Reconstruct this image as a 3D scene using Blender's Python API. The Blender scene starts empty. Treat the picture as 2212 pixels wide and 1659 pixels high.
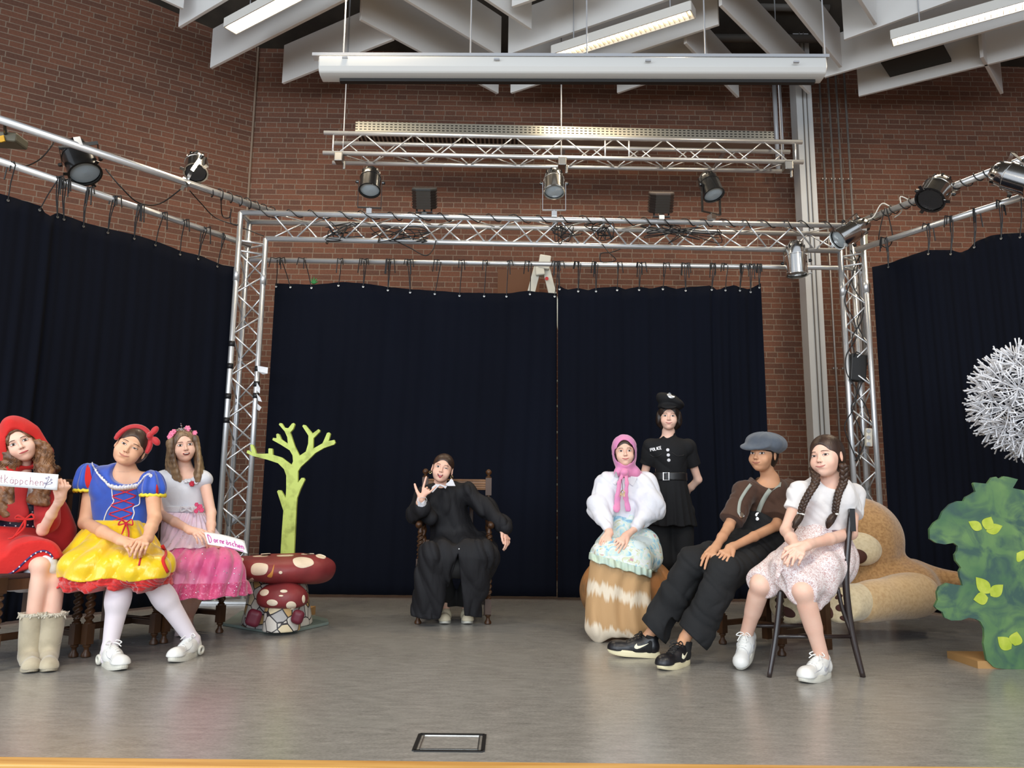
import bpy, bmesh, math, random
import numpy as np
from math import sin, cos, pi, radians as RAD
from mathutils import Vector as V, Matrix
random.seed(7)
C = bpy.context.scene.collection
SC = bpy.context.scene
# ---------------- camera ----------------
FPX = 1661.0; PITCH = RAD(9.08); ROLL = RAD(0.6); CAMZ = 0.85
cam = bpy.data.cameras.new('camera'); camo = bpy.data.objects.new('camera', cam); C.objects.link(camo)
cam.sensor_width = 36; cam.lens = FPX / 2212 * 36; cam.clip_start = 0.05; cam.clip_end = 100
camo.location = (0, 0, CAMZ)
camo.rotation_euler = (Matrix.Rotation(pi/2 + PITCH, 3, 'X') @ Matrix.Rotation(ROLL, 3, 'Z')).to_euler()
SC.camera = camo
CR = Matrix.Rotation(pi/2 + PITCH, 3, 'X') @ Matrix.Rotation(ROLL, 3, 'Z')
# ---------------- light ----------------
SC.view_settings.view_transform = 'Standard'; SC.view_settings.look = 'None'; SC.view_settings.gamma = 1
SC.view_settings.exposure = 0.0
SC.cycles.max_bounces = 6; SC.cycles.diffuse_bounces = 3; SC.cycles.glossy_bounces = 3
SC.cycles.caustics_reflective = False; SC.cycles.caustics_refractive = False
w = bpy.data.worlds.new('hall_ambient'); SC.world = w; w.use_nodes = True
w.node_tree.nodes['Background'].inputs[0].default_value = (0.80, 0.88, 1.0, 1)
w.node_tree.nodes['Background'].inputs[1].default_value = 0.7
def area(name, loc, rot, sx, sy, power, col):
    l = bpy.data.lights.new(name, 'AREA'); l.shape = 'RECTANGLE'; l.size = sx; l.size_y = sy; l.energy = power; l.color = col
    o = bpy.data.objects.new(name, l); C.objects.link(o); o.location = loc; o.rotation_euler = rot; return o
area('window_light', (-1.0, -7.0, 3.2), (RAD(80), 0, 0), 11, 3.8, 900, (0.82, 0.91, 1.0))
area('window_light_left', (-7.5, -2.0, 3.0), (RAD(80), 0, RAD(-62)), 5, 3.0, 260, (0.85, 0.93, 1.0))
for lx, ly in ((-3.2, 1.5), (2.6, 1.2), (0.0, -1.5)):
    area('hall_lamp_light', (lx, ly, 5.2), (0, 0, RAD(60)), 2.6, 0.25, 110, (1.0, 0.86, 0.66))

def ray(px, py):
    d = CR @ V(((px - 1106) / FPX, -(py - 829.5) / FPX, -1.0)); return d
def P(px, py, Y):            # point of the photo's pixel at distance Y
    d = ray(px, py); t = Y / d.y; return V((d.x * t, Y, CAMZ + d.z * t))
def H(px, py, Z):            # ... at height Z
    d = ray(px, py); t = (Z - CAMZ) / d.z; return V((d.x * t, d.y * t, Z))
def G(px, py): return H(px, py, 0.0)
# ---------------- materials ----------------
MATS = {}
def mat(name, col, rough=0.6, metal=0.0, spec=0.5, coat=0.0, emit=None, es=0.0, alpha=1.0, sheen=0.0,
        noise=None, bump=None, mix=None, trans=0.0, sss=0.0):
    """noise=(scale, colour2, contrast lo, hi, (sx,sy,sz)); bump=(scale, strength, dist, (sx,sy,sz))"""
    if name in MATS: return MATS[name]
    m = bpy.data.materials.new(name); m.use_nodes = True; nt = m.node_tree; b = nt.nodes['Principled BSDF']
    b.inputs['Base Color'].default_value = (*col, 1); b.inputs['Roughness'].default_value = rough
    b.inputs['Metallic'].default_value = metal; b.inputs['Specular IOR Level'].default_value = spec
    b.inputs['Coat Weight'].default_value = coat; b.inputs['Alpha'].default_value = alpha
    b.inputs['Transmission Weight'].default_value = trans
    if sheen: b.inputs['Sheen Weight'].default_value = sheen; b.inputs['Sheen Roughness'].default_value = 0.5
    if sss:
        b.inputs['Subsurface Weight'].default_value = sss; b.inputs['Subsurface Radius'].default_value = (0.012, 0.005, 0.003)
        b.inputs['Subsurface Scale'].default_value = 1.0
    if emit: b.inputs['Emission Color'].default_value = (*emit, 1); b.inputs['Emission Strength'].default_value = es
    tc = nt.nodes.new('ShaderNodeTexCoord')
    def nz(sc, st, detail=4):
        mp = nt.nodes.new('ShaderNodeMapping'); mp.inputs['Scale'].default_value = st; nt.links.new(tc.outputs['Object'], mp.inputs['Vector'])
        n = nt.nodes.new('ShaderNodeTexNoise'); n.inputs['Scale'].default_value = sc; n.inputs['Detail'].default_value = detail
        nt.links.new(mp.outputs[0], n.inputs['Vector']); return n
    if noise:
        n = nz(noise[0], noise[4] if len(noise) > 4 else (1, 1, 1))
        r = nt.nodes.new('ShaderNodeValToRGB'); r.color_ramp.elements[0].position = noise[2]; r.color_ramp.elements[1].position = noise[3]
        r.color_ramp.elements[0].color = (*col, 1); r.color_ramp.elements[1].color = (*noise[1], 1)
        nt.links.new(n.outputs['Fac'], r.inputs['Fac']); nt.links.new(r.outputs['Color'], b.inputs['Base Color'])
    if bump:
        n = nz(bump[0], bump[3] if len(bump) > 3 else (1, 1, 1))
        bp = nt.nodes.new('ShaderNodeBump'); bp.inputs['Strength'].default_value = bump[1]; bp.inputs['Distance'].default_value = bump[2]
        nt.links.new(n.outputs['Fac'], bp.inputs['Height']); nt.links.new(bp.outputs[0], b.inputs['Normal'])
    MATS[name] = m; return m
def srgb(r, g, b):
    f = lambda c: ((c/255 + 0.055) / 1.055) ** 2.4 if c > 10 else c / 255 / 12.92
    return (f(r), f(g), f(b))
# ---------------- objects ----------------
def wloc(o):
    p = V((0, 0, 0))
    while o is not None: p += V(o.location); o = o.parent
    return p
def link(name, me, m=None, parent=None, local=False, smooth=True):
    if parent is not None and not local:
        off = wloc(parent); me.transform(Matrix.Translation(-off))
    if m is not None:
        for x in (m if isinstance(m, (list, tuple)) else [m]): me.materials.append(x)
    if smooth: me.shade_smooth()
    o = bpy.data.objects.new(name, me); C.objects.link(o)
    if parent is not None: o.parent = parent
    return o
def tag(o, label, cat, group=None, kind=None):
    if label: o['label'] = label
    if cat: o['category'] = cat
    if group: o['group'] = group
    if kind: o['kind'] = kind
    return o
def thing(name, label, cat, loc=(0, 0, 0), rz=0.0, group=None):
    o = bpy.data.objects.new(name, None); o.empty_display_size = 0.05; C.objects.link(o); o.location = loc; o.rotation_euler = (0, 0, rz)
    return tag(o, label, cat, group)
def struct(o): o['kind'] = 'structure'; return o
def copy_tree(o, parent=None):
    c = o.copy(); C.objects.link(c); c.parent = parent
    for ch in [x for x in bpy.data.objects if x.parent == o]: copy_tree(ch, c)
    return c
class MB:
    def __init__(s): s.v = []; s.f = []; s.mi = []; s.cur = 0
    def add(s, vs, fs):
        n = len(s.v); s.v += [tuple(p) for p in vs]; s.f += [tuple(i + n for i in f) for f in fs]; s.mi += [s.cur] * len(fs); return s
    def box(s, c, size, R=None):
        hx, hy, hz = (a / 2 for a in size); R = R or Matrix.Identity(3); c = V(c)
        vs = [c + R @ V((x*hx, y*hy, z*hz)) for x in (-1, 1) for y in (-1, 1) for z in (-1, 1)]
        return s.add(vs, [(0,1,3,2),(4,6,7,5),(0,4,5,1),(2,3,7,6),(0,2,6,4),(1,5,7,3)])
    def tube(s, pts, r, n=10, cap=True, closed=False):
        pts = [V(p) for p in pts]; N = len(pts); rs = r if isinstance(r, (list, tuple)) else [r] * N
        vs = []; up = None
        for i, p in enumerate(pts):
            if closed: t = pts[(i+1) % N] - pts[i-1]
            else: t = pts[min(i+1, N-1)] - pts[max(i-1, 0)]
            t = t.normalized() if t.length > 1e-9 else V((0, 0, 1))
            if up is None: up = V((0, 0, 1)) if abs(t.z) < 0.9 else V((1, 0, 0))
            a = (up - t * up.dot(t))
            a = a.normalized() if a.length > 1e-6 else t.orthogonal().normalized()
            up = a; b = t.cross(a)
            vs += [p + (a * cos(2*pi*k/n) + b * sin(2*pi*k/n)) * rs[i] for k in range(n)]
        fs = []
        for i in range(N if closed else N - 1):
            j = (i + 1) % N
            for k in range(n): fs.append((i*n+k, i*n+(k+1) % n, j*n+(k+1) % n, j*n+k))
        if cap and not closed: fs.append(tuple(range(n))[::-1]); fs.append(tuple((N-1)*n+k for k in range(n)))
        return s.add(vs, fs)
    def lathe(s, prof, c=(0, 0, 0), R=None, n=24, cap=True):   # prof [(r, z)]
        c = V(c); R = R or Matrix.Identity(3); vs = []; fs = []
        for r, z in prof:
            vs += [c + R @ V((r*cos(2*pi*k/n), r*sin(2*pi*k/n), z)) for k in range(n)]
        for i in range(len(prof) - 1):
            for k in range(n): fs.append((i*n+k, i*n+(k+1) % n, (i+1)*n+(k+1) % n, (i+1)*n+k))
        if cap: fs.append(tuple(range(n))[::-1]); fs.append(tuple((len(prof)-1)*n+k for k in range(n)))
        return s.add(vs, fs)
    def prism(s, poly, d):      # poly: list of Vectors in a plane, d extrusion vector
        n = len(poly); poly = [V(p) for p in poly]; d = V(d)
        return s.add(poly + [p + d for p in poly], [tuple(range(n))[::-1], tuple(range(n, 2*n))] + [(i, (i+1) % n, n + (i+1) % n, n + i) for i in range(n)])
    def grid(s, rows, closed=False):
        n = len(rows[0]); vs = [p for r in rows for p in r]; fs = []
        for i in range(len(rows) - 1):
            for k in range(n if closed else n - 1): fs.append((i*n+k, i*n+(k+1) % n, (i+1)*n+(k+1) % n, (i+1)*n+k))
        return s.add(vs, fs)
    def mesh(s, name='m'):
        me = bpy.data.meshes.new(name); me.from_pydata(s.v, [], s.f)
        if any(s.mi): me.polygons.foreach_set('material_index', s.mi)
        me.update(); return me
    def build(s, name, m, parent=None, local=False, smooth=False, bevel=0, solid=0, sub=0):
        o = link(name, s.mesh(name), m, parent, local, smooth)
        if solid: k = o.modifiers.new('s', 'SOLIDIFY'); k.thickness = solid; k.offset = 0
        if sub: k = o.modifiers.new('u', 'SUBSURF'); k.levels = sub; k.render_levels = sub
        if bevel: k = o.modifiers.new('b', 'BEVEL'); k.width = bevel; k.segments = 2; k.limit_method = 'ANGLE'
        return o
def auto(o, ang=40):    # smooth faces but keep edges crisp
    o.data.shade_smooth(); o.data.set_sharp_from_angle(angle=RAD(ang)); return o
def basis(z, x=None):   # rotation whose local z is z
    z = V(z).normalized(); x = V(x) if x is not None else (V((1, 0, 0)) if abs(z.x) < 0.9 else V((0, 1, 0)))
    x = (x - z * x.dot(z)).normalized(); y = z.cross(x); return Matrix((x, y, z)).transposed()
def spline(pts, n=8, closed=False):
    pts = [V(p) for p in pts]; N = len(pts); out = []
    for i in range(N if closed else N - 1):
        g = (lambda j: pts[j % N]) if closed else (lambda j: pts[max(0, min(N-1, j))])
        a, b, c, d = g(i-1), g(i), g(i+1), g(i+2)
        for k in range(n):
            t = k / n
            out.append(0.5 * ((2*b) + (c-a)*t + (2*a-5*b+4*c-d)*t*t + (3*b-a-3*c+d)*t**3))
    if not closed: out.append(pts[-1])
    return out
# ---------------- implicit surfaces (for bodies, cloth and soft shapes) ----------------
def A3(p): return np.array((p[0], p[1], p[2]), dtype=np.float32)
class SDF:
    def __init__(s): s.ops = []
    def cap(s, a, b, ra, rb=None, k=0.02, n=None, f=1.0, sub=False):
        a, b = A3(a), A3(b); rb = ra if rb is None else rb
        nn = None if n is None else A3(V(n).normalized())
        def fn(X, Y, Z):
            d = b - a; L = float(d @ d) + 1e-12
            px, py, pz = X - a[0], Y - a[1], Z - a[2]
            t = np.clip((px*d[0] + py*d[1] + pz*d[2]) / L, 0, 1)
            qx, qy, qz = px - t*d[0], py - t*d[1], pz - t*d[2]
            q2 = qx*qx + qy*qy + qz*qz
            if nn is not None:
                qn = qx*nn[0] + qy*nn[1] + qz*nn[2]; q2 = q2 + qn*qn*(1/(f*f) - 1)
                return (np.sqrt(q2) - (ra + t*(rb - ra))) * (f if f < 1 else 1.0)
            return np.sqrt(q2) - (ra + t*(rb - ra))
        R = max(ra, rb) * max(1, f)
        s.ops.append(('sub' if sub else 'add', fn, np.minimum(a, b) - R, np.maximum(a, b) + R, k)); return s
    def chain(s, pts, rs, k=0.02, n=None, f=1.0):
        for i in range(len(pts) - 1): s.cap(pts[i], pts[i+1], rs[i], rs[i+1], k, n, f)
        return s
    def ell(s, c, r, R=None, k=0.02, sub=False):
        c = A3(c); r = np.array(r, np.float32); M = np.eye(3, dtype=np.float32) if R is None else np.array(R, dtype=np.float32)
        def fn(X, Y, Z):
            x, y, z = X - c[0], Y - c[1], Z - c[2]
            u = x*M[0,0] + y*M[1,0] + z*M[2,0]; v = x*M[0,1] + y*M[1,1] + z*M[2,1]; w_ = x*M[0,2] + y*M[1,2] + z*M[2,2]
            k0 = np.sqrt((u/r[0])**2 + (v/r[1])**2 + (w_/r[2])**2); k1 = np.sqrt((u/r[0]**2)**2 + (v/r[1]**2)**2 + (w_/r[2]**2)**2) + 1e-6
            return k0 * (k0 - 1) / k1
        R_ = float(r.max()); s.ops.append(('sub' if sub else 'add', fn, c - R_, c + R_, k)); return s
    def box(s, c, h, R=None, rd=0.005, k=0.01, sub=False):
        c = A3(c); M = np.eye(3, dtype=np.float32) if R is None else np.array(R, dtype=np.float32)
        def fn(X, Y, Z):
            x, y, z = X - c[0], Y - c[1], Z - c[2]
            u = np.abs(x*M[0,0] + y*M[1,0] + z*M[2,0]) - h[0] + rd; v = np.abs(x*M[0,1] + y*M[1,1] + z*M[2,1]) - h[1] + rd
            w_ = np.abs(x*M[0,2] + y*M[1,2] + z*M[2,2]) - h[2] + rd
            o = np.sqrt(np.maximum(u, 0)**2 + np.maximum(v, 0)**2 + np.maximum(w_, 0)**2)
            return o + np.minimum(np.maximum(u, np.maximum(v, w_)), 0) - rd
        R_ = math.sqrt(h[0]**2 + h[1]**2 + h[2]**2); s.ops.append(('sub' if sub else 'add', fn, c - R_, c + R_, k)); return s
    def cut(s, p, n, R=None, k=0.0, wave=None):   # remove the side n points to (within radius R of p)
        p = A3(p); n = A3(V(n).normalized())
        def fn(X, Y, Z):
            d = (X-p[0])*n[0] + (Y-p[1])*n[1] + (Z-p[2])*n[2]
            if wave is not None: d = d + wave(X, Y, Z)
            d = -d                       # negative on the removed side
            if R is not None: d = np.maximum(d, np.sqrt((X-p[0])**2 + (Y-p[1])**2 + (Z-p[2])**2) - R)
            return d
        lo, hi = (None, None) if R is None else (p - R, p + R)
        s.ops.append(('sub', fn, lo, hi, k)); return s
    def disp(s, f): s.ops.append(('disp', f, None, None, 0)); return s
    def fn(s, mode, f, lo, hi, k): s.ops.append((mode, f, A3(lo), A3(hi), k)); return s
    def bounds(s, pad=0.02):
        L = [o for o in s.ops if o[0] == 'add']
        return np.min([o[2] for o in L], 0) - pad, np.max([o[3] for o in L], 0) + pad
    def sample(s, lo, hi, h):
        n = np.maximum(np.ceil((hi - lo) / h).astype(int) + 1, 2)
        ax = [np.float32(lo[i]) + np.arange(n[i], dtype=np.float32) * np.float32(h) for i in range(3)]
        D = np.full(tuple(n), 0.3, np.float32)
        for mode, f, l, u, k in s.ops:
            if l is None: sl = [(0, n[i]) for i in range(3)]
            else:
                m = k + 3*h
                sl = [(max(0, int((l[i]-m-lo[i])/h)), min(n[i], int((u[i]+m-lo[i])/h) + 2)) for i in range(3)]
            if any(a >= b for a, b in sl): continue
            S = tuple(slice(a, b) for a, b in sl)
            X, Y, Z = ax[0][S[0]][:, None, None], ax[1][S[1]][None, :, None], ax[2][S[2]][None, None, :]
            d = f(X, Y, Z); c = D[S]
            if mode == 'disp': D[S] = c + np.nan_to_num(d)
            elif mode == 'add':
                r = np.minimum(c, d)
                if k > 0: hh = np.maximum(k - np.abs(c - d), 0) / k; r = r - hh*hh*k*0.25
                D[S] = r
            else:
                d = -d; r = np.maximum(c, d)
                if k > 0: hh = np.maximum(k - np.abs(c - d), 0) / k; r = r + hh*hh*k*0.25
                D[S] = r
        return D
    def nets(s, h, lo=None, hi=None):
        if lo is None: lo, hi = s.bounds()
        lo = np.floor(np.asarray(lo, np.float64) / h) * h
        D = s.sample(lo, np.asarray(hi), h); I = D < 0
        n = D.shape; c = [I[i:n[0]-1+i, j:n[1]-1+j, k:n[2]-1+k] for i in (0, 1) for j in (0, 1) for k in (0, 1)]
        a = c[0].copy(); o = c[0].copy()
        for q in c[1:]: a &= q; o |= q
        act = o & ~a; idx = np.argwhere(act)
        if not len(idx): return np.zeros((0, 3)), np.zeros((0, 4), int)
        vid = np.full(act.shape, -1, np.int32); vid[act] = np.arange(len(idx))
        offs = [(i, j, k) for i in (0, 1) for j in (0, 1) for k in (0, 1)]
        val = {of: D[idx[:,0]+of[0], idx[:,1]+of[1], idx[:,2]+of[2]] for of in offs}
        acc = np.zeros((len(idx), 3)); cnt = np.zeros(len(idx))
        for o1 in offs:
            for axn in range(3):
                if o1[axn] == 0:
                    o2 = list(o1); o2[axn] = 1; o2 = tuple(o2); A, B = val[o1], val[o2]; m = (A < 0) != (B < 0)
                    t = np.where(m, A / np.where(m, A - B, 1), 0)
                    p = np.tile(np.array(o1, float), (len(idx), 1)); p[:, axn] += t
                    acc[m] += p[m]; cnt[m] += 1
        vs = lo + (idx + acc / cnt[:, None]) * h
        F = []
        for axn in range(3):
            sa = [slice(None)] * 3; sb = [slice(None)] * 3; sa[axn] = slice(0, -1); sb[axn] = slice(1, None)
            e = I[tuple(sa)] != I[tuple(sb)]; q = np.argwhere(e)
            o1, o2 = [(1, 2), (2, 0), (0, 1)][axn]
            q = q[(q[:, o1] > 0) & (q[:, o2] > 0) & (q[:, o1] < n[o1]-1) & (q[:, o2] < n[o2]-1)]
            if not len(q): continue
            ins = I[q[:,0], q[:,1], q[:,2]]
            def g(d1, d2):
                r = q.copy(); r[:, o1] -= d1; r[:, o2] -= d2; return vid[r[:,0], r[:,1], r[:,2]]
            f = np.stack([g(1, 1), g(0, 1), g(0, 0), g(1, 0)], 1); f[~ins] = f[~ins][:, ::-1]
            F.append(f)
        F = np.concatenate(F); F = F[(F >= 0).all(1)]
        return vs, F
    def mesh(s, h, name='m', fine=(), relax=1, quads=True):
        """fine: [(lo, hi, h)] boxes meshed at a finer grid"""
        vs, F = s.nets(h); parts = []
        if fine:
            keep = np.ones(len(F), bool)
            for lo, hi, _ in fine:
                lo, hi = np.asarray(lo), np.asarray(hi)
                ins = ((vs > lo) & (vs < hi)).all(1)
                keep &= ~ins[F].all(1)
            F = F[keep]
        parts.append((vs, F))
        for lo, hi, hf in fine: parts.append(s.nets(hf, np.asarray(lo), np.asarray(hi)))
        V_ = []; F_ = []; nb = 0
        for pi_, (v, f) in enumerate(parts):
            used = np.unique(f); mp = np.full(len(v), -1); mp[used] = np.arange(len(used)); v = v[used]; f = mp[f]
            for _ in range(relax):
                acc = np.zeros_like(v); cn = np.zeros(len(v))
                for a_, b_ in ((0, 1), (1, 2), (2, 3), (3, 0)):
                    np.add.at(acc, f[:, a_], v[f[:, b_]]); np.add.at(acc, f[:, b_], v[f[:, a_]]); np.add.at(cn, f[:, a_], 1); np.add.at(cn, f[:, b_], 1)
                nv_ = v * 0.5 + 0.5 * acc / np.maximum(cn, 1)[:, None]
                if pi_: l_, u_, hb_ = fine[pi_-1]; pin = ((v < np.asarray(l_) + 2.2*hb_) | (v > np.asarray(u_) - 2.2*hb_)).any(1); nv_[pin] = v[pin]
                v = nv_
            V_.append(v); F_.append(f + nb); nb += len(v)
        v = np.concatenate(V_); f = np.concatenate(F_)
        me = bpy.data.meshes.new(name); me.vertices.add(len(v)); me.vertices.foreach_set('co', v.astype(np.float32).ravel())
        me.loops.add(len(f)*4); me.loops.foreach_set('vertex_index', f.astype(np.int32).ravel())
        me.polygons.add(len(f)); me.polygons.foreach_set('loop_start', np.arange(0, len(f)*4, 4, dtype=np.int32))
        me.update(calc_edges=True); me.validate(); return me
    def build(s, name, m, parent=None, h=0.006, local=False, **kw):
        return link(name, s.mesh(h, name, **kw), m, parent, local, True)
def wr(amp, freq, seed=0, st=(1, 1, 1), w=1.1):
    """cloth wrinkles: rounded ridges with sharp valleys, unevenly strong"""
    r = random.Random(seed); ph = [r.uniform(0, 6.28) for _ in range(12)]; amp = amp*1.7
    def f(X, Y, Z):
        x, y, z = X*st[0]*freq, Y*st[1]*freq, Z*st[2]*freq
        u = w*np.sin(.42*z + .3*x + ph[1]) + .6*np.sin(.9*y - .5*z + ph[2])
        a = 1 - 1.9*np.abs(np.sin(.5*(x + .5*y + .35*z) + u + ph[0]))
        b = 1 - 1.9*np.abs(np.sin(.8*(.35*x - .5*y + .6*z) + .8*np.sin(.4*(x + z) + ph[4]) + ph[3]))
        m = .55 + .45*np.sin(.31*x + .27*z + ph[5] + np.sin(.23*y + ph[6]))
        return amp * (.62*a*m + .38*b*(1.1 - m))
    return f
def folds(amp, freq, seed=0, st=(1, 1, 1), w=0.8):
    r = random.Random(seed); ph = [r.uniform(0, 6.28) for _ in range(9)]
    def f(X, Y, Z):
        x, y, z = X*st[0], Y*st[1], Z*st[2]
        a = np.sin(freq*(x*0.9 + y*0.5) + ph[0] + w*np.sin(freq*0.6*z + ph[1] + x*freq*0.3))
        b = np.sin(freq*(0.4*x - 0.8*y + 0.35*z)*1.3 + ph[2] + w*np.sin(freq*0.5*(x + z) + ph[3]))
        return amp * (0.6*a + 0.4*b)
    return f
# ---------------- room ----------------
def brick_mat(name, ang, c1, c2, mortar):
    m = bpy.data.materials.new(name); m.use_nodes = True; nt = m.node_tree; b = nt.nodes['Principled BSDF']; L = nt.links.new
    g = nt.nodes.new('ShaderNodeNewGeometry'); dx = nt.nodes.new('ShaderNodeVectorMath'); dx.operation = 'DOT_PRODUCT'; dx.inputs[1].default_value = (cos(ang), sin(ang), 0)
    sep = nt.nodes.new('ShaderNodeSeparateXYZ'); cmb = nt.nodes.new('ShaderNodeCombineXYZ')
    L(g.outputs['Position'], dx.inputs[0]); L(g.outputs['Position'], sep.inputs[0]); L(dx.outputs['Value'], cmb.inputs[0]); L(sep.outputs['Z'], cmb.inputs[1])
    br = nt.nodes.new('ShaderNodeTexBrick'); L(cmb.outputs[0], br.inputs['Vector'])
    br.offset = 0.37; br.offset_frequency = 2; br.squash = 0.55; br.squash_frequency = 3
    br.inputs['Scale'].default_value = 1; br.inputs['Brick Width'].default_value = 0.25; br.inputs['Row Height'].default_value = 0.0693
    br.inputs['Mortar Size'].default_value = 0.0058; br.inputs['Mortar Smooth'].default_value = 0.25; br.inputs['Bias'].default_value = -0.1
    br.inputs['Color1'].default_value = (*c1, 1); br.inputs['Color2'].default_value = (*c2, 1); br.inputs['Mortar'].default_value = (*mortar, 1)
    n = nt.nodes.new('ShaderNodeTexNoise'); n.inputs['Scale'].default_value = 1.1; n.inputs['Detail'].default_value = 6; L(cmb.outputs[0], n.inputs['Vector'])
    mx = nt.nodes.new('ShaderNodeMix'); mx.data_type = 'RGBA'; mx.blend_type = 'MULTIPLY'; mx.inputs[0].default_value = 0.5
    rp = nt.nodes.new('ShaderNodeValToRGB'); rp.color_ramp.elements[0].position = 0.3; rp.color_ramp.elements[0].color = (0.6, 0.6, 0.6, 1); rp.color_ramp.elements[1].position = 0.7
    L(n.outputs['Fac'], rp.inputs[0]); L(br.outputs['Color'], mx.inputs[6]); L(rp.outputs[0], mx.inputs[7])
    n2 = nt.nodes.new('ShaderNodeTexNoise'); n2.inputs['Scale'].default_value = 45; n2.inputs['Detail'].default_value = 4; L(cmb.outputs[0], n2.inputs['Vector'])
    mx2 = nt.nodes.new('ShaderNodeMix'); mx2.data_type = 'RGBA'; mx2.blend_type = 'OVERLAY'; mx2.inputs[0].default_value = 0.35
    L(mx.outputs[2], mx2.inputs[6]); L(n2.outputs['Fac'], mx2.inputs[7]); L(mx2.outputs[2], b.inputs['Base Color'])
    bp = nt.nodes.new('ShaderNodeBump'); bp.inputs['Strength'].default_value = 0.5; bp.inputs['Distance'].default_value = 0.006; bp.invert = True
    L(br.outputs['Fac'], bp.inputs['Height']); L(bp.outputs[0], b.inputs['Normal']); b.inputs['Roughness'].default_value = 0.85
    return m
WY = 9.2
CORN = P(530, 500, WY); CORN.z = 0
ldir = V((-1.61, -1.0, 0)).normalized()          # left wall runs back-right to front-left
yaw = RAD(1.0)                                    # the back wall recedes slightly to the right
bdir = V((cos(yaw), sin(yaw), 0))
BR1, BR2, MO = srgb(124, 80, 60), srgb(100, 67, 53), srgb(142, 122, 104)
mb_ = MB(); ln = 8.2; q = ldir * ln; nrm = V((-ldir.y, ldir.x, 0)) * 0.2
mb_.prism([CORN, CORN + q, CORN + q - nrm*1.0, CORN - nrm*1.0], (0, 0, 11))
struct(mb_.build('wall_left', brick_mat('brick_left', math.atan2(ldir.y, ldir.x), BR1, BR2, MO)))
mb_ = MB(); mb_.prism([CORN, CORN + bdir*12, CORN + bdir*12 + V((0, 0.2, 0)), CORN + V((0, 0.2, 0))], (0, 0, 9))
struct(mb_.build('wall_back', brick_mat('brick_back', yaw, BR1, BR2, MO)))
# right wall, beyond the frame
rc = CORN + bdir*12; mb_ = MB(); mb_.prism([rc, rc + V((1.2, -9.5, 0)), rc + V((1.4, -9.5, 0)), rc + V((0.2, 0, 0))], (0, 0, 9))
struct(mb_.build('wall_right', bpy.data.materials['brick_back']))
# mortar joint in the corner
mb_ = MB(); mb_.box(CORN + V((0.012, -0.012, 3.5)), (0.022, 0.022, 7)); struct(mb_.build('trim_1', mat('mortar', MO, 0.9)))
# ceiling: sloping up towards the hall
ctop = P(530, 104, WY).z
d_ = ray(316, 0); nn_ = V((-ldir.y, ldir.x, 0)); t_ = (CORN - V((0, 0, CAMZ))).dot(nn_) / d_.dot(nn_)
lp = V((0, 0, CAMZ)) + d_ * t_
slope = (lp.z - ctop) / (CORN.y - lp.y)
def ceil_z(y): return ctop + slope * (CORN.y - y)
mb_ = MB(); mb_.prism([V((-9, 10, ceil_z(10))), V((9, 10, ceil_z(10))), V((9, 1.6, ceil_z(1.6))), V((-9, 1.6, ceil_z(1.6)))], (0, 0, 0.15))
struct(mb_.build('ceiling', mat('ceiling_dark', srgb(70, 64, 56), 0.95, noise=(3, srgb(52, 48, 42), .35, .65))))
# stage floor: linoleum
def floor_mat():
    m = bpy.data.materials.new('linoleum'); m.use_nodes = True; nt = m.node_tree; b = nt.nodes['Principled BSDF']; L = nt.links.new
    g = nt.nodes.new('ShaderNodeNewGeometry')
    def nz(sc, st, det=5):
        mp = nt.nodes.new('ShaderNodeMapping'); mp.inputs['Scale'].default_value = st; mp.inputs['Rotation'].default_value = (0, 0, 0.35); L(g.outputs['Position'], mp.inputs[0])
        n = nt.nodes.new('ShaderNodeTexNoise'); n.inputs['Scale'].default_value = sc; n.inputs['Detail'].default_value = det; n.inputs['Roughness'].default_value = 0.65; L(mp.outputs[0], n.inputs['Vector']); return n
    n1 = nz(9, (1, 3.2, 1)); n2 = nz(70, (1, 2.0, 1), 3); n3 = nz(0.7, (1, 1, 1), 3)
    a = nt.nodes.new('ShaderNodeValToRGB'); e = a.color_ramp.elements
    e[0].position = 0.30; e[0].color = (*srgb(118, 116, 112), 1); e[1].position = 0.74; e[1].color = (*srgb(178, 176, 171), 1)
    mxf = nt.nodes.new('ShaderNodeMath'); mxf.operation = 'ADD'; mh = nt.nodes.new('ShaderNodeMath'); mh.operation = 'MULTIPLY'; mh.inputs[1].default_value = 0.5
    m2 = nt.nodes.new('ShaderNodeMath'); m2.operation = 'MULTIPLY'; m2.inputs[1].default_value = 0.5
    L(n1.outputs[0], mh.inputs[0]); L(n2.outputs[0], m2.inputs[0]); L(mh.outputs[0], mxf.inputs[0]); L(m2.outputs[0], mxf.inputs[1]); L(mxf.outputs[0], a.inputs[0])
    mu = nt.nodes.new('ShaderNodeMix'); mu.data_type = 'RGBA'; mu.blend_type = 'MULTIPLY'; mu.inputs[0].default_value = 1
    r3 = nt.nodes.new('ShaderNodeValToRGB'); r3.color_ramp.elements[0].position = 0.3; r3.color_ramp.elements[0].color = (0.82, 0.80, 0.78, 1); r3.color_ramp.elements[1].position = 0.7
    L(n3.outputs[0], r3.inputs[0]); L(a.outputs[0], mu.inputs[6]); L(r3.outputs[0], mu.inputs[7]); L(mu.outputs[2], b.inputs['Base Color'])
    rr = nt.nodes.new('ShaderNodeMapRange'); rr.inputs[3].default_value = 0.20; rr.inputs[4].default_value = 0.34; L(n3.outputs[0], rr.inputs[0]); L(rr.outputs[0], b.inputs['Roughness'])
    bp = nt.nodes.new('ShaderNodeBump'); bp.inputs['Strength'].default_value = 0.06; bp.inputs['Distance'].default_value = 0.004; L(n1.outputs[0], bp.inputs['Height']); L(bp.outputs[0], b.inputs['Normal'])
    b.inputs['Specular IOR Level'].default_value = 0.8
    return m
EY = G(1106, 1647).y
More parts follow.
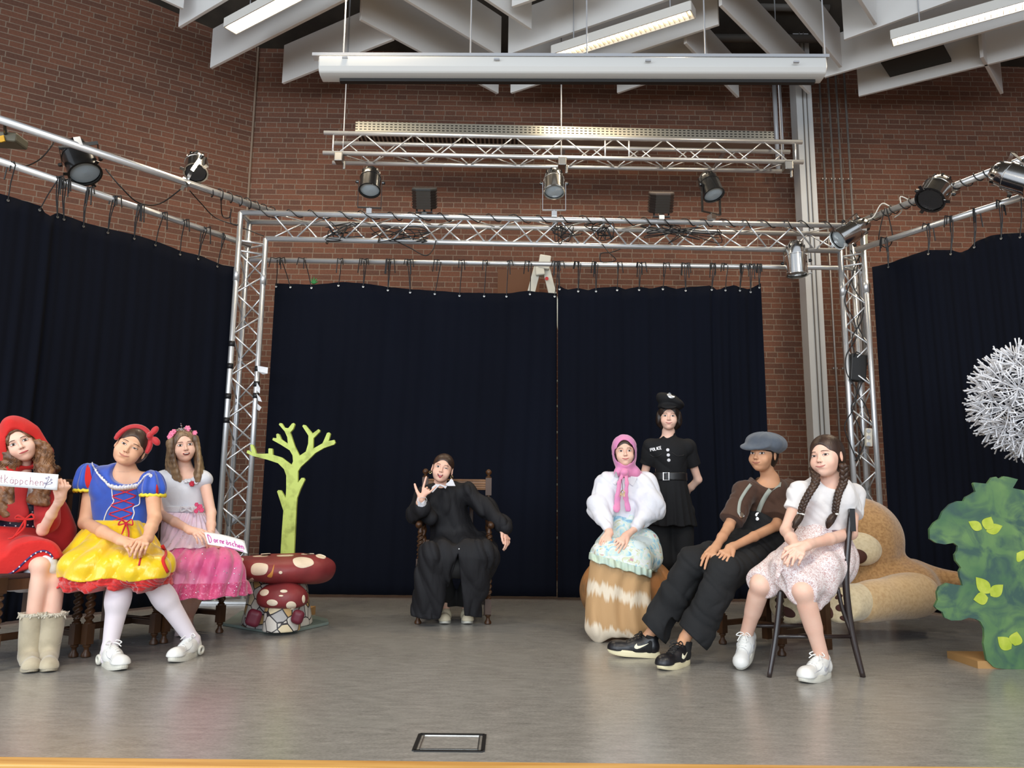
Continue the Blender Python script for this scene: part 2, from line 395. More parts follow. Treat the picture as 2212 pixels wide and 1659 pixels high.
mb_ = MB(); mb_.prism([V((-9, EY, -0.03)), V((9, EY, -0.03)), V((9, 11, -0.03)), V((-9, 11, -0.03))], (0, 0, 0.03))
struct(mb_.build('floor', floor_mat()))
mb_ = MB(); mb_.box((0, EY - 0.04, -0.035), (18, 0.08, 0.075)); mb_.box((0, EY - 0.02, -0.44), (18, 0.04, 0.75))
struct(mb_.build('trim_2', mat('pine', srgb(214, 168, 96), 0.45, noise=(4, srgb(186, 134, 66), .35, .65, (0.4, 8, 8))), bevel=0.006))
mb_ = MB(); mb_.box((0, -3.0, -0.85), (18, 12, 0.08)); struct(mb_.build('floor_hall', mat('hall_floor', srgb(150, 128, 100), 0.4)))
# floor hatch
h = [G(908, 1587), G(1047, 1587), G(1047, 1623), G(901, 1623)]
hx0, hx1, hy0, hy1 = h[0].x, h[1].x, h[3].y, h[0].y
ft = thing('floor_socket_cover', 'small rectangular metal-framed cover set in the stage floor near its edge', 'floor hatch', ((hx0+hx1)/2, (hy0+hy1)/2, 0))
cx, cy = (hx0+hx1)/2, (hy0+hy1)/2; W_, D_ = hx1-hx0, hy1-hy0
mb_ = MB()
for a, b_, sx, sy in ((cx, hy0, W_, .014), (cx, hy1, W_, .014), (hx0, cy, .014, D_), (hx1, cy, .014, D_)): mb_.box((a, b_, 0.002), (sx, sy, 0.005))
mb_.build('frame', mat('dark_metal', (0.03, 0.03, 0.03), 0.4, 0.6), ft)
mb_ = MB(); mb_.box((cx, cy, 0.0012), (W_ - .03, D_ - .03, 0.003)); mb_.build('inlay_panel', bpy.data.materials['linoleum'], ft)
mb_ = MB()
for a, b_, sx, sy in ((cx, hy0+.018, W_-.04, .004), (cx, hy1-.018, W_-.04, .004), (hx0+.018, cy, .004, D_-.03), (hx1-.018, cy, .004, D_-.03)): mb_.box((a, b_, 0.0025), (sx, sy, 0.005))
mb_.build('edge_strip', mat('alu_bright', (0.75, 0.75, 0.72), 0.25, 1.0), ft)
# ---------------- ceiling baffles, lamps ----------------
PAINT = mat('white_paint', srgb(232, 230, 226), 0.55)
ALU = mat('aluminium', (0.74, 0.76, 0.78), 0.34, 0.72, bump=(60, 0.05, 0.001))
STEEL = mat('grey_steel', srgb(190, 192, 196), 0.4, 0.2)
ZB = 5.88
def baffle(x0, y0, x1, y1, e0=0.0, e1=0.0, hgt=0.5, z=ZB, label=''):
    a, b = H(x0, y0, z), H(x1, y1, z); d = (b - a).normalized(); a = a - d*e0; b = b + d*e1
    n = V((-d.y, d.x, 0)) * 0.018
    mb = MB(); mb.prism([a - n, b - n, b + n, a + n], (0, 0, hgt)); o = mb.build('ceiling_baffle', PAINT, bevel=0.004)
    return tag(o, label, 'ceiling panel', 'white baffle boards hung under the ceiling')
BF = [(388, 60, 480, 5, 0, 1.2, 'white ceiling baffle whose tip hangs before the upper left brick wall'),
 (456, 148, 745, 1, 0, 1.5, 'white ceiling baffle directly behind the brightly lit lamp at upper left'),
 (611, 181, 850, 86, 0, 0, 'white ceiling baffle whose cut end hangs just left of the projection screen'),
 (345, -3, 395, 20, .6, 0, 'tiny white baffle tip at the top edge over the left brick wall'),
 (778, 43, 1075, 203, 0, 0, 'white ceiling baffle slanting down to the right above the left half of the screen'),
 (875, 0, 1080, 124, .5, 0, 'white ceiling baffle slanting down right, ending near the middle of the screen'),
 (1050, 0, 1146, 64, .8, 0, 'white baffle with a pointed lower end above the middle of the screen'),
 (1104, 202, 1553, 54, 0, 0, 'long white baffle directly behind the louvred lamp above the screen'),
 (1334, 202, 1530, 136, 0, 0, 'white baffle hidden mostly by the screen, behind the louvred lamp'),
 (1099, 119, 1440, 1, 0, 1.2, 'long white baffle in front of and above the louvred lamp'),
 (1107, 16, 1150, 1, 0, .8, 'small white baffle corner at the top edge, middle of the picture'),
 (1480, 94, 1594, 211, 0, 0, 'white baffle whose pointed tip shows under the screen, right part'),
 (1556, 12, 1748, 203, 0, 0, 'white baffle ending at the head of the white steel column'),
 (1699, 0, 1816, 146, .5, 0, 'white steep baffle right of the column, beside the screen end'),
 (1840, -25, 1891, 54, .6, 0, 'small white baffle tip at the top right in front of the larger boards'),
 (1824, 87, 2060, 1, 0, 1.2, 'white ceiling baffle above the lit lamp at upper right'),
 (1781, 168, 2212, 45, 0, .8, 'long white ceiling baffle right behind the lit lamp at upper right'),
 (1855, 209, 2212, 121, 0, .8, 'lowest white ceiling baffle at upper right, behind the black board'),
 (2134, 148, 2164, 203, .3, 0, 'short white baffle tip hanging lowest at the far right brick wall')]
for x0, y0, x1, y1, e0, e1, lb in BF: baffle(x0, y0, x1, y1, e0, e1, label=lb)
mb = MB(); q4 = [H(1903, 137, 6.02), H(2036, 98, 6.02), H(2065, 151, 6.02), H(1934, 184, 6.02)]; mb.prism(q4, (0, 0, 0.04))
tag(mb.build('absorber_board', mat('black_board', srgb(52, 50, 46), 0.95)), 'dark square sound board lying between the white baffles at upper right', 'acoustic panel')
# hidden-away ducts under the roof
for i, (a, b, r, lb) in enumerate([((400, 12), (620, 66), .03, 'grey pipe under the dark roof behind the left lamp'), ((1480, 82), (1800, 84), .05, 'thick grey pipe under the dark roof right of centre'), ((1640, 14), (1790, 18), .05, 'upper grey pipe under the dark roof near the column')]):
    p0, p1 = P(*a, 9.0 - .25*i), P(*b, 9.0 - .25*i); m_ = MB(); m_.tube([p0, p1], r, 12)
    tag(m_.build('roof_pipe', mat('duct_grey', srgb(92, 88, 82), 0.6), smooth=True), lb, 'pipe')
WARM = mat('lamp_tube', (1, 1, 1), 0.5, emit=(1.0, 0.90, 0.72), es=14)
WARMD = mat('lamp_tube_soft', (1, 1, 1), 0.5, emit=(1.0, 0.84, 0.62), es=4.0)
def lamp(x0, y0, x1, y1, z, tube, label, ext=0.0, power=60, louvre=True):
    a, b = H(x0, y0, z), H(x1, y1, z); d = (b - a).normalized(); b = b + d*ext; L = (b - a).length
    R = Matrix((d, V((-d.y, d.x, 0)), V((0, 0, 1)))).transposed(); c = (a + b) / 2
    t = thing('ceiling_lamp', label, 'lamp', c, 0, 'long white ceiling lamps')
    m = MB(); W = 0.15; Hh = 0.09
    m.box(c + V((0, 0, Hh)), (L, W, 0.01), R)
    for s in (-1, 1): m.box(c + R @ V((0, s*W/2, Hh/2)), (L, 0.012, Hh + .01), R); m.box(c + R @ V((s*L/2, 0, Hh/2)), (0.012, W, Hh + .01), R)
    m.build('housing', mat('lamp_white', srgb(225, 222, 214), 0.4), t)
    m = MB(); m.box(c + V((0, 0, 0.055)), (L - .08, W - .05, 0.02), R) ; m.build('tube', tube, t)
    if louvre:
        m = MB(); n = int(L / 0.05)
        for i in range(1, n): m.box(c + R @ V((-L/2 + L*i/n, 0, 0.02)), (0.004, W - .01, 0.04), R)
        m.build('louvre', mat('louvre', (0.8, 0.75, 0.65), 0.25, 0.8), t)
    for s in (-.35, .35):
        p = c + R @ V((s*L, 0, Hh)); m = MB(); m.tube([p, V((p.x, p.y, ceil_z(p.y)))], 0.006, 6); m.build('hanging_rod', STEEL, t)
    l = area('lamp_light', c + V((0, 0, -0.02)), (0, 0, math.atan2(d.y, d.x)), L, 0.12, power, (1.0, 0.82, 0.58)); return t
lamp(497, 66, 645, -12, 5.70, WARM, 'brightly lit ceiling lamp at upper left in front of white baffles', 1.0, 70)
lamp(1198, 124, 1497, 30, 5.62, WARMD, 'white ceiling lamp with fine louvre above the projection screen', 0, 40)
lamp(1927, 92, 2212, 12, 5.62, WARM, 'brightly lit ceiling lamp at upper right over the black board', 0.6, 70)
# ---------------- projection screen ----------------
SY = 6.5
a, b = P(693, 148, SY), P(1778, 151, SY + .05); sc_ = thing('projection_screen', 'long white rolled-up projection screen casing hung under the ceiling', 'projection screen', (a+b)/2)
d = (b - a).normalized(); L = (b-a).length; R = basis(d, (0, 0, 1))
prof = [(-.085, .075), (.085, .075), (.095, .04), (.095, -.03), (.07, -.075), (.02, -.09), (-.085, -.09)]   # (y, z)
m = MB(); m.prism([a + V((0, y, z)) for y, z in [(-p[0], p[1]) for p in prof]], b - a); auto(m.build('casing', mat('screen_white', srgb(226, 226, 222), 0.3), sc_, bevel=.012), 25)
r0, r1 = P(677, 118, SY), P(1788, 130, SY + .05); m = MB(); m.box((r0+r1)/2 + V((0, 0, 0)), ((r1-r0).length, 0.09, 0.03), Matrix((d, V((0, 1, 0)), V((0, 0, 1)))).transposed()); m.build('top_rail', STEEL, sc_)
m = MB(); m.box((a+b)/2 + V((0.05, 0.03, -.105)), (L - .25, .05, .03), Matrix((d, V((0, 1, 0)), V((0, 0, 1)))).transposed()); m.build('slot_strip', mat('black_plastic', (0.012, 0.012, 0.012), 0.5), sc_)
for x, y0, y1 in ((742, -60, 118), (1016, -60, 122), (1268, -60, 124), (1524, -60, 127), (1783, -60, 130)):
    m = MB(); p = P(x, y1, SY + .02); m.tube([p, V((p.x, p.y, ceil_z(p.y)))], 0.007, 8); m.build('hanging_rod', STEEL, sc_)
for x, y in ((745, 124), (1073, 128), (1400, 131), (1720, 134)):
    m = MB(); m.box(P(x, y, SY - .1), (.05, .02, .015)); m.build('clip', STEEL, sc_)
# ---------------- column, wall pipes ----------------
p = P(1733, 300, 9.0); m = MB(); m.box((p.x, 8.98, 3.6), (0.195, 0.2, 7.2)); co = m.build('trim_3', mat('column_grey', srgb(196, 197, 196), 0.5)); struct(co)
m = MB(); m.box((p.x - .02, 8.872, 3.6), (0.008, 0.02, 7.2)); m.box((p.x + .03, 8.872, 3.6), (0.006, 0.02, 7.2)); struct(m.build('trim_4', mat('seam_grey', srgb(110, 104, 98), 0.6)))
for i, (x, y, lb) in enumerate(((1777, 300, 'leftmost'), (1796, 300, 'second'), (1813, 300, 'third'), (1832, 300, 'rightmost'))):
    p = P(x, y, WY - .05); t = thing('wall_pipe', f'{lb} of the four thin grey conduits running up the brick wall beside the column', 'pipe', (p.x, p.y, 0), 0, 'grey conduits on the back wall')
    m = MB(); m.tube([(p.x, p.y, 0.0), (p.x, p.y, 6.5)], 0.013, 10); m.build('tube', mat('conduit', srgb(168, 162, 156), 0.4, 0.5), t, smooth=True)
    for z in (1.0, 2.55, 4.15, 4.98): m = MB(); m.box((p.x, p.y + .03, z), (.055, .04, .02)); m.build('clamp', MATS['conduit'], t)
t = thing('downpipe', 'thick grey pipe on the back wall just left of the white column', 'pipe', (P(1674, 220, 9.1).x, 9.1, 0))
p = P(1674, 220, 9.12); m = MB(); m.tube([(p.x, p.y, 5.02), (p.x, p.y, 6.6)], 0.028, 14); m.build('tube', STEEL, t, smooth=True)
m = MB(); m.box((p.x + .03, p.y + .02, 5.15), (.2, .06, .02)); m.build('clamp', STEEL, t)
t = thing('thin_pipe', 'thin grey pipe beside the thick one, left of the white column', 'pipe', (P(1688, 220, 9.1).x, 9.1, 0)); p = P(1687, 220, 9.12)
m = MB(); m.tube([(p.x, p.y, 5.02), (p.x, p.y, 6.6)], 0.011, 10); m.build('tube', STEEL, t, smooth=True)
# ---------------- trusses ----------------
BLK = mat('black_cable', (0.008, 0.008, 0.009), 0.55)
def brace_set(t, A, B, n, r=0.008, skip_lo=0.0, phase=0):
    """zigzag between chord lines A=(p,q) and B=(p,q)"""
    for i in range(n):
        for k in (0, 1):
            s0 = (i + 0.5*k) / n; s1 = (i + 0.5*(k+1)) / n
            if k == 0: p, q = A[0].lerp(A[1], s0), B[0].lerp(B[1], s1)
            else: p, q = B[0].lerp(B[1], s0), A[0].lerp(A[1], s1)
            if phase: p, q = (B[0].lerp(B[1], s0), A[0].lerp(A[1], s1)) if k == 0 else (A[0].lerp(A[1], s0), B[0].lerp(B[1], s1))
            m = MB(); m.tube([p, q], r, 8); m.build('brace', ALU, t, smooth=True)
def chord(t, a, b, r=0.025, name='chord'):
    m = MB(); m.tube([a, b], r, 14); return m.build(name, ALU, t, smooth=True)
# front beam (three chords)
BY0, BY1 = 6.9, 7.08
T0, T1 = P(520, 464, BY0), P(1862, 484, BY1); T1.z = T0.z = (T0.z + T1.z)/2
off = V((0, .24, 0)); Bc0, Bc1 = P(574, 519, BY0 + .12), P(1815, 538, BY1 + .12)
Bc0.z = Bc1.z = T0.z - .21
bt = thing('beam_truss', 'long horizontal aluminium truss spanning the stage between the two towers', 'truss', (T0+T1)/2)
chord(bt, T0, T1); chord(bt, T0 + off, T1 + off); chord(bt, Bc0, Bc1)
S0 = T0.lerp(T1, .05); S1 = T0.lerp(T1, .965); Q0, Q1 = Bc0.lerp(Bc1, .008), Bc0.lerp(Bc1, .995)
brace_set(bt, (S0, S1), (Q0, Q1), 12); brace_set(bt, (S0 + off, S1 + off), (Q0, Q1), 12, phase=1); brace_set(bt, (S0, S1), (S0 + off, S1 + off), 9, .007)
for e in (T0, T0.lerp(T1, .5), T1): m = MB(); m.tube([e, e + off], .022, 10); m.build('cross_tube', ALU, bt, smooth=True)
# towers
def tower(name, label, tl, bl, outer_top, inner_top, Yf, z1, obl, ibl):
    """outer chords pair (front/back) and inner chord; positions at floor given by obl/ibl x"""
    pass
def mk_tower(label, xo, xi, Yf, ztop, zin):
    t = thing('tower_truss', label, 'truss', ((xo+xi)/2, Yf + .12, 0), 0, 'vertical truss towers')
    of, ob, ii = V((xo, Yf, 0.02)), V((xo, Yf + .24, 0.02)), V((xi, Yf + .12, 0.02)); U = lambda p, z: V((p.x, p.y, z))
    chord(t, of, U(of, ztop)); chord(t, ob, U(ob, ztop)); chord(t, ii, U(ii, zin))
    zt = zin - .18; z0 = .05; n = 8
    brace_set(t, (U(of, z0), U(of, zt)), (U(ii, z0), U(ii, zt)), n); brace_set(t, (U(ob, z0), U(ob, zt)), (U(ii, z0), U(ii, zt)), n, phase=1); brace_set(t, (U(of, z0), U(of, zt)), (U(ob, z0), U(ob, zt)), n, .007)
    for z in (zt + .02, zt + .12, z0):
        for a, b in ((of, ii), (ob, ii), (of, ob)): m = MB(); m.tube([U(a, z), U(b, z)], .01, 8); m.build('brace', ALU, t, smooth=True)
    m = MB(); m.box(((xo+xi)/2, Yf + .12, .012), (.42, .42, .02)); m.build('base_plate', ALU, t)
    for z in (ztop*.83, ztop*.985):
        for p in (of, ii):
            if z < zin: m = MB(); m.tube([U(p, z-.06), U(p, z+.06)], .029, 14); m.build('joint_sleeve', ALU, t, smooth=True)
    return t
tl = mk_tower('left truss tower between the left and middle curtains, with taped paper scraps', T0.x, Bc0.x, BY0, T0.z, Bc0.z)
tr = mk_tower('right truss tower behind the seated girl with braids and the teddy bear', T1.x, Bc1.x, BY1, T1.z, Bc1.z)
m = MB(); m.box(T1 + V((.03, .02, -.08)), (.03, .04, .22)); m.build('corner_plate', mat('cream_metal', srgb(222, 214, 180), .4, .5), tr)
# side rails (single tubes)
RZ = T0.z
def rail(name, label, p0, pts, r, grp):
    m = MB(); m.tube([p0] + pts, r, 14); return tag(m.build(name, ALU, smooth=True), label, 'tube', grp)
UL0, UL1 = P(600, 462, 7.1), H(-30, 248, P(600, 462, 7.1).z)
rail('lamp_rail', 'upper left aluminium tube carrying the spotlights over the left curtain', UL0, [UL1], .03, None)
zl = P(512, 520, 7.05).z; LL0, LL1 = P(540, 530, 7.05), H(-30, 338, P(540, 530, 7.05).z)
rail('curtain_rail', 'lower left aluminium tube from which the left curtain hangs', LL0, [LL1], .027, None)
UR0 = P(1862, 478, 7.1); UR1 = H(2250, 330, UR0.z)
rail('lamp_rail', 'upper right aluminium tube carrying spotlights and wound cables', UR0, [UR1], .03, None)
LR0 = P(1850, 540, 7.05); LR1 = H(2250, 412, LR0.z)
rail('curtain_rail', 'lower right aluminium tube from which the right curtain hangs', LR0, [LR1], .027, None)
CY = 7.32
CR0, CR1 = P(540, 562, CY), P(1848, 581, CY + .05); CR1.z = CR0.z
rail('curtain_rail', 'horizontal tube behind the beam carrying the middle curtains', CR0, [CR1, CR1 + V((.05, .02, -.04)), CR1 + V((.06, .03, -.9))], .024, None)
# rear truss (four chords) + cable tray
RY = 7.9
f0, f1 = P(700, 287, RY), P(1732, 297, RY + .1); f1.z = f0.z; dn = V((0, 0, -.235)); bk = V((0.05, .24, 0))
rt = thing('hung_truss', 'short square aluminium truss hung on wires under the projection screen', 'truss', (f0+f1)/2)
for o_ in (V((0, 0, 0)), dn, bk, bk + dn): chord(rt, f0 + o_, f1 + o_ - (V((.1, 0, 0)) if o_.y else V((0, 0, 0))))
k0, k1 = f0.lerp(f1, .03), f0.lerp(f1, .97)
brace_set(rt, (k0 + dn, k1 + dn), (k0, k1), 9); brace_set(rt, (k0 + bk, k1 + bk), (k0 + dn + bk, k1 + dn + bk), 9); brace_set(rt, (k0 + dn, k1 + dn), (k0 + dn + bk, k1 + dn + bk), 9, .007)
for s in (.02, .585, .635, .985):
    p = f0.lerp(f1, s); m = MB(); m.tube([p, p + dn], .01, 8); m.build('brace', ALU, rt, smooth=True)
for s in (.035, .495, .965):
    p = f0.lerp(f1, s) + dn + V((0, -.02, -.02)); m = MB(); m.box(p + V((0, 0, -.05)), (.09, .12, .1)); m.box(p + V((.05, .03, -.11)), (.03, .02, .1)); m.build('clamp', mat('clamp_metal', (.35,.34,.32), .35, 1.0), rt, bevel=.01)
    q_ = p + V((0, .15, 0)); m = MB(); m.tube([q_, V((q_.x, q_.y, ceil_z(q_.y) - .02))], .007, 6); m.build('hanging_wire', STEEL, rt)
t0, t1 = P(768, 273, 8.3), P(1672, 295, 8.4)
def tray_mat():
    m = mat('tray', srgb(150, 148, 140), 0.35, 0.7); nt = m.node_tree; b = nt.nodes['Principled BSDF']; L_ = nt.links.new
    g = nt.nodes.new('ShaderNodeNewGeometry'); s = nt.nodes.new('ShaderNodeSeparateXYZ'); c = nt.nodes.new('ShaderNodeCombineXYZ'); L_(g.outputs['Position'], s.inputs[0]); L_(s.outputs[0], c.inputs[0]); L_(s.outputs[2], c.inputs[1])
    br = nt.nodes.new('ShaderNodeTexBrick'); br.offset = 0; br.inputs['Scale'].default_value = 1; br.inputs['Brick Width'].default_value = .05; br.inputs['Row Height'].default_value = .032
    br.inputs['Mortar Size'].default_value = .0105; br.inputs['Mortar Smooth'].default_value = 0.05
    br.inputs['Color1'].default_value = br.inputs['Color2'].default_value = (0.02, 0.018, 0.016, 1); br.inputs['Mortar'].default_value = (*srgb(168, 166, 156), 1)
    L_(c.outputs[0], br.inputs['Vector']); L_(br.outputs['Color'], b.inputs['Base Color']); return m
TRY = thing('cable_tray', 'grey perforated metal cable tray above the hung truss', 'cable tray', (t0 + t1)/2)
m = MB(); d = (t1 - t0); ctr = (t0 + t1)/2; Rt = Matrix((d.normalized(), V((0, 1, 0)), V((0, 0, 1)))).transposed()
m.box(ctr, (d.length, .006, .125), Rt); m.box(ctr + V((0, .15, -.06)), (d.length, .3, .006), Rt); m.box(ctr + V((0, .3, 0)), (d.length, .006, .125), Rt)
tag(m.build('tray', tray_mat(), TRY), None, None); ( None)
for s_ in (.1, .5, .9):
    p = t0.lerp(t1, s_); m = MB(); ye = CORN.y + (p.x - CORN.x)*math.tan(yaw) - .004; ys = p.y + .3; m.box((p.x, (ys + ye)/2, p.z - .03), (.04, ye - ys, .03)); m.build('wall_bracket', STEEL, TRY)
# ---------------- curtains ----------------
CURT = mat('curtain_cloth', srgb(9, 12, 22), 0.95, spec=0.15, sheen=0.0, bump=(350, 0.25, 0.002), noise=(1.6, srgb(12, 16, 28), .3, .7, (1, 1, .25)))
EYE = mat('eyelet', (0.35, 0.35, 0.34), 0.35, 1.0)
def curtain(label, top, bot, foldf, eyes, railpts, seed, hem=None):
    """top/bot: polylines of world points (same count); folds displaced along the horizontal normal"""
    r = random.Random(seed); N = 240; M = 26
    def at(poly, s):
        s = s * (len(poly) - 1); i = min(int(s), len(poly) - 2); return poly[i].lerp(poly[i+1], s - i)
    ph = [r.uniform(0, 6.28) for _ in range(6)]; rows = []
    t = thing('stage_curtain', label, 'curtain', at(bot, .5), 0, 'dark blue stage curtains')
    for j in range(M + 1):
        v = j / M; row = []
        for i in range(N + 1):
            u = i / N; a, b = at(top, u), at(bot, u); p = a.lerp(b, v)
            dd = (at(top, min(1, u + .01)) - at(top, max(0, u - .01))); n = V((-dd.y, dd.x, 0)).normalized()
            amp = foldf(u) * .22 * (.5 + .5 * min(1, v*3)); uu = u + .012*sin(3*v + ph[4])
            o = amp * (sin(uu*2*pi*11 + ph[0] + 1.2*sin(uu*17 + ph[1])) * .6 + .4*sin(uu*2*pi*23 + ph[2] + sin(v*2 + ph[3])))
            p = p - n * o; row.append(p)
        rows.append(row)
    m = MB(); m.grid(rows); m.build('cloth', CURT, t, smooth=True, solid=.004)
    for (u, q, nt_) in eyes:
        a = at(top, u); b = at(bot, u); i = int(u*N); e = V(rows[1][i]) ; e = V(rows[0][i]).lerp(V(rows[M][i]), .012)
        dd = (at(top, min(1, u + .01)) - at(top, max(0, u - .01))).normalized(); n = V((dd.y, -dd.x, 0)).normalized()
        m = MB(); m.lathe([(.005, 0), (.010, 0), (.010, .003), (.005, .003)], e + n*.006, basis(n), 10); m.build('eyelet', EYE, t)
        rp = q; rr = .03; m = MB(); e2 = e + n*.008
        for s in ((-1, 1) if nt_ > 1 else (1,)):
            m.tube([e2, e2.lerp(rp, .5) + V((s*.006, 0, 0)) , rp + n*rr + V((s*.012, 0, -.01)), rp + V((s*.012, 0, rr)), rp - n*rr + V((s*.012, 0, 0))], .0045, 5)
        for _ in range(2 + (nt_ > 1)*2):      # loose bow ends
            x = r.uniform(-.05, .05); m.tube([rp + n*rr + V((0, 0, .01)), rp + n*(rr+.01) + V((x, 0, .02)), rp + n*(rr+.012) + V((x*1.3, 0, -r.uniform(.03, .14)))], .0055, 5)
        m.build('tie', BLK, t)
    return t
def on(p0, p1, x):      # point of the line p0-p1 seen at photo column x
    lo, hi = 0.0, 1.0
    def px(p): c = CR.inverted() @ (p - V((0, 0, CAMZ))); return 1106 + FPX * c.x / -c.z
    s0 = px(p0) < px(p1)
    for _ in range(40):
        mm = (lo + hi)/2
        if (px(p0.lerp(p1, mm)) < x) == s0: lo = mm
        else: hi = mm
    return p0.lerp(p1, lo)
def curtain_top(pts, Yf, zf=None): return [P(x, y, Yf(x)) for x, y in pts]
def eyes_for(pts_x, x0, x1, ra, rb, nts):
    return [((x - x0)/(x1 - x0), on(ra, rb, x + dx), n) for (x, dx, n) in nts]
def hang(label, tops, ra, rb, yoff, zb, nts, foldf, seed, resample=60):
    xs = [t[0] for t in tops]; top = []
    for i in range(resample + 1):
        x = xs[0] + (xs[-1] - xs[0]) * i / resample
        y = float(np.interp(x, xs, [t[1] for t in tops])); r_ = on(ra, rb, x) ; 
        p = P(x, y, r_.y + yoff); top.append(p)
    bot = [V((p.x, p.y, zb)) for p in top]
    L = top[0]; eyes = [((x - xs[0])/(xs[-1] - xs[0]), on(ra, rb, x + dx), n) for (x, dx, n) in nts]
    return curtain(label, top, bot, foldf, eyes, None, seed)
LLx0, LLx1 = LL1, LL0
left_top = [(-40, 404), (0, 418), (92, 446), (100, 466), (110, 468), (122, 458), (180, 480), (237, 495), (292, 507), (340, 522), (390, 542), (435, 553), (478, 572), (510, 577)]
def f_left(u):
    x = -40 + 550*u; return .03 + .09*math.exp(-((x - 112)/28)**2)
hang('dark blue curtain at the left behind the seated girls in costume', left_top, LL1, LL0, .02, .02,
     [(18, 8, 1), (88, 30, 1), (125, -3, 2), (140, -4, 2), (182, 4, 2), (233, 10, 2), (290, 6, 2), (338, 8, 1), (390, 2, 1), (428, 12, 2), (470, 10, 1)], f_left, 3)
c1_top = [(595, 612), (680, 615), (740, 609), (786, 612), (840, 620), (890, 625), (940, 628), (994, 632), (1048, 633), (1095, 634), (1140, 628), (1165, 631), (1203, 634)]
hang('left dark blue middle curtain behind the throne-like chair', c1_top, CR0, CR1, .03, .03,
     [(598, 0, 1), (628, -20, 1), (676, -18, 1), (732, 4, 1), (786, 4, 2), (840, 2, 2), (888, -4, 2), (942, 8, 1), (994, 2, 1), (1048, 0, 1), (1095, 0, 1), (1145, 0, 1), (1198, 6, 1)], lambda u: .045, 5)
c2_top = [(1205, 616), (1225, 626), (1250, 622), (1270, 627), (1288, 622), (1333, 619), (1350, 625), (1381, 619), (1405, 624), (1434, 617), (1460, 624), (1485, 620), (1538, 617), (1550, 628), (1565, 620), (1585, 616), (1601, 622), (1618, 625), (1643, 612)]
hang('right dark blue middle curtain behind the girl in police costume', c2_top, CR0, CR1, -.02, .03,
     [(1209, -4, 2), (1249, 2, 2), (1288, 0, 2), (1333, 0, 1), (1381, 2, 2), (1433, 2, 1), (1482, -2, 2), (1538, 4, 2), (1568, 0, 1), (1598, 4, 2), (1622, 0, 2), (1640, 0, 2)], lambda u: .04 + .05*(u > .74), 8)
cr_top = [(1884, 577), (1920, 569), (1955, 556), (2003, 540), (2055, 540), (2075, 546), (2090, 540), (2108, 522), (2140, 509), (2170, 505), (2260, 500)]
hang('dark blue curtain at the right behind the dandelion and painted bush', cr_top, LR0, LR1, .02, .02,
     [(1921, -3, 2), (2007, 2, 2), (2056, 4, 2), (2105, 4, 2), (2163, 2, 2), (2205, 2, 1)], lambda u: .034, 11)
# ---------------- cables ----------------
def wound_cable(label, p0, p1, r, turns, seed, jitter=.02, rad=.005, m_=BLK):
    rr = random.Random(seed); d = (p1 - p0); R = basis(d.normalized()); pts = []; n = int(turns*12)
    for i in range(n + 1):
        s = i/n; a = 2*pi*turns*s + sin(s*40)*.6; k = r + rad + jitter*abs(sin(s*23 + seed))*(.3+.7*rr.random())
        pts.append(p0.lerp(p1, s) + R @ V((cos(a)*k, sin(a)*k, 0)))
    m = MB(); m.tube(spline(pts, 2), rad, 5); return tag(m.build('wound_cable', m_, smooth=True), label, 'cable')
wound_cable('black cable wound around the upper left tube near the tower', on(UL1, UL0, 455), on(UL1, UL0, 590), .03, 7, 1)
wound_cable('black cable wound loosely around the right half of the beam', T0.lerp(T1, .5), T0.lerp(T1, .99), .025, 15, 2, .015)
wound_cable('black cable wound loosely around the left half of the beam', T0.lerp(T1, .02), T0.lerp(T1, .5), .025, 12, 3, .015)
wound_cable('black cable wound around the upper right lamp tube', on(UR0, UR1, 1880), on(UR0, UR1, 2200), .03, 14, 4, .012)
def cable(name, label, pts, r=.005, m_=BLK):
    m = MB(); m.tube(spline(pts, 6), r, 6); return tag(m.build(name, m_, smooth=True), label, 'cable')
RA = random.Random(12)
for i, (xa, xb, lb) in enumerate([(700, 790, 'loose tangle of black cable in the beam below the left black spotlight'), (800, 930, 'thick tangle of black cable in the beam under the ribbed lamp'), (1185, 1260, 'tangle of black cable in the beam below the silver spotlight'), (1265, 1330, 'dense knot of black cable in the middle of the beam'), (1380, 1560, 'loops of black cable in the beam under the right black spotlight')]):
    pts = []
    for k in range(26):
        x = RA.uniform(xa, xb); pts.append(P(x, RA.uniform(478, 526), RA.uniform(6.95, 7.1)))
    cable('cable_tangle', lb, pts, .0045)
cable('hanging_cable', 'black cable sagging between the black and silver spotlights at left', [P(228, 365, 6.0), P(262, 405, 6.1), P(300, 438, 6.3), P(345, 440, 6.6), P(395, 405, 6.7)], .006)
cable('hanging_cable', 'thin black cable drooping left of the black spotlight', [P(0, 340, 5.6), P(25, 352, 5.7), P(50, 360, 5.8), P(85, 345, 5.9), P(112, 315, 5.95), P(120, 300, 6.0)], .005)
cable('hanging_cable', 'black cable running from the silver spotlight down into the left tower', [P(410, 412, 6.6), P(435, 440, 6.8), P(465, 470, 7.0), P(510, 487, 7.05), P(570, 510, 7.1)], .005)
cable('hanging_cable', 'black cable loop with a plug hanging from the left end of the beam', [on(UL1, UL0, 478) + V((0, 0, -.03)), P(480, 465, 6.9), P(495, 470, 6.9), P(500, 450, 6.9), P(498, 480, 6.88), P(514, 486, 6.87)], .005)
cable('hanging_cable', 'black cable hanging in a V below the beam left of centre', [on(Bc0, Bc1, 850) + V((0, -.02, .01)), P(885, 535, 6.9), P(918, 552, 6.8), P(935, 540, 6.9), on(Bc0, Bc1, 942) + V((0, -.02, .01))], .005)
cable('hanging_cable', 'black cable looping below the middle of the beam', [on(Bc0, Bc1, 1300) + V((0, -.02, .01)), P(1315, 545, 6.8), P(1330, 562, 6.8), P(1300, 566, 6.8), P(1298, 548, 6.8), P(1320, 545, 6.8), P(1340, 538, 6.85)], .005)
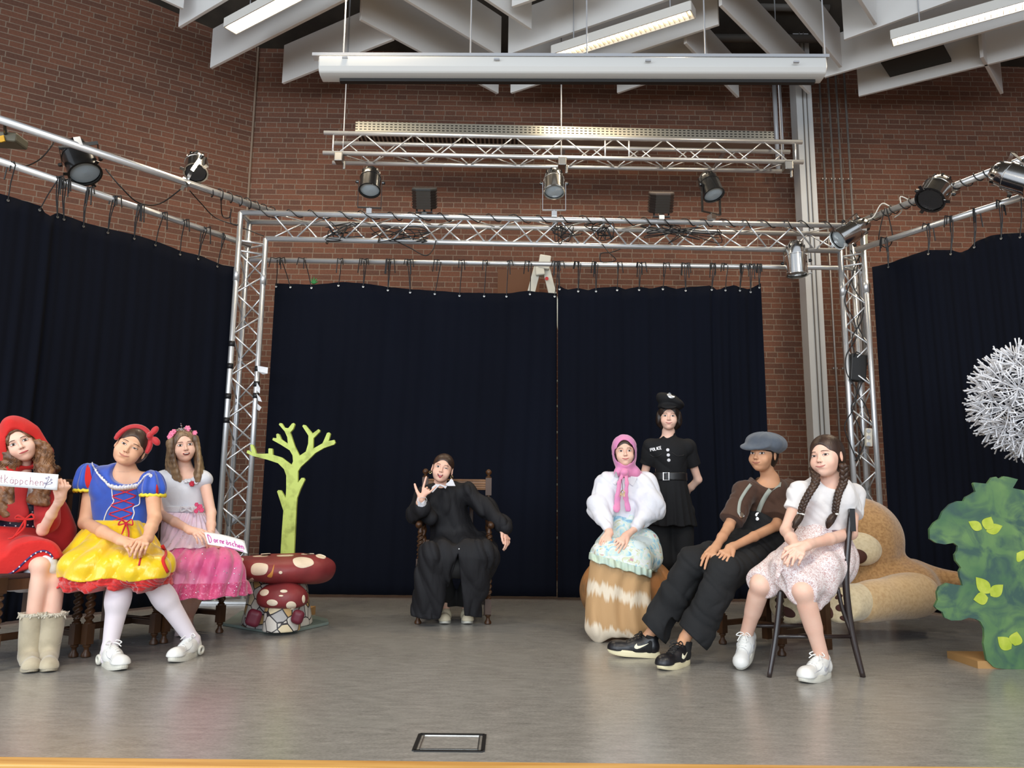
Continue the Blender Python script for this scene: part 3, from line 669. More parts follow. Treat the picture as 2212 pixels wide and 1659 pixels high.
cable('white_cable', 'white cable looping over the upper right tube beside the silver spotlight', [P(1850, 465, 6.95), P(1862, 474, 6.9), P(1885, 470, 6.9), P(1905, 440, 6.9), P(1930, 448, 6.85), P(1970, 440, 6.8), P(1945, 425, 6.8), P(1948, 455, 6.8), P(1932, 470, 6.85)], .006, mat('white_plastic', srgb(225, 222, 212), .4))
cable('hanging_cable', 'black cable hanging in a loop from the upper right tube', [P(1912, 448, 6.8), P(1900, 500, 6.8), P(1900, 525, 6.85), P(1918, 534, 6.85), P(1928, 510, 6.8), P(1915, 450, 6.8)], .005)
for i, (xx, lb) in enumerate(((1838, 'left black cable running down inside the right truss tower'), (1853, 'middle black cable running down inside the right truss tower'), (1866, 'right black cable running down inside the right truss tower'))):
    cable('tower_cable', lb, [P(xx + 14*sin(k*1.7 + i*2) , 540 + k*38, 7.15) for k in range(13)], .0055)
t = thing('junction_box', 'small black box strapped inside the right truss tower', 'electrical box', P(1852, 795, 7.18)); m = MB(); m.box(P(1852, 795, 7.18), (.15, .08, .26), Matrix.Rotation(.12, 3, 'Y')); m.build('box', mat('black_plastic', (0.012, 0.012, 0.012), .5), t, bevel=.01)
m = MB(); m.tube([P(1845, 770, 7.13), P(1850, 760, 7.1), P(1860, 765, 7.13)], .006, 6); m.build('strap', BLK, t)
t = thing('power_strip', 'cream power strip fixed in the right tower above the teddy bear', 'power strip', P(1876, 945, 7.1)); m = MB(); m.box(P(1876, 945, 7.1), (.06, .05, .17), Matrix.Rotation(.05, 3, 'Y')); m.build('body', mat('cream_plastic', srgb(226, 218, 200), .4), t, bevel=.01)
for k in (-1, 0, 1): m = MB(); m.lathe([(.018, 0), (.018, .004)], P(1876, 945 + k*14, 7.07), basis((0, -1, 0)), 12); m.build('socket', STEEL, t)
# tape and paper scraps on the left tower
PAPER = mat('paper', srgb(232, 234, 238), .7); TAPE = mat('black_tape', (0.01, 0.01, 0.012), .45)
def px2m(p): return None
for x, y, f_, lb in ((499, 743, 0, 'black tape wrap high on the left post of the left tower'), (498, 791, 0, 'second black tape wrap on the left post of the left tower'), (491, 856, 0, 'third black tape wrap on the left post of the left tower'), (488, 908, 0, 'lowest black tape wrap on the left post of the left tower'), (551, 797, 1, 'upper black tape wrap on the right post of the left tower'), (545, 830, 1, 'short black tape on the right post between two wraps'), (547, 855, 1, 'lower black tape wrap on the right post of the left tower')):
    X_ = (T0.x if not f_ else Bc0.x); Y_ = BY0 if not f_ else BY0 + .12; z = P(x, y, Y_).z
    m = MB(); m.tube([(X_, Y_, z - .025), (X_, Y_, z + .025)], .0275, 14); tag(m.build('tape_wrap', TAPE, smooth=True), lb, 'tape')
def scrap(label, pix, Y, bend=.01):
    ps = [P(x, y, Y + bend*((i % 2)*2 - 1)) for i, (x, y) in enumerate(pix)]; m = MB(); m.add(ps, [tuple(range(len(ps)))]); return tag(m.build('paper_scrap', PAPER, solid=.002), label, 'paper')
scrap('white paper flag taped to the right post of the left tower', [(556, 790), (579, 794), (578, 807), (568, 809), (557, 802)], 6.95)
scrap('small torn paper strip below the paper flag on the left tower', [(555, 826), (562, 838), (561, 850), (553, 842)], 6.95)
scrap('torn paper bit hanging mid post on the left tower', [(554, 850), (562, 858), (566, 868), (558, 866)], 6.95)
scrap('lowest torn paper bit hanging from tape on the left tower', [(556, 872), (565, 880), (560, 888), (555, 884)], 6.95)
# stepladder top behind the curtains, wood board
t = thing('stepladder', 'white stepladder whose top shows above the middle curtains', 'ladder', (P(1172, 600, 8.3).x, 8.3, 0))
LW = mat('ladder_white', srgb(214, 214, 204), .5); g_ = P(1172, 600, 8.3)
for s, xt, xb in ((0, 1162, 1140), (0, 1178, 1200)):
    a, b = P(xt, 575, 8.3), P(xb, 660, 8.3); dd = (b - a) / (b.z - a.z); bb = a + dd*(0.0 - a.z)
    m = MB(); m.box((a + bb)/2, (.085, .03, (a-bb).length), basis(a - bb, (1, 0, 0))); m.build('stile', LW, t, bevel=.004)
    b2 = bb + V((0, .45, 0)); m = MB(); m.box((a + b2)/2 + V((0, .05, 0)), (.05, .03, (a-b2).length), basis(a - b2, (1, 0, 0))); m.build('rear_stile', LW, t, bevel=.004)
for k in range(1, 11):
    z = g_.z - .05 - k*.28
    if z > .1: s_ = (g_.z - z)/g_.z; m = MB(); m.box((g_.x, 8.3, z), (.12 + .75*s_*.9, .07, .02)); m.build('step', LW, t)
m = MB(); m.box(P(1176, 568, 8.28), (.13, .1, .16), Matrix.Rotation(.15, 3, 'Y')); m.box(P(1166, 585, 8.28), (.1, .09, .12), Matrix.Rotation(-.1, 3, 'Y')); m.build('top_cap', LW, t, bevel=.012)
m = MB(); m.lathe([(.02, 0), (.02, .008)], P(1181, 602, 8.26), basis((0, -1, 0)), 16); m.build('hinge_cap', mat('red_cap', srgb(190, 40, 40), .4), t)
a = P(1120, 615, 8.9); m = MB(); m.box((a.x, 8.95, (a.z + .2)/2), (.5, .03, a.z + .2)); tag(m.build('wooden_board', mat('brown_board', srgb(104, 62, 28), .6)), 'brown wooden board leaning high behind the curtain left of the ladder', 'board')
m = MB(); p = P(678, 608, 7.4)
for k in range(5): a_ = pi*k/4; m.tube([p + V((0, 0, -.02)), p + V((cos(a_)*.04, 0, sin(a_)*.045))], [.012, .003], 6)
tag(m.build('green_leaf', mat('leaf_green', srgb(40, 130, 60), .5)), 'small green paper leaf peeking over the middle curtain top', 'decoration')
# ---------------- people: shared builders ----------------
def _ev(s, X, Y, Z):
    D = np.full(np.broadcast(X, Y, Z).shape, 0.3, np.float32)
    for mode, f, l, u, k in s.ops:
        d = f(X, Y, Z)
        if mode == 'disp': D = D + d; continue
        if mode == 'sub': d = -d; r = np.maximum(D, d); sg = 1
        else: r = np.minimum(D, d); sg = -1
        if k > 0: hh = np.maximum(k - np.abs(D - d), 0) / k; r = r + sg*hh*hh*k*0.25
        D = r
    return D
SDF.eval = _ev
def skin_mat(name, c, c2):
    return mat(name, c, 0.5, spec=0.35, sss=0.12, noise=(9, c2, .35, .75), bump=(260, .04, .001))
def head_sdf(s=1.0, jaw=1.0, ears=True, wide=1.0):
    h = SDF(); E = lambda c, r, k=.02, sub=False, R=None: h.ell([a*s for a in c], [a*s for a in r], R, k*s, sub)
    w_ = wide
    E((0, .02, .033), (.072, .09, .076), .02)
    E((0, -.024, -.018), (.0605*w_, .059, .078), .03)
    E((0, -.036, -.060), (.043*jaw, .040, .040), .03)
    E((0, -.062, -.084), (.017*jaw, .014, .014), .025)
    for q in (-1, 1): E((q*.034*w_, -.059, -.034), (.025, .021, .025), .024)
    h.cap((-.028*s, -.076*s, .021*s), (.028*s, -.076*s, .021*s), .0075*s, k=.02*s)
    for q in (-1, 1): E((q*.030, -.089, .0015), (.0165, .0095, .0095), .011, True)
    for q in (-1, 1): E((q*.030, -.0715, .0005), (.0145, .0105, .0105), .006)
    h.cap((0, -.080*s, .008*s), (0, -.0965*s, -.025*s), .0050*s, .0078*s, k=.012*s)
    E((0, -.0985, -.0275), (.0090, .0085, .0078), .006)
    for q in (-1, 1): E((q*.0098, -.0900, -.0305), (.0060, .0080, .006), .006)
    E((0, -.0775, -.058), (.025, .0135, .0165), .014)
    E((0, -.0945, -.047), (.004, .005, .007), .006, True)
    E((0, -.0895, -.074), (.016, .006, .006), .01, True)
    if ears:
        for q in (-1, 1):
            R = Matrix.Rotation(q*.35, 3, 'Z') @ Matrix.Rotation(-.18, 3, 'X')
            E((q*.075, .006, -.008), (.0075, .0165, .030), .006, R=R)
            E((q*.0825, -.001, -.004), (.0045, .009, .017), .004, True, R=R)
    return h
def frame(c, X0, Y0, yaw=0, tilt=0, pitch=0):
    """head frame turned to the camera direction plus yaw (right +), tilt (top to the right +), pitch (down +)"""
    base = math.atan2(-X0, Y0)
    return Matrix.Rotation(base + RAD(yaw), 3, 'Z') @ Matrix.Rotation(RAD(pitch), 3, 'X') @ Matrix.Rotation(RAD(tilt), 3, 'Y')
class Head:
    def __init__(s, c, yaw, tilt, pitch, size=1.0, jaw=1.0, ears=True, wide=1.0):
        s.c = c; s.s = size; s.R = frame(c, c.x, c.y, yaw, tilt, pitch); s.h = head_sdf(size, jaw, ears, wide); s.M = np.array(s.R, dtype=np.float32)
    def W(s, x, y, z): return s.c + s.R @ V((x*s.s, y*s.s, z*s.s))
    def D(s, x, y, z): return s.R @ V((x, y, z))
    def add_to(s, S, src=None, k=.012, R=.16, mode='add'):
        h = src or s.h; c = A3(s.c); M = s.M
        def fn(X, Y, Z):
            x, y, z = X - c[0], Y - c[1], Z - c[2]
            return h.eval(x*M[0,0] + y*M[1,0] + z*M[2,0], x*M[0,1] + y*M[1,1] + z*M[2,1], x*M[0,2] + y*M[1,2] + z*M[2,2])
        S.fn(mode, fn, c - R*s.s, c + R*s.s, k)
    def surf(s, x, z):
        x = np.atleast_1d(np.array(x, np.float32)) * s.s; z = np.atleast_1d(np.array(z, np.float32)) * s.s
        ys = np.linspace(-.13, -.02, 70, dtype=np.float32) * s.s
        D = s.h.eval(x[:, None], ys[None, :], z[:, None]); i = np.argmax(D < 0, 1); i = np.maximum(i, 1)
        r = np.arange(len(x)); a, b = D[r, i-1], D[r, i]; t = a / (a - b + 1e-9)
        return (ys[i-1] + t*(ys[i] - ys[i-1])) / s.s
    def patch(s, name, m, parent, u, lo, hi, off=.0007, nv=3, dome=0.0, mats=None):
        """a thin raised piece following the face: x=u[i], z from lo[i] to hi[i]"""
        u, lo, hi = np.array(u), np.array(lo), np.array(hi); xs = []; zs = []
        for j in range(nv + 1):
            v = j / nv; xs.append(u); zs.append(lo + (hi - lo)*v)
        X, Z = np.concatenate(xs), np.concatenate(zs); Y = s.surf(X, Z); n = len(u); rows = []
        for j in range(nv + 1):
            v = j / nv; e = off + dome * math.sin(pi*min(max(v, 0), 1))
            rows.append([s.W(X[j*n+i], Y[j*n+i] - e, Z[j*n+i]) for i in range(n)])
        back = [[s.W(X[j*n+i], Y[j*n+i] + .0012, Z[j*n+i]) for i in range(n)] for j in (0, nv)]
        mb = MB(); mb.grid([back[0]] + rows + [back[1]]); return mb.build(name, m, parent, smooth=True)
IRISB = mat('iris_brown', srgb(52, 32, 22), .15); SCL = mat('eye_white', srgb(226, 220, 214), .25); PUP = mat('pupil', (.004, .004, .004), .1)
LASH = mat('lash', srgb(38, 26, 22), .7)
def face(t, Hd, brow=srgb(52, 36, 28), lip=srgb(186, 98, 92), smile=.4, open_=1.0, gaze=(0, 0), wide=1.0, browlift=0, opens=(1, 1), mouth='closed', iris=None):
    bm = mat('brow_%d' % int(brow[0]*1e5), brow, .8); lm = mat('lip_%d' % int(lip[0]*1e5 + lip[1]*1e3), lip, .38)
    tt = np.linspace(-1, 1, 13)
    for q, op in ((-1, opens[0]), (1, opens[1])):
        op = op*open_; cx = q*.030; u = cx + tt*.0152
        up = .0072*op*np.sqrt(np.maximum(0, 1 - np.abs(tt)**2.2)); dn = .0054*op*np.sqrt(np.maximum(0, 1 - np.abs(tt)**2.4)); sl = tt*q*.0010
        top, bot = .0005 + up + sl, .0005 - dn + sl
        e = Hd.patch('eye', SCL, t, u, bot, top, .0004, 4)
        gx, gz = gaze; ri = .0066; cxi = cx + gx; ti = np.linspace(-1, 1, 9); ui = cxi + ti*ri
        hh = ri*np.sqrt(np.maximum(0, 1 - ti**2)); ub = np.interp(ui, u, top); lb_ = np.interp(ui, u, bot)
        z0 = .0012 + gz
        if op > .25:
            Hd.patch('iris', iris or IRISB, e, ui, np.maximum(z0 - hh, lb_), np.minimum(z0 + hh, ub), .0009, 3)
            rp = .0028; hp = rp*np.sqrt(np.maximum(0, 1 - ti**2)); up_ = cxi + ti*rp
            Hd.patch('pupil', PUP, e, up_, np.maximum(z0 - hp, np.interp(up_, u, bot)), np.minimum(z0 + hp, np.interp(up_, u, top)), .0012, 2)
        tk = .0012 + .0009*np.sqrt(np.maximum(0, 1 - tt**2))
        Hd.patch('eyelashes', LASH, t, u + q*.0006, top - .0004, top + tk, .0013, 2)
        Hd.patch('lower_lid', mat('lid', srgb(150, 100, 84), .6), t, u, bot - .0010, bot + .0002, .0008, 1)
        tb = np.linspace(-1, 1, 11); ub2 = cx + q*.002 + tb*.0185; arch = .0185 + browlift + .0035*(1 - tb**2) - .0015*(tb*q) ; th = .0014*np.sqrt(np.maximum(.08, 1 - (tb*.9 + .25*q)**2)) + .0003
        Hd.patch('eyebrow', bm, t, ub2, arch - th, arch + th, .0009, 2, .0006)
    n = 15; tm = np.linspace(-1, 1, n); wl = .0235*wide; um = tm*wl; zc = -.0565 + smile*.0075*tm**2
    if mouth == 'closed':
        upz = zc + .0040*np.sqrt(np.maximum(0, 1 - np.abs(tm)**1.8)) * (1 - .25*np.exp(-(tm/.12)**2)); loz = zc - .0058*np.sqrt(np.maximum(0, 1 - np.abs(tm)**2.2))
        l = Hd.patch('lips', lm, t, um, loz, upz, .0007, 6, .0016)
        Hd.patch('mouth_line', mat('mouth_dark', srgb(92, 40, 38), .6), l, um*1.04, zc - .0006, zc + .0005, .0026, 1)
    else:
        upz = zc + .0060*np.sqrt(np.maximum(0, 1 - np.abs(tm)**1.8)); loz = zc - .0145*np.sqrt(np.maximum(0, 1 - np.abs(tm)**2.2)) * (1 if mouth == 'tongue' else .75)
        l = Hd.patch('lips', lm, t, um, loz, upz, .0008, 6, .0012)
        Hd.patch('mouth_opening', mat('mouth_dark', srgb(92, 40, 38), .6), l, um*.86, loz*1 + .0038*(1-tm**2), upz - .0032*(1-tm**2), .0024, 3)
        Hd.patch('teeth', mat('teeth', srgb(232, 226, 214), .25), l, um*.62, upz - .0030 - .0042*np.sqrt(np.maximum(0, 1 - tm**4)), upz - .0030, .0030, 2)
        if mouth == 'tongue':
            u2 = .002 + np.linspace(-1, 1, 11)*.0105; tz = np.linspace(-1, 1, 11)
            Hd.patch('tongue', mat('tongue', srgb(196, 100, 104), .35), l, u2, -.066 - .0125*np.sqrt(np.maximum(0, 1 - tz**2)), -.0600 + 0*tz, .004, 5, .006)
    for q in (-1, 1):
        tn = np.linspace(-1, 1, 5); hh = .0016*np.sqrt(np.maximum(0, 1 - tn**2))
        Hd.patch('nostril', mat('nostril', srgb(84, 46, 40), .8), t, q*.0062 + tn*.0032, -.0362 - hh, -.0362 + hh, .0007, 1)
FL = [(.042, .026, .019), (.046, .029, .021), (.043, .027, .020), (.034, .021, .017)]
def hand(S, w_, u, n, side, curls=(35, 35, 35, 35), spread=5, thumb=(40, 20), sz=.95, f_len=1.0):
    """w_ wrist, u towards the knuckles, n back-of-hand direction, side: thumb side sign along u x n; returns list of finger tips"""
    u = V(u).normalized(); n = V(n); n = (n - u*n.dot(u)).normalized(); s = u.cross(n) * side; z = sz
    pal = .082*z
    for o in (-.026, -.009, .009, .026):
        S.cap(w_ + s*o*.55*z - n*.002, w_ + u*pal + s*(-o)*z*1.05, .0125*z, .0105*z, .010)
    S.cap(w_ - u*.03, w_ + u*.02*z, .0215*z, .0225*z, .02, n, .75)
    tips = []
    for j, o in enumerate((.0285, .0095, -.0095, -.0275)):      # index ... little
        b = w_ + u*(pal - (.0, -.003, .001, .009)[j]*z) + s*o*z; ang = 0.0; sp = RAD(spread) * (1.5, .5, -.5, -1.5)[j]
        d0 = (u*cos(sp) + s*sin(sp)).normalized(); p = b; c = curls[j] if isinstance(curls[j], tuple) else (curls[j], curls[j]*1.1, curls[j]*.7)
        r = (.0088, .0090, .0086, .0076)[j]*z
        for k in range(3):
            ang += RAD(c[k]); d = d0*cos(ang) - n*sin(ang); q = p + d*FL[j][k]*z*f_len
            S.cap(p, q, r*(1 - .09*k), r*(1 - .09*(k+1)), .0025); p = q
        tips.append(p)
    b = w_ + u*.018*z + s*.022*z; a, c = RAD(thumb[0]), RAD(thumb[1])
    d1 = (u*cos(a) + s*sin(a) - n*.18).normalized(); m1 = b + d1*.042*z; d2 = (u*cos(a - c) + s*sin(a - c) - n*.25).normalized(); m2 = m1 + d2*.032*z; d3 = (u*cos(a - c*1.6) + s*sin(a - c*1.6) - n*.25).normalized(); m3 = m2 + d3*.024*z
    S.cap(b, m1, .0155*z, .0110*z, .010); S.cap(m1, m2, .0105*z, .0095*z, .003); S.cap(m2, m3, .0095*z, .0078*z, .003); tips.append(m3)
    return tips
def pts(d): return {k: (P(*v) if isinstance(v, tuple) else v) for k, v in d.items()}
def body(S, J, Hd, g=1.0, fwd=(0, -1, 0), legs=True, arm=.9):
    fwd = V(fwd).normalized()
    Hd.add_to(S)
    S.cap(J['nk'], Hd.W(0, .018, -.045), .046*g, .043*Hd.s, .02)
    S.cap(J['nk'].lerp(J['ch'], .15), J['nk'].lerp(J['ch'], -.25), .055*g, .045*g, .03)
    S.cap(J['sa'].lerp(J['nk'], .2), J['sb'].lerp(J['nk'], .2), .048*g, .048*g, .05, fwd, .95)
    S.cap(J['ch'], J['pv'], .122*g, .118*g, .06, fwd, .72)
    hipd = (J['sb'] - J['sa']); hipd = (hipd - V((0, 0, hipd.z))).normalized()
    for q, c in ((-1, 'a'), (1, 'b')):
        S.cap(J['s'+c], J['e'+c], .044*g*arm, .036*g*arm, .03); S.cap(J['e'+c], J['w'+c].lerp(J['e'+c], .5), .036*g*arm, .033*g*arm, .015); S.cap(J['w'+c].lerp(J['e'+c], .5), J['w'+c], .033*g*arm, .0225*g, .015)
        if legs:
            hp = J['pv'] + hipd*q*.075*g
            S.cap(hp, J['k'+c], .085*g, .052*g, .05); S.cap(J['k'+c], J['a'+c], .049*g, .034*g, .02)
            cm = J['k'+c].lerp(J['a'+c], .32); S.cap(cm.lerp(J['k'+c], .3) - fwd*.016, cm.lerp(J['a'+c], .3) - fwd*.014, .042*g, .036*g, .03)
            S.cap(J['a'+c], J['t'+c].lerp(J['a'+c], .15) + V((0, 0, .012)), .032, .018, .01)
def fine_box(pts_, pad, h):
    a = np.array([list(p) for p in pts_]); return (a.min(0) - pad, a.max(0) + pad, h)
def make_body(S, t, m, Hd, hands, h=.0065, hh=.0028, hf=.0028):
    fb = [fine_box([Hd.c], .135*Hd.s, hh)] + [fine_box(x, .022, hf) for x in hands]
    return S.build('body', m, t, h, fine=fb)
def cam_hit(S, px, py, y0, y1, off=.002, n=260):
    """where the view ray of a pixel meets a surface, lifted a little towards the viewer"""
    d = ray(px, py); ys = np.linspace(y0, y1, n, dtype=np.float32); k = ys / d.y
    D = S.eval(np.float32(d.x)*k, ys, np.float32(CAMZ) + np.float32(d.z)*k); i = int(np.argmax(D < 0))
    if D[i] >= 0 or i == 0: return P(px, py, (y0 + y1)/2)
    a, b = D[i-1], D[i]; y = float(ys[i-1] + (ys[i]-ys[i-1]) * a / (a - b + 1e-9)); p = P(px, py, y); return p - V(d).normalized()*off
def draw_on(S, name, m, parent, pix, y0, y1, r=.003, off=.002, n=4, tubes=6, closed=False):
    ps = spline([V((x, y, 0)) for x, y in pix], n, closed); q = [cam_hit(S, p.x, p.y, y0, y1, off) for p in ps]
    mb = MB(); mb.tube(q, r, tubes, closed=closed); return mb.build(name, m, parent, smooth=True)
def spot_on(S, name, m, parent, px, py, y0, y1, r, h=.004, n=16, off=.0):
    p = cam_hit(S, px, py, y0, y1, 0); q1 = cam_hit(S, px + 2, py, y0, y1, 0); q2 = cam_hit(S, px, py + 2, y0, y1, 0)
    nn = (q1 - p).cross(q2 - p); nn = nn.normalized() if nn.length > 1e-9 else V((0, -1, 0))
    if nn.dot(ray(px, py)) > 0: nn = -nn
    if nn.dot(-ray(px, py).normalized()) < .3: nn = -ray(px, py).normalized()
    mb = MB(); mb.lathe([(r*1.0, -.002), (r, h*.6), (r*.8, h)], p + nn*off, basis(nn), n); return mb.build(name, m, parent, smooth=False)
# ---------- shoes ----------
WHS = mat('shoe_white', srgb(226, 226, 222), .4, bump=(60, .05, .001)); WHSL = mat('sole_white', srgb(214, 212, 200), .45); WHL = mat('lace_white', srgb(234, 234, 230), .7)
SWOOSH = [(0, .0), (.004, .010), (.012, .019), (.014, .018), (.013, .011), (.018, .0075), (.030, .009), (.050, .0155), (.072, .024), (.050, .010), (.030, -.001), (.014, -.0075), (.005, -.006)]
def shoe(t, heel, toe, mu, ms, ml, label=None, pitch=0, roll=0, style='court', L=.25, lift=0, swoosh=None, side=1, z0=0.0, opening=True):
    """heel/toe on the floor; local x forward, z up"""
    f = toe - heel; f.z = 0; f.normalize(); c = V((heel.x, heel.y, z0 + lift))
    R = Matrix((f, V((-f.y, f.x, 0)), V((0, 0, 1)))).transposed() @ Matrix.Rotation(RAD(pitch), 3, 'Y') @ Matrix.Rotation(RAD(roll), 3, 'X')
    k = L / .25; W = lambda x, y, z: c + R @ V((x*k, y*k, z*k))
    th = {'court': .030, 'air': .036, 'flat': .012, 'boot': .022}[style]
    U = SDF(); Rn = R.transposed()
    cc = lambda a, b, ra, rb, kk=.03: U.cap(W(*a), W(*b), ra*k, rb*k, kk)
    cc((.028, 0, .045), (.10, 0, .045), .034, .038); cc((.10, 0, .042), (.205, 0, .030), .038, .038); cc((.205, 0, .03), (.215, -.004*side, .03), .036, .034)
    if style in ('court', 'air'):
        cc((.022, 0, .06), (.030, 0, .085), .030, .031, .02); cc((.07, 0, .07), (.11, 0, .055), .030, .03, .03); cc((.06, 0, .085), (.055, 0, .10), .022, .020, .02)
        if opening: U.cap(W(.040, 0, .085), W(.046, 0, .14), .022*k, .034*k, .008, sub=True)
    if style == 'boot':
        cc((.035, 0, .06), (.065, 0, .27), .050, .064, .03); U.cut(W(.06, 0, .272), R @ V((0, 0, 1)))
        U.cap(W(.06, 0, .22), W(.066, 0, .36), .045*k, .056*k, .008, sub=True)
        U.disp(folds(.003, 40, 3))
    U.cut(W(0, 0, th*.8), R @ V((0, 0, -1)))
    s = thing_part('shoe' if style != 'boot' else 'boot', t)
    U.build('upper', mu, s, .0042)
    # sole
    n = 40; out = []
    for i in range(n):
        a = 2*pi*i/n; x = .118 + .133*cos(a); q_ = min(1, max(0, (x - .07)/.10)); q_ = q_*q_*(3 - 2*q_); w_ = .036 + .010*q_
        y = w_ * (abs(sin(a))**.8) * (1 if sin(a) > 0 else -1); out.append((x, y))
    sp = lambda x: (.010*max(0, (x - .16)/.09)**2)
    m = MB(); rows = []
    for z, e in ((0, .97), (.25, 1.0), (.7, 1.0), (1.0, .97)):
        rows.append([W(.118 + (x - .118)*e, y*e, th*z + sp(x)) for x, y in out])
    m.grid([r + [] for r in rows], closed=True); m.add(rows[0], [tuple(range(n))[::-1]]); m.add(rows[-1], [tuple(range(n))])
    m.build('sole', ms, s, smooth=False, bevel=.002)
    if style == 'air':
        for sd in (1, -1):
            m = MB(); m.tube([W(.03 + .021*cos(a), sd*.041, .030 + .018*sin(a)) for a in [2*pi*i/14 for i in range(14)]], .008*k, 8, closed=True); m.build('heel_ring', ms, s, smooth=True)
    if ml:
        m = MB()
        def top(x, y):
            for zz in np.linspace(.13, .02, 50):
                p = W(x, y, zz)
                if float(U.eval(np.float32(p.x), np.float32(p.y), np.float32(p.z))) < 0: return p + R @ V((0, 0, .0025))
            return W(x, y, .05)
        for i in range(5):
            x0 = .088 + i*.017; m.tube([top(x0, yy) for yy in (-.020, -.01, 0, .01, .020)], .0028*k, 6)
            if i < 4: m.tube([top(x0, .018), top(x0 + .008, 0), top(x0 + .017, -.018)], .0024*k, 6)
        p0 = top(.078, 0)
        for q in (-1, 1):
            m.tube(spline([p0, p0 + R @ V((.006, q*.02, .014)), p0 + R @ V((.018, q*.040, .004)), p0 + R @ V((.012, q*.028, -.004)), p0], 5), .0030*k, 6)
            m.tube(spline([p0, p0 + R @ V((.02, q*.016, .002)), p0 + R @ V((.045, q*.03, -.014))], 5), .0028*k, 6)
        m.build('laces', ml, s, smooth=True)
    if style in ('court', 'air') and ml is WHL:
        def side(x, y, z0_):
            for yy in np.linspace(.075, 0, 50):
                p = W(x, y*yy, z0_)
                if float(U.eval(np.float32(p.x), np.float32(p.y), np.float32(p.z))) < 0: return p + R @ V((0, y*.0006, 0))
            return W(x, 0, z0_)
        m = MB(); m.tube([top(.172 - .022*(1 - (yy/.034)**2)**.5 if abs(yy) < .034 else .172, yy) - R @ V((0, 0, .0015)) for yy in np.linspace(-.034, .034, 11)], .0016*k, 5); SM_ = mat('seam_shoe', srgb(178, 180, 184), .6); m.build('seam', SM_, s, smooth=True)
        for q in (-1, 1):
            m = MB(); m.tube([side(x, q, z) for x, z in ((.205, .046), (.17, .050), (.14, .054), (.12, .066), (.11, .078))], .0016*k, 5); m.tube([side(x, q, z) for x, z in ((.07, .040), (.062, .06), (.045, .075), (.02, .085))], .0016*k, 5); m.build('seam', SM_, s, smooth=True)
    if swoosh:
        for sd in (1, -1):
            pl = []
            for x, z in SWOOSH:
                X_ = .118 - x*1.05; Z_ = .050 + z
                for yy in np.linspace(.075, 0, 60):
                    p = W(X_, sd*yy, Z_)
                    if float(U.eval(np.float32(p.x), np.float32(p.y), np.float32(p.z))) < 0: break
                pl.append(p + R @ V((0, sd*.0018, 0)))
            # strip mesh: upper and lower edge pairs
            up = [pl[i] for i in (1, 2, 4, 5, 6, 7, 8)]; lo = [pl[0], pl[12], pl[11], pl[11].lerp(pl[10], .4), pl[10], pl[9], pl[8]]
            m = MB(); m.grid([lo, up]); m.build('side_emblem', swoosh, s, solid=.0016)
    return s
def thing_part(name, parent):
    o = bpy.data.objects.new(name, None); o.empty_display_size = .03; C.objects.link(o); o.parent = parent; return o
SKIN_L = skin_mat('skin_light', srgb(240, 198, 176), srgb(234, 180, 158)); SKIN_T = skin_mat('skin_tan', srgb(206, 156, 122), srgb(194, 142, 108)); SKIN_P = skin_mat('skin_pale', srgb(238, 198, 178), srgb(232, 182, 160))
SKIN_M = skin_mat('skin_mid', srgb(228, 180, 148), srgb(216, 162, 130))
def hair_mat(name, c, c2): return mat(name, c, .42, spec=.5, noise=(30, c2, .35, .65, (1, 1, .12)), bump=(90, .35, .004, (1.4, 1.4, .12)))
def shoe_at(J, c, heel, toe, L=.25):
    """stand a foot on the floor: sets ankle and toe from the heel and toe spots"""
    a, b = G(*heel), G(*toe); f = (b - a).normalized(); J['a'+c] = a + f*.047*L/.25 + V((0, 0, .085)); J['t'+c] = a + f*L*.72; return a, a + f*L
def strands(t, m, guides, rad, n, seed, r=.0016, amp=.006, freq=5, taper=.5, name='hair_strands', flat=1.0):
    """many fine strands around guide polylines"""
    rr = random.Random(seed); mb = MB(); G_ = [spline(g, 7) for g in guides]
    for k in range(n):
        g = G_[k % len(G_)]; a = rr.uniform(0, 6.28); q = math.sqrt(rr.uniform(0, 1)); ph = rr.uniform(0, 6.28); f_ = freq*rr.uniform(.8, 1.2); N = len(g)
        rd = rad[k % len(rad)] if isinstance(rad, (list, tuple)) else rad; out = []
        end = rr.uniform(.86, 1.0)
        for i, p in enumerate(g):
            s = i/(N-1)
            if s > end: break
            w_ = rd*q*(.75 + .25*sin(pi*s))*(1 - (1 - taper)*max(0, s - .6)/.4)
            out.append(p + V((cos(a)*w_ + amp*sin(f_*2*pi*s + ph), sin(a)*w_*flat + amp*cos(f_*2*pi*s + ph), .3*amp*sin(f_*4*pi*s + ph))))
        if len(out) > 2: mb.tube(out, [r*(1 - .6*i/(len(out)-1)) for i in range(len(out))], 3, cap=False)
    o = mb.build(name, m, t, smooth=True); o['kind'] = 'stuff'; return o
HAIR_B = hair_mat('hair_brown', srgb(44, 30, 24), srgb(70, 50, 38)); HAIR_K = hair_mat('hair_dark', srgb(26, 19, 17), srgb(46, 33, 27)); HAIR_L = hair_mat('hair_light', srgb(88, 68, 52), srgb(150, 122, 90)); HAIR_C = hair_mat('hair_curly', srgb(88, 58, 38), srgb(140, 98, 64))
def hair_cap(Hd, thick=.009, front=(-.093, .0, .056, .100), sides=.062, low=-.10, back=0.0):
    """scalp hair in the head frame: returns local SDF"""
    h = SDF(); s = Hd.s
    h.ell((0, .020*s, .033*s), ((.072+thick)*s, (.090+thick)*s, (.076+thick)*s)); h.ell((0, .045*s, -.01*s), ((.062+thick)*s, (.07+thick+back)*s, (.085)*s), k=.03*s)
    h.ell((0, front[0]*s, (-.030+front[1])*s), (sides*s, front[2]*s, front[3]*s), k=.008, sub=True)
    return h
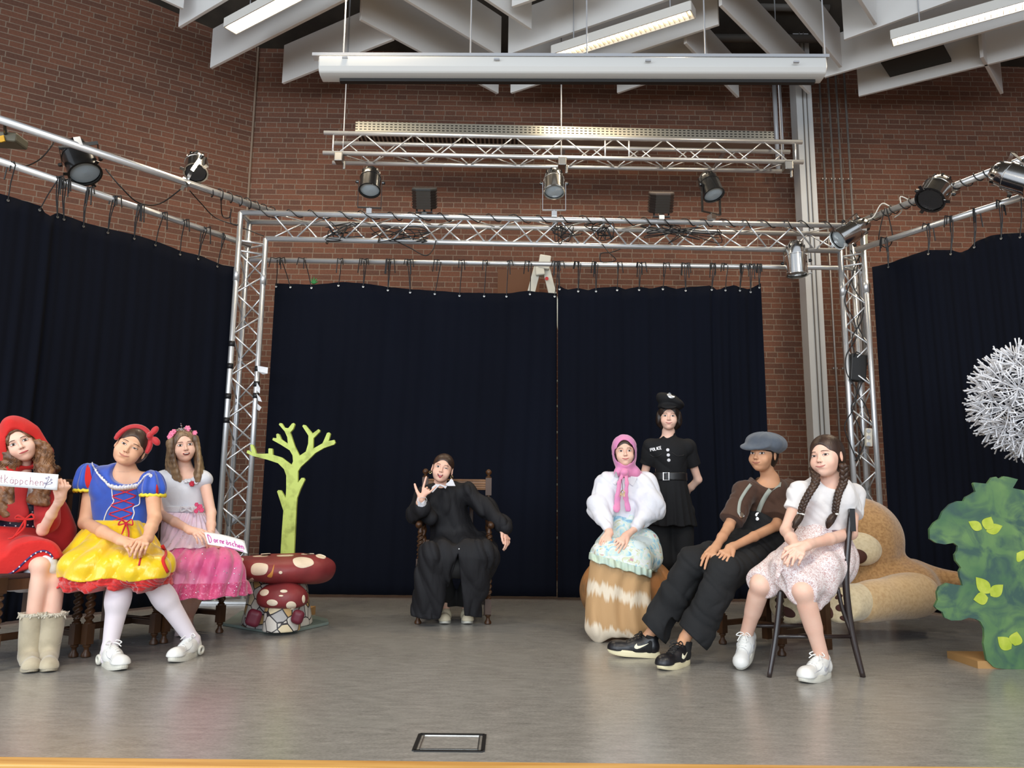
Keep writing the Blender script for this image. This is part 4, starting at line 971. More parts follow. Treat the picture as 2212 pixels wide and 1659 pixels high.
# ---------------- helpers for painting raised pieces on soft shapes ----------------
def patch_on(S, name, m, parent, outline, y0, y1, off=.003, rings=5, n=4):
    o = spline([V((x, y, 0)) for x, y in outline], n, True); cx = sum(p.x for p in o)/len(o); cy = sum(p.y for p in o)/len(o)
    rows = []
    for j in range(rings + 1):
        f_ = 1 - j/rings; f_ = max(f_, .02); e = off if j else off*.2
        rows.append([cam_hit(S, cx + (p.x - cx)*f_, cy + (p.y - cy)*f_, y0, y1, e) for p in o])
    mb = MB(); mb.grid(rows, closed=True); mb.add(rows[-1], [tuple(range(len(rows[-1])))]); return mb.build(name, m, parent, smooth=True)
def oval(x, y, rx, ry, a=0, n=10): return [(x + rx*cos(t)*cos(a) - ry*sin(t)*sin(a), y + rx*cos(t)*sin(a) + ry*sin(t)*cos(a)) for t in [2*pi*i/n for i in range(n)]]
# ---------------- barley twist chairs ----------------
OAK = mat('dark_oak', srgb(82, 52, 28), .40, spec=.4, noise=(7, srgb(44, 27, 15), .3, .7, (1, 1, .2)), bump=(40, .08, .002, (1, 1, .2)))
OAKL = mat('light_oak', srgb(140, 96, 54), .42, spec=.4, noise=(7, srgb(96, 62, 32), .3, .7, (1, 1, .2)))
VELV = mat('seat_cloth', srgb(52, 30, 26), .9)
def twist(mb, x, y, z0, z1, r=.021, turns=2.2, ph=0, n=14, lean=0):
    N = 44; vs = []
    for i in range(N + 1):
        s = i/N; z = z0 + (z1 - z0)*s; a0 = ph + 2*pi*turns*s; env = min(1, min(s, 1-s)/.05*.25 + .75)
        for k in range(n):
            a = 2*pi*k/n; rr = r*env*(1 + .30*cos(2*(a - a0))); vs.append((x + rr*cos(a), y + lean*(z) + rr*sin(a), z))
    fs = [(i*n+k, i*n+(k+1) % n, (i+1)*n+(k+1) % n, (i+1)*n+k) for i in range(N) for k in range(n)]
    mb.add(vs, fs)
def chair_leg(t, x, y, arm=0, ph=0):
    m = MB(); m.lathe([(.018, 0), (.025, .004), (.026, .016), (.014, .034), (.013, .050), (.021, .058), (.021, .066), (.016, .070)], (x, y, 0), None, 14)
    m.box((x, y, .125), (.046, .046, .11)); m.lathe([(.023, .180), (.024, .188), (.015, .196), (.020, .206)], (x, y, 0), None, 14)
    twist(m, x, y, .205, .375, ph=ph); m.lathe([(.020, .375), (.024, .382), (.020, .390)], (x, y, 0), None, 14); m.box((x, y, .425), (.05, .05, .08))
    if arm:
        m.lathe([(.018, .465), (.024, .475), (.016, .485)], (x, y, 0), None, 14); twist(m, x, y, .485, arm - .07, .020, 2.6, ph); m.lathe([(.018, arm-.07), (.022, arm-.06), (.014, arm-.045), (.022, arm-.02)], (x, y, 0), None, 14)
    return auto(m.build('leg', OAK, t, local=True), 50)
def chair_base(label, x, y, rz, w=.50, d=.46, arms=False, bh=1.06, group='carved dark wood chairs with twisted legs', lastname='carved_chair'):
    t = thing(lastname, label, 'chair', (x, y, 0), RAD(rz), group); hw, hd = w/2 - .025, d/2 - .025; A = .72 if arms else 0
    for q in (-1, 1): chair_leg(t, q*hw, -hd, A, q)
    for q in (-1, 1):     # rear legs run up into the back
        m = MB(); m.box((q*hw, hd + .02, .22), (.044, .05, .44)); m.box((q*hw, hd, .45), (.046, .046, .09)); le = .0
        twist(m, q*hw, hd, .50, bh - .20, .018, 3.2, q); m.box((q*hw, hd, bh - .13), (.048, .044, .14)); m.lathe([(.022, bh-.06), (.024, bh-.054), (.011, bh-.045), (.011, bh-.038), (.024, bh-.022), (.025, bh-.008), (.014, bh+.006), (.003, bh+.010)], (q*hw, hd, 0), None, 14)
        auto(m.build('back_post', OAK, t, local=True), 50)
        m = MB(); m.box((q*hw, 0, .13), (.026, 2*hd, .034)); m.build('side_stretcher', OAK, t, local=True, bevel=.004)
        if arms:
            m = MB(); pts_ = [(q*hw, hd, A + .02), (q*hw*1.02, .05, A - .005), (q*hw*1.04, -hd*.7, A + .006), (q*hw*1.05, -hd - .03, A - .012)]
            m.tube(spline(pts_, 6), .024, 10); m.build('armrest', OAK, t, local=True, smooth=True)
    m = MB(); m.box((0, 0, .13), (2*hw, .028, .036)); m.build('cross_stretcher', OAK, t, local=True, bevel=.004)
    m = MB(); m.box((0, -hd, .425), (2*hw, .03, .055)); m.box((0, hd, .425), (2*hw, .03, .055))
    for q in (-1, 1): m.box((q*hw, 0, .425), (.03, 2*hd, .055))
    m.build('seat_frame', OAK, t, local=True)
    m = MB(); m.box((0, 0, .462), (w - .03, d - .03, .03)); m.build('seat', VELV, t, local=True, bevel=.012)
    m = MB(); m.box((0, hd, bh - .115), (2*hw, .03, .085)); 
    for z in (-.03, -.012, .006, .03): m.box((0, hd - .017, bh - .115 + z), (2*hw - .04, .008, .007))
    m.build('top_rail', OAKL if arms else OAK, t, local=True, bevel=.003)
    m = MB(); m.box((0, hd, .56), (2*hw, .028, .05)); m.build('lower_rail', OAK, t, local=True, bevel=.003)
    m = MB()
    for k in range(4): m.box((-.12 + .08*k, hd, .76), (.03, .014, .36))
    m.build('back_slats', OAK, t, local=True, bevel=.003); return t
chair_base('carved dark wood armchair with twisted posts in the middle of the stage', -.425, 6.05, 3, .56, .50, True, 1.14, None, 'carved_armchair')
chair_base('carved twisted-leg chair at far left, under the girl in the red hood', -2.70, 4.34, 65)
chair_base('carved twisted-leg chair under the girl in the blue and yellow dress', -2.445, 4.755, 65)
chair_base('carved twisted-leg chair under the girl in the pink and white dress', -2.215, 5.21, 65)
chair_base('carved dark wood chair with ball finial, under the person in the flat cap', 1.655, 5.02, -57)
# ---------------- bentwood chair ----------------
BW = mat('dark_bentwood', srgb(48, 36, 34), .32, spec=.55, coat=.2, noise=(6, srgb(30, 22, 21), .35, .65, (1, 1, .3)))
t = thing('bentwood_chair', 'dark brown bentwood chair on which the girl with braids sits', 'chair', (1.578, 4.344, 0), RAD(-85))
rl = lambda q: spline([(q*.205, .235, 0), (q*.195, .195, .22), (q*.188, .180, .44), (q*.185, .195, .60), (q*.180, .235, .84)], 6)
for q in (-1, 1):
    m = MB(); m.tube(rl(q), [.014 + .004*sin(pi*i/24) for i in range(25)], 10); m.build('rear_leg', BW, t, local=True, smooth=True)
    m = MB(); m.tube(spline([(q*.19, -.26, 0), (q*.175, -.205, .22), (q*.165, -.165, .44)], 6), [.012 + .0005*i for i in range(13)], 10); m.build('leg', BW, t, local=True, smooth=True)
    m = MB(); m.tube(spline([(q*.175, .14, .445), (q*.185, .155, .34), (q*.195, .19, .22)], 5), .011, 8); m.build('brace', BW, t, local=True, smooth=True)
    m = MB(); m.tube(spline([(q*.185, .205, .60), (q*.20, .12, .56), (q*.205, .03, .49), (q*.20, -.02, .455)], 5), .011, 8); m.build('hip_brace', BW, t, local=True, smooth=True)
    m = MB(); m.tube([(q*.178, -.21, .20), (q*.195, .19, .20)], .011, 8); m.build('side_stretcher', BW, t, local=True, smooth=True)
m = MB(); m.lathe([(.20, .435), (.215, .44), (.215, .462), (.20, .470), (.05, .464)], (0, 0, 0), None, 40); m.build('seat', BW, t, local=True, smooth=True)
m = MB(); rows = []
for i in range(13):
    a = -1 + 2*i/12; rows.append([(a*.205, .245 + .045*(1 - a*a), .74 + .10*0), (a*.205, .215 + .045*(1 - a*a), .74), (a*.205, .215 + .045*(1-a*a), .86), (a*.205, .245 + .045*(1-a*a), .86)])
m.grid(rows, closed=True); m.add(rows[0], [(0, 1, 2, 3)]); m.add(rows[-1], [(3, 2, 1, 0)]); m.build('back_rest', mat('bentwood_dark', srgb(40, 40, 42), .3), t, local=True, bevel=.006)
m = MB(); m.tube(spline([(-.12, .262, .75), (-.10, .245, .60), (-.08, .21, .47)], 5), .009, 8); m.tube(spline([(.12, .262, .75), (.10, .245, .60), (.08, .21, .47)], 5), .009, 8); m.build('inner_bow', BW, t, local=True, smooth=True)
# ---------------- mushroom stool ----------------
RED = mat('mushroom_red', srgb(140, 50, 52), .5, noise=(5, srgb(114, 42, 46), .35, .7), bump=(18, .3, .01)); SPOT = mat('mushroom_spot', srgb(236, 220, 196), .6, noise=(14, srgb(212, 196, 170), .45, .8), bump=(40, .2, .004))
MY = 5.55; mc = P(612, 1262, MY)
t = thing('mushroom_stool', 'giant papier-mache toadstool seat, dark red cap with cream spots, on a grey slab', 'stage prop', (mc.x, mc.y, 0))
S = SDF(); cc_ = P(612, 1226, MY); S.ell(cc_, (.36, .36, .135)); S.cap(cc_ + V((-.25, 0, -.012)), cc_ + V((.25, 0, -.012)), .108, k=.06); S.cut(cc_ + V((0, 0, .088)), (0, 0, 1), k=.06); S.cut(cc_ + V((0, 0, -.10)), (0, 0, -1), k=.04)
S.disp(folds(.010, 11, 4)); S.disp(folds(.005, 26, 9)); S.build('cap', RED, t, .008); BIG = S
for o in ([(543, 1224), (555, 1216), (578, 1220), (575, 1238), (560, 1243), (544, 1240)], [(633, 1208), (650, 1203), (672, 1207), (677, 1219), (655, 1227), (638, 1222)], [(682, 1199), (692, 1197), (704, 1202), (700, 1207), (686, 1204)], [(508, 1207), (525, 1205), (524, 1213), (510, 1215)], oval(606, 1237, 4, 3.5), [(533, 1257), (545, 1248), (548, 1257)], [(548, 1201), (577, 1199), (576, 1202), (550, 1203)], [(600, 1199), (632, 1198), (630, 1201), (602, 1202)], [(565, 1196), (583, 1195), (583, 1197), (566, 1198)], [(652, 1196), (676, 1195), (676, 1197), (655, 1198)]):
    patch_on(S, 'spot', SPOT, t, o, MY - .5, MY + .45, .004)
patch_on(S, 'drip', mat('mushroom_ochre', srgb(206, 142, 66), .5), t, [(592, 1219), (591, 1232), (587, 1247), (577, 1245), (586, 1235)], MY - .5, MY + .4, .004)
def stem_mat():
    m = mat('stem_stones', srgb(214, 206, 192), .5, bump=(20, .3, .01)); nt = m.node_tree; b = nt.nodes['Principled BSDF']; L_ = nt.links.new; tc = nt.nodes.new('ShaderNodeTexCoord'); out = []
    for f_ in ('DISTANCE_TO_EDGE', 'F1'):
        v = nt.nodes.new('ShaderNodeTexVoronoi'); v.feature = f_; v.inputs['Scale'].default_value = 13; L_(tc.outputs['Object'], v.inputs['Vector']); out.append(v)
    s = nt.nodes.new('ShaderNodeSeparateColor'); L_(out[1].outputs['Color'], s.inputs[0]); r = nt.nodes.new('ShaderNodeValToRGB'); r.color_ramp.interpolation = 'CONSTANT'; e = r.color_ramp.elements; e[0].color = (*srgb(206, 200, 190), 1); e[1].position = .5; e[1].color = (*srgb(222, 206, 170), 1)
    for p, c in ((.75, (196, 160, 104)), (.9, (170, 168, 166))): k = e.new(p); k.color = (*srgb(*c), 1)
    L_(s.outputs[0], r.inputs[0]); g = nt.nodes.new('ShaderNodeMath'); g.operation = 'GREATER_THAN'; g.inputs[1].default_value = .045; L_(out[0].outputs['Distance'], g.inputs[0])
    mx = nt.nodes.new('ShaderNodeMix'); mx.data_type = 'RGBA'; L_(g.outputs[0], mx.inputs[0]); mx.inputs[6].default_value = (*srgb(48, 44, 46), 1); L_(r.outputs[0], mx.inputs[7]); L_(mx.outputs[2], b.inputs['Base Color']); return m
STM = stem_mat()
S = SDF(); sc0 = P(600, 1300, MY + .05); S.cap((sc0.x, sc0.y, .03), (sc0.x, sc0.y, .22), .25, .21); S.disp(folds(.012, 14, 2)); S.cut((0, 0, .02), (0, 0, -1)); S.build('stem', STM, t, .009)
S = SDF(); s2 = P(611, 1290, MY - .22); S.ell(s2 + V((0, 0, -.005)), (.172, .15, .112)); S.cut(s2 + V((0, 0, -.065)), (0, 0, -1), k=.03); S.disp(folds(.006, 20, 5)); S.build('small_cap', RED, t, .006)
for o in (oval(571, 1280, 10, 7, -.3), oval(613, 1277, 8, 3.5), oval(607, 1287, 5, 2), oval(588, 1302, 12, 7, .1), oval(629, 1308, 11, 9), oval(656, 1294, 3.5, 9)): patch_on(S, 'spot', SPOT, t, o, MY - .6, MY, .003)
S = SDF(); S.cap((s2.x, s2.y, .03), (s2.x, s2.y, .2), .118, .105); S.disp(folds(.006, 30, 1)); S.cut((0, 0, .02), (0, 0, -1)); S.build('small_stem', STM, t, .006)
for x, y, r_ in ((548, 1335, .048), (643, 1333, .040)):
    S = SDF(); p = P(x, y, MY - .30); S.box(p, (r_, .03, r_*1.15), Matrix.Rotation(.3, 3, 'Y'), .03); S.build('small_window', mat('plum', srgb(98, 26, 44), .5), t, .004)
sl = [G(480, 1352), G(575, 1368), G(612, 1369), G(640, 1366), G(710, 1350), G(708, 1343), G(640, 1325), G(520, 1325)]; m = MB(); m.prism([V((p.x, p.y, .001)) for p in sl], (0, 0, .02)); m.build('base_slab', mat('slab', srgb(120, 134, 128), .4), t, bevel=.004)
# ---------------- flat wooden tree ----------------
tp = [(404, 990), (411, 850), (421, 712), (378, 580), (386, 570), (405, 571), (437, 625), (441, 560), (441, 470), (425, 425), (385, 385), (310, 360), (210, 335), (168, 314), (171, 297), (183, 296), (204, 312), (193, 262), (198, 254), (212, 258), (228, 300), (232, 318), (270, 320), (318, 318), (318, 286), (324, 282), (346, 284), (348, 326), (410, 345), (450, 375), (478, 396), (488, 372), (484, 330), (465, 296), (405, 258), (346, 225), (350, 210), (374, 212), (372, 185), (382, 180), (392, 184), (408, 220), (452, 250), (448, 205), (430, 165), (390, 118), (396, 108), (410, 109), (430, 140), (455, 143), (480, 112), (492, 107), (500, 118), (488, 150), (468, 172), (500, 268), (532, 334), (576, 304), (592, 250), (594, 195), (552, 130), (558, 120), (574, 122), (622, 180), (662, 150), (674, 158), (670, 170), (628, 212), (625, 285), (690, 248), (700, 228), (722, 176), (736, 172), (746, 182), (732, 232), (772, 224), (779, 244), (770, 256), (700, 280), (640, 315), (590, 365), (540, 410), (521, 440), (520, 520), (546, 486), (562, 485), (569, 500), (540, 560), (515, 625), (508, 720), (502, 850), (495, 990)]
TY = 6.02; base = P(621, 1195, TY); px = [(480 + x/3.19, 880 + y/3.19) for x, y in tp]
poly = [P(x, y, TY) for x, y in px]; poly[0] = V((poly[0].x - .002, TY, .0)); poly[-1] = V((poly[-1].x + .002, TY, .0))
t = thing('wooden_tree', 'lime green cut-out tree with bare forked branches standing behind the toadstool', 'stage prop', (base.x, TY, 0))
TG = mat('lime_paint', srgb(196, 212, 106), .55, noise=(13, srgb(150, 162, 70), .48, .72))
m = MB(); m.prism(poly, (0, .03, 0)); m.build('trunk_and_branches', [TG], t); m = MB(); m.box((base.x + .02, TY + .12, .03), (.3, .3, .06)); m.build('foot_block', mat('pine2', srgb(170, 130, 80), .6), t)
# ---------------- painted bush ----------------
bp_ = [(834, 806), (800, 800), (783, 796), (806, 756), (775, 748), (757, 744), (740, 742), (727, 750), (716, 752), (706, 744), (686, 748), (666, 776), (640, 774), (606, 770), (600, 776), (612, 812), (590, 826), (566, 838), (557, 856), (530, 856), (495, 870), (460, 905), (446, 938), (420, 956), (400, 985), (402, 1030), (430, 1048), (470, 1055), (510, 1048), (530, 1062), (528, 1085), (516, 1102), (520, 1130), (535, 1148), (545, 1162), (536, 1178), (540, 1205), (548, 1225), (552, 1244), (520, 1240), (480, 1232), (445, 1250), (434, 1275), (438, 1310), (424, 1340), (434, 1352), (460, 1366), (470, 1392), (500, 1405), (545, 1404), (580, 1392), (612, 1398), (634, 1410), (650, 1440), (652, 1480), (648, 1510), (660, 1550), (690, 1580), (705, 1586), (740, 1590), (834, 1592)]
BYY = 4.40; t = thing('painted_bush', 'green painted cut-out bush with yellow-green leaves at the right edge', 'stage prop', (P(2150, 1400, BYY).x, BYY, 0))
px = [(1820 + x/2.127, 680 + y/2.127) for x, y in bp_]; px += [(2290, 1428), (2330, 1300), (2300, 1180), (2320, 1100), (2260, 1060)]
poly = [P(x, y, BYY) for x, y in px]; zf = min(p.z for p in poly)
for p in poly: p.z = max(p.z - zf + .0, 0) if p.z < .1 else p.z
t['category'] = 'stage prop'
BG = mat('bush_green', srgb(66, 104, 72), .5, noise=(3.2, srgb(108, 142, 84), .38, .66), bump=(10, .05, .003)); nt = BG.node_tree
n = nt.nodes.new('ShaderNodeTexNoise'); n.inputs['Scale'].default_value = 7; n.inputs['Detail'].default_value = 6; n.inputs['Distortion'].default_value = 1.2; tc = nt.nodes.new('ShaderNodeTexCoord'); nt.links.new(tc.outputs['Object'], n.inputs['Vector'])
r_ = nt.nodes.new('ShaderNodeValToRGB'); r_.color_ramp.elements[0].position = .42; r_.color_ramp.elements[0].color = (0, 0, 0, 1); r_.color_ramp.elements[1].position = .62; nt.links.new(n.outputs['Fac'], r_.inputs[0])
mx = nt.nodes.new('ShaderNodeMix'); mx.data_type = 'RGBA'; src = nt.nodes['Principled BSDF'].inputs['Base Color'].links[0].from_socket
nt.links.new(r_.outputs[0], mx.inputs[0]); nt.links.new(src, mx.inputs[6]); mx.inputs[7].default_value = (*srgb(54, 84, 76), 1); nt.links.new(mx.outputs[2], nt.nodes['Principled BSDF'].inputs['Base Color'])
m = MB(); m.prism(poly, (0, .018, 0)); m.build('board', BG, t); m = MB(); m.box((P(2180, 1400, BYY).x, BYY + .16, .02), (.35, .3, .04)); m.build('foot_block', bpy.data.materials['pine2'], t)
LF = mat('painted_leaf', srgb(160, 178, 48), .5, noise=(14, srgb(190, 200, 80), .4, .7))
LI = [0]
def leaf(x0, y0, x1, y1, w_):
    LI[0] += 1
    a, b = P(1820 + x0/2.127, 680 + y0/2.127, BYY - .001), P(1820 + x1/2.127, 680 + y1/2.127, BYY - .001); d = b - a; s = V((-d.z, 0, d.x)).normalized()*w_/2.127/375
    m = MB(); n_ = 9; L_ = [a + d*(i/n_) + s*sin(pi*(i/n_)**.8) for i in range(n_+1)]; R_ = [a + d*(i/n_) - s*sin(pi*(i/n_)**.8) for i in range(1, n_)]
    m.prism([q + V((0, -.0009*(LI[0] % 3), 0)) for q in L_ + R_[::-1]], (0, -.0006, 0)); m.build('leaf', LF, t)
for a in ((640, 985, 578, 950, 22), (655, 985, 682, 928, 28), (660, 995, 735, 970, 24), (675, 1280, 612, 1205, 30), (668, 1300, 600, 1308, 27), (680, 1292, 738, 1240, 26), (775, 1535, 712, 1480, 30), (790, 1520, 800, 1455, 30), (834, 1120, 800, 1095, 30)): leaf(*a)
# ---------------- dandelion ----------------
DY = 4.85; dc = P(2243, 866, DY); WH = mat('tuft_white', srgb(228, 230, 236), .6)
t = thing('giant_dandelion', 'huge white dandelion seed head made of tube tufts, cut by the right frame edge', 'stage prop', (dc.x, DY, 0))
m = MB(); m.tube([dc, (dc.x, dc.y, 0.02)], .018, 10); m.build('stem', mat('dandelion_stem', srgb(84, 120, 62), .5), t, smooth=True); m = MB(); m.lathe([(.22, 0), (.22, .03), (.03, .045)], (dc.x, dc.y, 0), None, 30); m.build('foot_plate', mat('slab', (0, 0, 0)), t)
m = MB(); m.lathe([(.0, -.05), (.04, -.03), (.05, 0), (.04, .03), (.0, .05)], dc, None, 16); m.build('core', mat('dandelion_stem', (0, 0, 0)), t, smooth=True)
def tuft_mesh(seed):
    r = random.Random(seed); m = MB(); m.tube([(0, 0, -.29), (0, 0, -.01)], .0022, 5); m.lathe([(.0, -.012), (.008, -.008), (.010, 0), (.004, .006)], (0, 0, 0), None, 8)
    for k in range(16):
        a = 2*pi*k/16 + r.uniform(-.2, .2); el = r.uniform(-.05, .7); L_ = r.uniform(.11, .155); d = V((cos(a)*cos(el), sin(a)*cos(el), sin(el))); d2 = V((cos(a)*cos(el+.35), sin(a)*cos(el+.35), sin(el+.35)))
        m.tube([(0, 0, 0), d*L_*.55, d*L_*.55 + d2*L_*.45], [.0030, .0034, .0050], 5)
    return m.mesh('tuft')
TM = [tuft_mesh(i) for i in range(5)]
for x in TM: x.materials.append(WH); x.shade_smooth()
ND = 78; tl_ = []
for i in range(ND):
    z = 1 - 2*(i + .5)/ND; a = i*2.39996; r_ = math.sqrt(1 - z*z); tl_.append(V((r_*cos(a), r_*sin(a), z)))
tl_.sort(key=lambda d: d.y + d.x*.5); rest = MB(); RT = random.Random(5)
for i, d in enumerate(tl_):
    M_ = Matrix.Translation(V((dc.x, dc.y, dc.z)) + d*.315) @ basis(d).to_4x4() @ Matrix.Rotation(RT.uniform(0, 6), 4, 'Z')
    if i < 60:
        o = bpy.data.objects.new('seed_tuft', TM[i % 5]); C.objects.link(o); o.parent = t; o.matrix_local = Matrix.Translation(-V((dc.x, DY, 0))) @ M_
    else:
        me = TM[i % 5]; rest.add([M_ @ v.co for v in me.vertices], [tuple(p.vertices) for p in me.polygons])
o = rest.build('seed_tufts_behind', WH, t, smooth=True); o['kind'] = 'stuff'
# ---------------- teddy bear ----------------
FUR = mat('teddy_fur', srgb(184, 142, 92), .95, sheen=.5, noise=(60, srgb(158, 116, 70), .4, .65), bump=(160, .6, .006)); FURL = mat('teddy_fur_light', srgb(222, 204, 168), .95, sheen=.4, noise=(50, srgb(204, 184, 146), .4, .7), bump=(160, .4, .004)); PAD = mat('teddy_brown', srgb(72, 36, 26), .8)
TB = 5.35; t = thing('teddy_bear', 'giant tan teddy bear lying on the floor behind the girl with braids', 'toy bear', (P(1900, 1280, TB).x, TB, 0))
S = SDF(); S.ell(P(1860, 1168, 5.55), (.285, .26, .30)); S.ell(P(1878, 1096, 5.6), (.055, .04, .035), k=.03); S.ell(P(1800, 1098, 5.6), (.06, .04, .05), k=.03)
S.ell(P(1900, 1265, 5.55), (.38, .30, .20), k=.06); S.ell(P(1960, 1265, 5.45), (.18, .22, .17), k=.08)
S.cap(P(1975, 1238, 5.55), P(2085, 1256, 5.4), .085, .05, .05); S.cap(P(1760, 1280, 5.55), P(1722, 1300, 5.15), .12, .115, .04)
S.disp(folds(.004, 34, 6)); S.cut((0, 0, .012), (0, 0, -1), k=.02); S.build('plush_body', FUR, t, .009)
FURM = mat('teddy_fur_leg', srgb(206, 174, 128), .95, sheen=.4, noise=(50, srgb(188, 152, 106), .4, .7), bump=(160, .5, .005)); L_ = SDF(); L_.cap(P(1975, 1284, 5.32), P(1862, 1302, 5.08), .155, .125, .04); L_.disp(folds(.004, 20, 2)); L_.cut((0, 0, .012), (0, 0, -1), k=.02); L_.build('leg', FURM, t, .007)
M_ = SDF(); M_.ell(P(1856, 1186, 5.33), (.15, .09, .11)); M_.disp(folds(.005, 18, 2)); M_.build('muzzle', FURL, t, .007)
for ex in (1812, 1846): E_ = SDF(); E_.ell(P(ex, 1136, 5.335), (.024, .02, .028)); E_.build('eye', mat('teddy_eye', (.01, .008, .006), .15), t, .004)
m_ = SDF(); m_.ell(P(1850, 1202, 5.25), (.07, .04, .05)); m_.build('nose', PAD, t, .005)
S2 = SDF(); S2.cap(P(1812, 1304, 4.97), P(1870, 1298, 5.10), .118, .112, .02); S2.cut(P(1815, 1304, 4.93), (-.35, -.9, 0), k=.03); S2.cut((0, 0, .012), (0, 0, -1), k=.02); S2.build('right_foot_sole', FURL, t, .006)
for o in (oval(1816, 1313, 11.5, 8, .0), oval(1826, 1336, 12.5, 6, .2), oval(1790, 1322, 9, 15, -.4), oval(1812, 1289, 9, 5, -.4)): patch_on(S2, 'sole_pad', PAD, t, o, 4.6, 5.3, .003)
S3 = SDF(); S3.cap(P(1705, 1306, 5.0), P(1730, 1300, 5.15), .118, .115, .02); S3.cut(P(1705, 1306, 4.96), (-.2, -.95, 0), k=.03); S3.cut((0, 0, .012), (0, 0, -1), k=.02); S3.build('left_foot_sole', FURL, t, .006)
for o in (oval(1697, 1282, 7, 11, .15), oval(1700, 1322, 20, 10, .45), oval(1719, 1296, 8, 9)): patch_on(S3, 'sole_pad', PAD, t, o, 4.6, 5.4, .003)
# ---------------- pumpkin ----------------
PK = mat('pumpkin_skin', srgb(176, 118, 68), .6, noise=(5, srgb(122, 92, 60), .42, .62), bump=(9, .8, .02))
pc = P(1356, 1270, 5.62); pc.z = .27; t = thing('pumpkin_seat', 'big weathered orange pumpkin used as a seat by the girl in the headscarf', 'pumpkin', (pc.x, pc.y, 0))
S = SDF(); S.ell(pc, (.335, .335, .265))
S.disp(lambda X, Y, Z: .014*(1 - np.abs(np.sin(4.5*np.arctan2(Y - np.float32(pc.y), X - np.float32(pc.x))))**.5) - .006 ); S.disp(folds(.004, 16, 3)); S.build('shell', PK, t, .008)
m = MB(); m.tube(spline([pc + V((0, .05, .23)), pc + V((.01, .08, .28)), pc + V((.03, .10, .31))], 5), [.03]*11, 8); m.build('stalk', mat('stalk', srgb(96, 90, 50), .8), t, smooth=True)
# ---------------- spotlights ----------------
CHR = mat('chrome', (0.80, 0.79, 0.76), .16, 1.0, bump=(30, .03, .001)); BLM = mat('black_metal', (.012, .012, .012), .28, .0, coat=.5); GLS = mat('lens_glass', srgb(186, 200, 208), .12, spec=.8, bump=(90, .3, .003)); GRD = mat('lens_grid', srgb(26, 28, 32), .5)
YEL = mat('yellow_sticker', srgb(226, 170, 40), .5)
def par(label, c, aim, hang_to, m_, L=.30, r=.095, grid=False, group='spotlights on the truss', sticker=False, flaps=False, yoke=None):
    aim = V(aim).normalized(); t = thing('spotlight', label, 'stage light', c, 0, group); R = basis(aim)
    prof = [(.03*r/.1, -L*.62), (.055, -L*.60), (r*.78, -L*.50), (r*.90, -L*.36), (r*.92, -L*.20), (r*1.04, -L*.19), (r*1.04, -L*.165), (r, -L*.16), (r, L*.36), (r*1.06, L*.37), (r*1.06, L*.40), (r*.93, L*.40), (r*.93, L*.37)]
    m = MB(); m.lathe(prof, c, R, 32, cap=False)
    m.lathe([(0.001, -L*.62), (.03*r/.1, -L*.62)], c, R, 32, cap=False); m.cur = 1
    for k in range(10): a = 2*pi*k/10; q_ = c + R @ V((cos(a)*r*.885, sin(a)*r*.885, -L*.42)); m.box(q_, (.006, .018, .03), R @ Matrix.Rotation(a, 3, 'Z'))
    auto(m.build('can', [m_, BLM], t), 35)
    m = MB(); m.lathe([(r*.93, L*.33), (r*.6, L*.352), (.001, L*.365)], c, R, 32, cap=False); m.build('lens', GLS if not grid else GRD, t, smooth=True)
    if grid:
        m = MB(); n_ = 7
        for i in range(-n_, n_+1):
            for j in range(-n_, n_+1):
                x, y = (i + .5*(j % 2))*r*.125, j*r*.108
                if x*x + y*y < (r*.84)**2: q_ = c + R @ V((x, y, L*.372)); m.tube([q_ + R @ V((cos(a)*r*.052, sin(a)*r*.052, 0)) for a in [pi/3*k for k in range(6)]], .0018, 3, closed=True)
        m.build('honeycomb', mat('grid_wire', (.16, .16, .17), .4, .8), t)
    hd_ = (V(hang_to) - c); hl = hd_.length; hd_.normalize(); sd = aim.cross(hd_); sd = sd.normalized() if sd.length > .1 else R @ V((1, 0, 0)); fr = sd.cross(hd_)
    ymat = yoke or m_; YR = r*1.12; m = MB(); Y_ = Matrix((sd, fr, hd_)).transposed()
    for q in (-1, 1): m.box(c + sd*q*YR + hd_*(hl*.42), (.005, .028, hl*.90), Y_)
    m.box(c + hd_*(hl*.86), (2*YR, .028, .006), Y_); m.build('yoke', ymat, t)
    for q in (-1, 1): m = MB(); m.lathe([(.016, 0), (.016, .02), (.01, .03)], c + sd*q*YR, basis(sd*q), 12); m.build('knob', BLM, t)
    m = MB(); m.tube([c + hd_*(hl*.86), V(hang_to)], .012, 8); m.box(V(hang_to), (.05, .07, .05), Y_); m.build('clamp', CHR, t)
    if sticker: m = MB(); m.box(c + R @ V((r*.3, -r*.96, L*.05)), (.03, .004, .04), R); m.build('sticker', YEL, t)
    if flaps:
        m = MB()
        for k in range(3): a = 2*pi*k/3 + .5; m = MB(); m.box(c + R @ V((cos(a)*r*1.12, sin(a)*r*1.12, L*.40)), (.05, .03, .004), R @ Matrix.Rotation(a, 3, 'Z')); m.build('holder_tab', m_, t)
    return t
tz = T0.z
par('black spotlight above the left part of the beam', P(800, 394, 6.95), (.04, -.36, -.92), (P(800, 400, 6.95).x, 6.95, tz + .04), BLM, .27, .098, sticker=True)
par('shiny silver spotlight on top of the middle of the beam', P(1197, 397, 6.97), (0, -.36, -.92), (P(1197, 400, 6.97).x, 6.97, tz + .04), CHR, .27, .098)
par('black spotlight above the right part of the beam', P(1535, 404, 7.0), (.18, -.36, -.90), (P(1535, 406, 7.0).x, 7.0, tz + .04), BLM, .27, .098)
par('large black spotlight with yellow sticker on the upper left tube', P(174, 350, 6.05), (.48, -.22, -.83), on(UL1, UL0, 168) + V((0, 0, .03)), BLM, .36, .125, sticker=True, flaps=True)
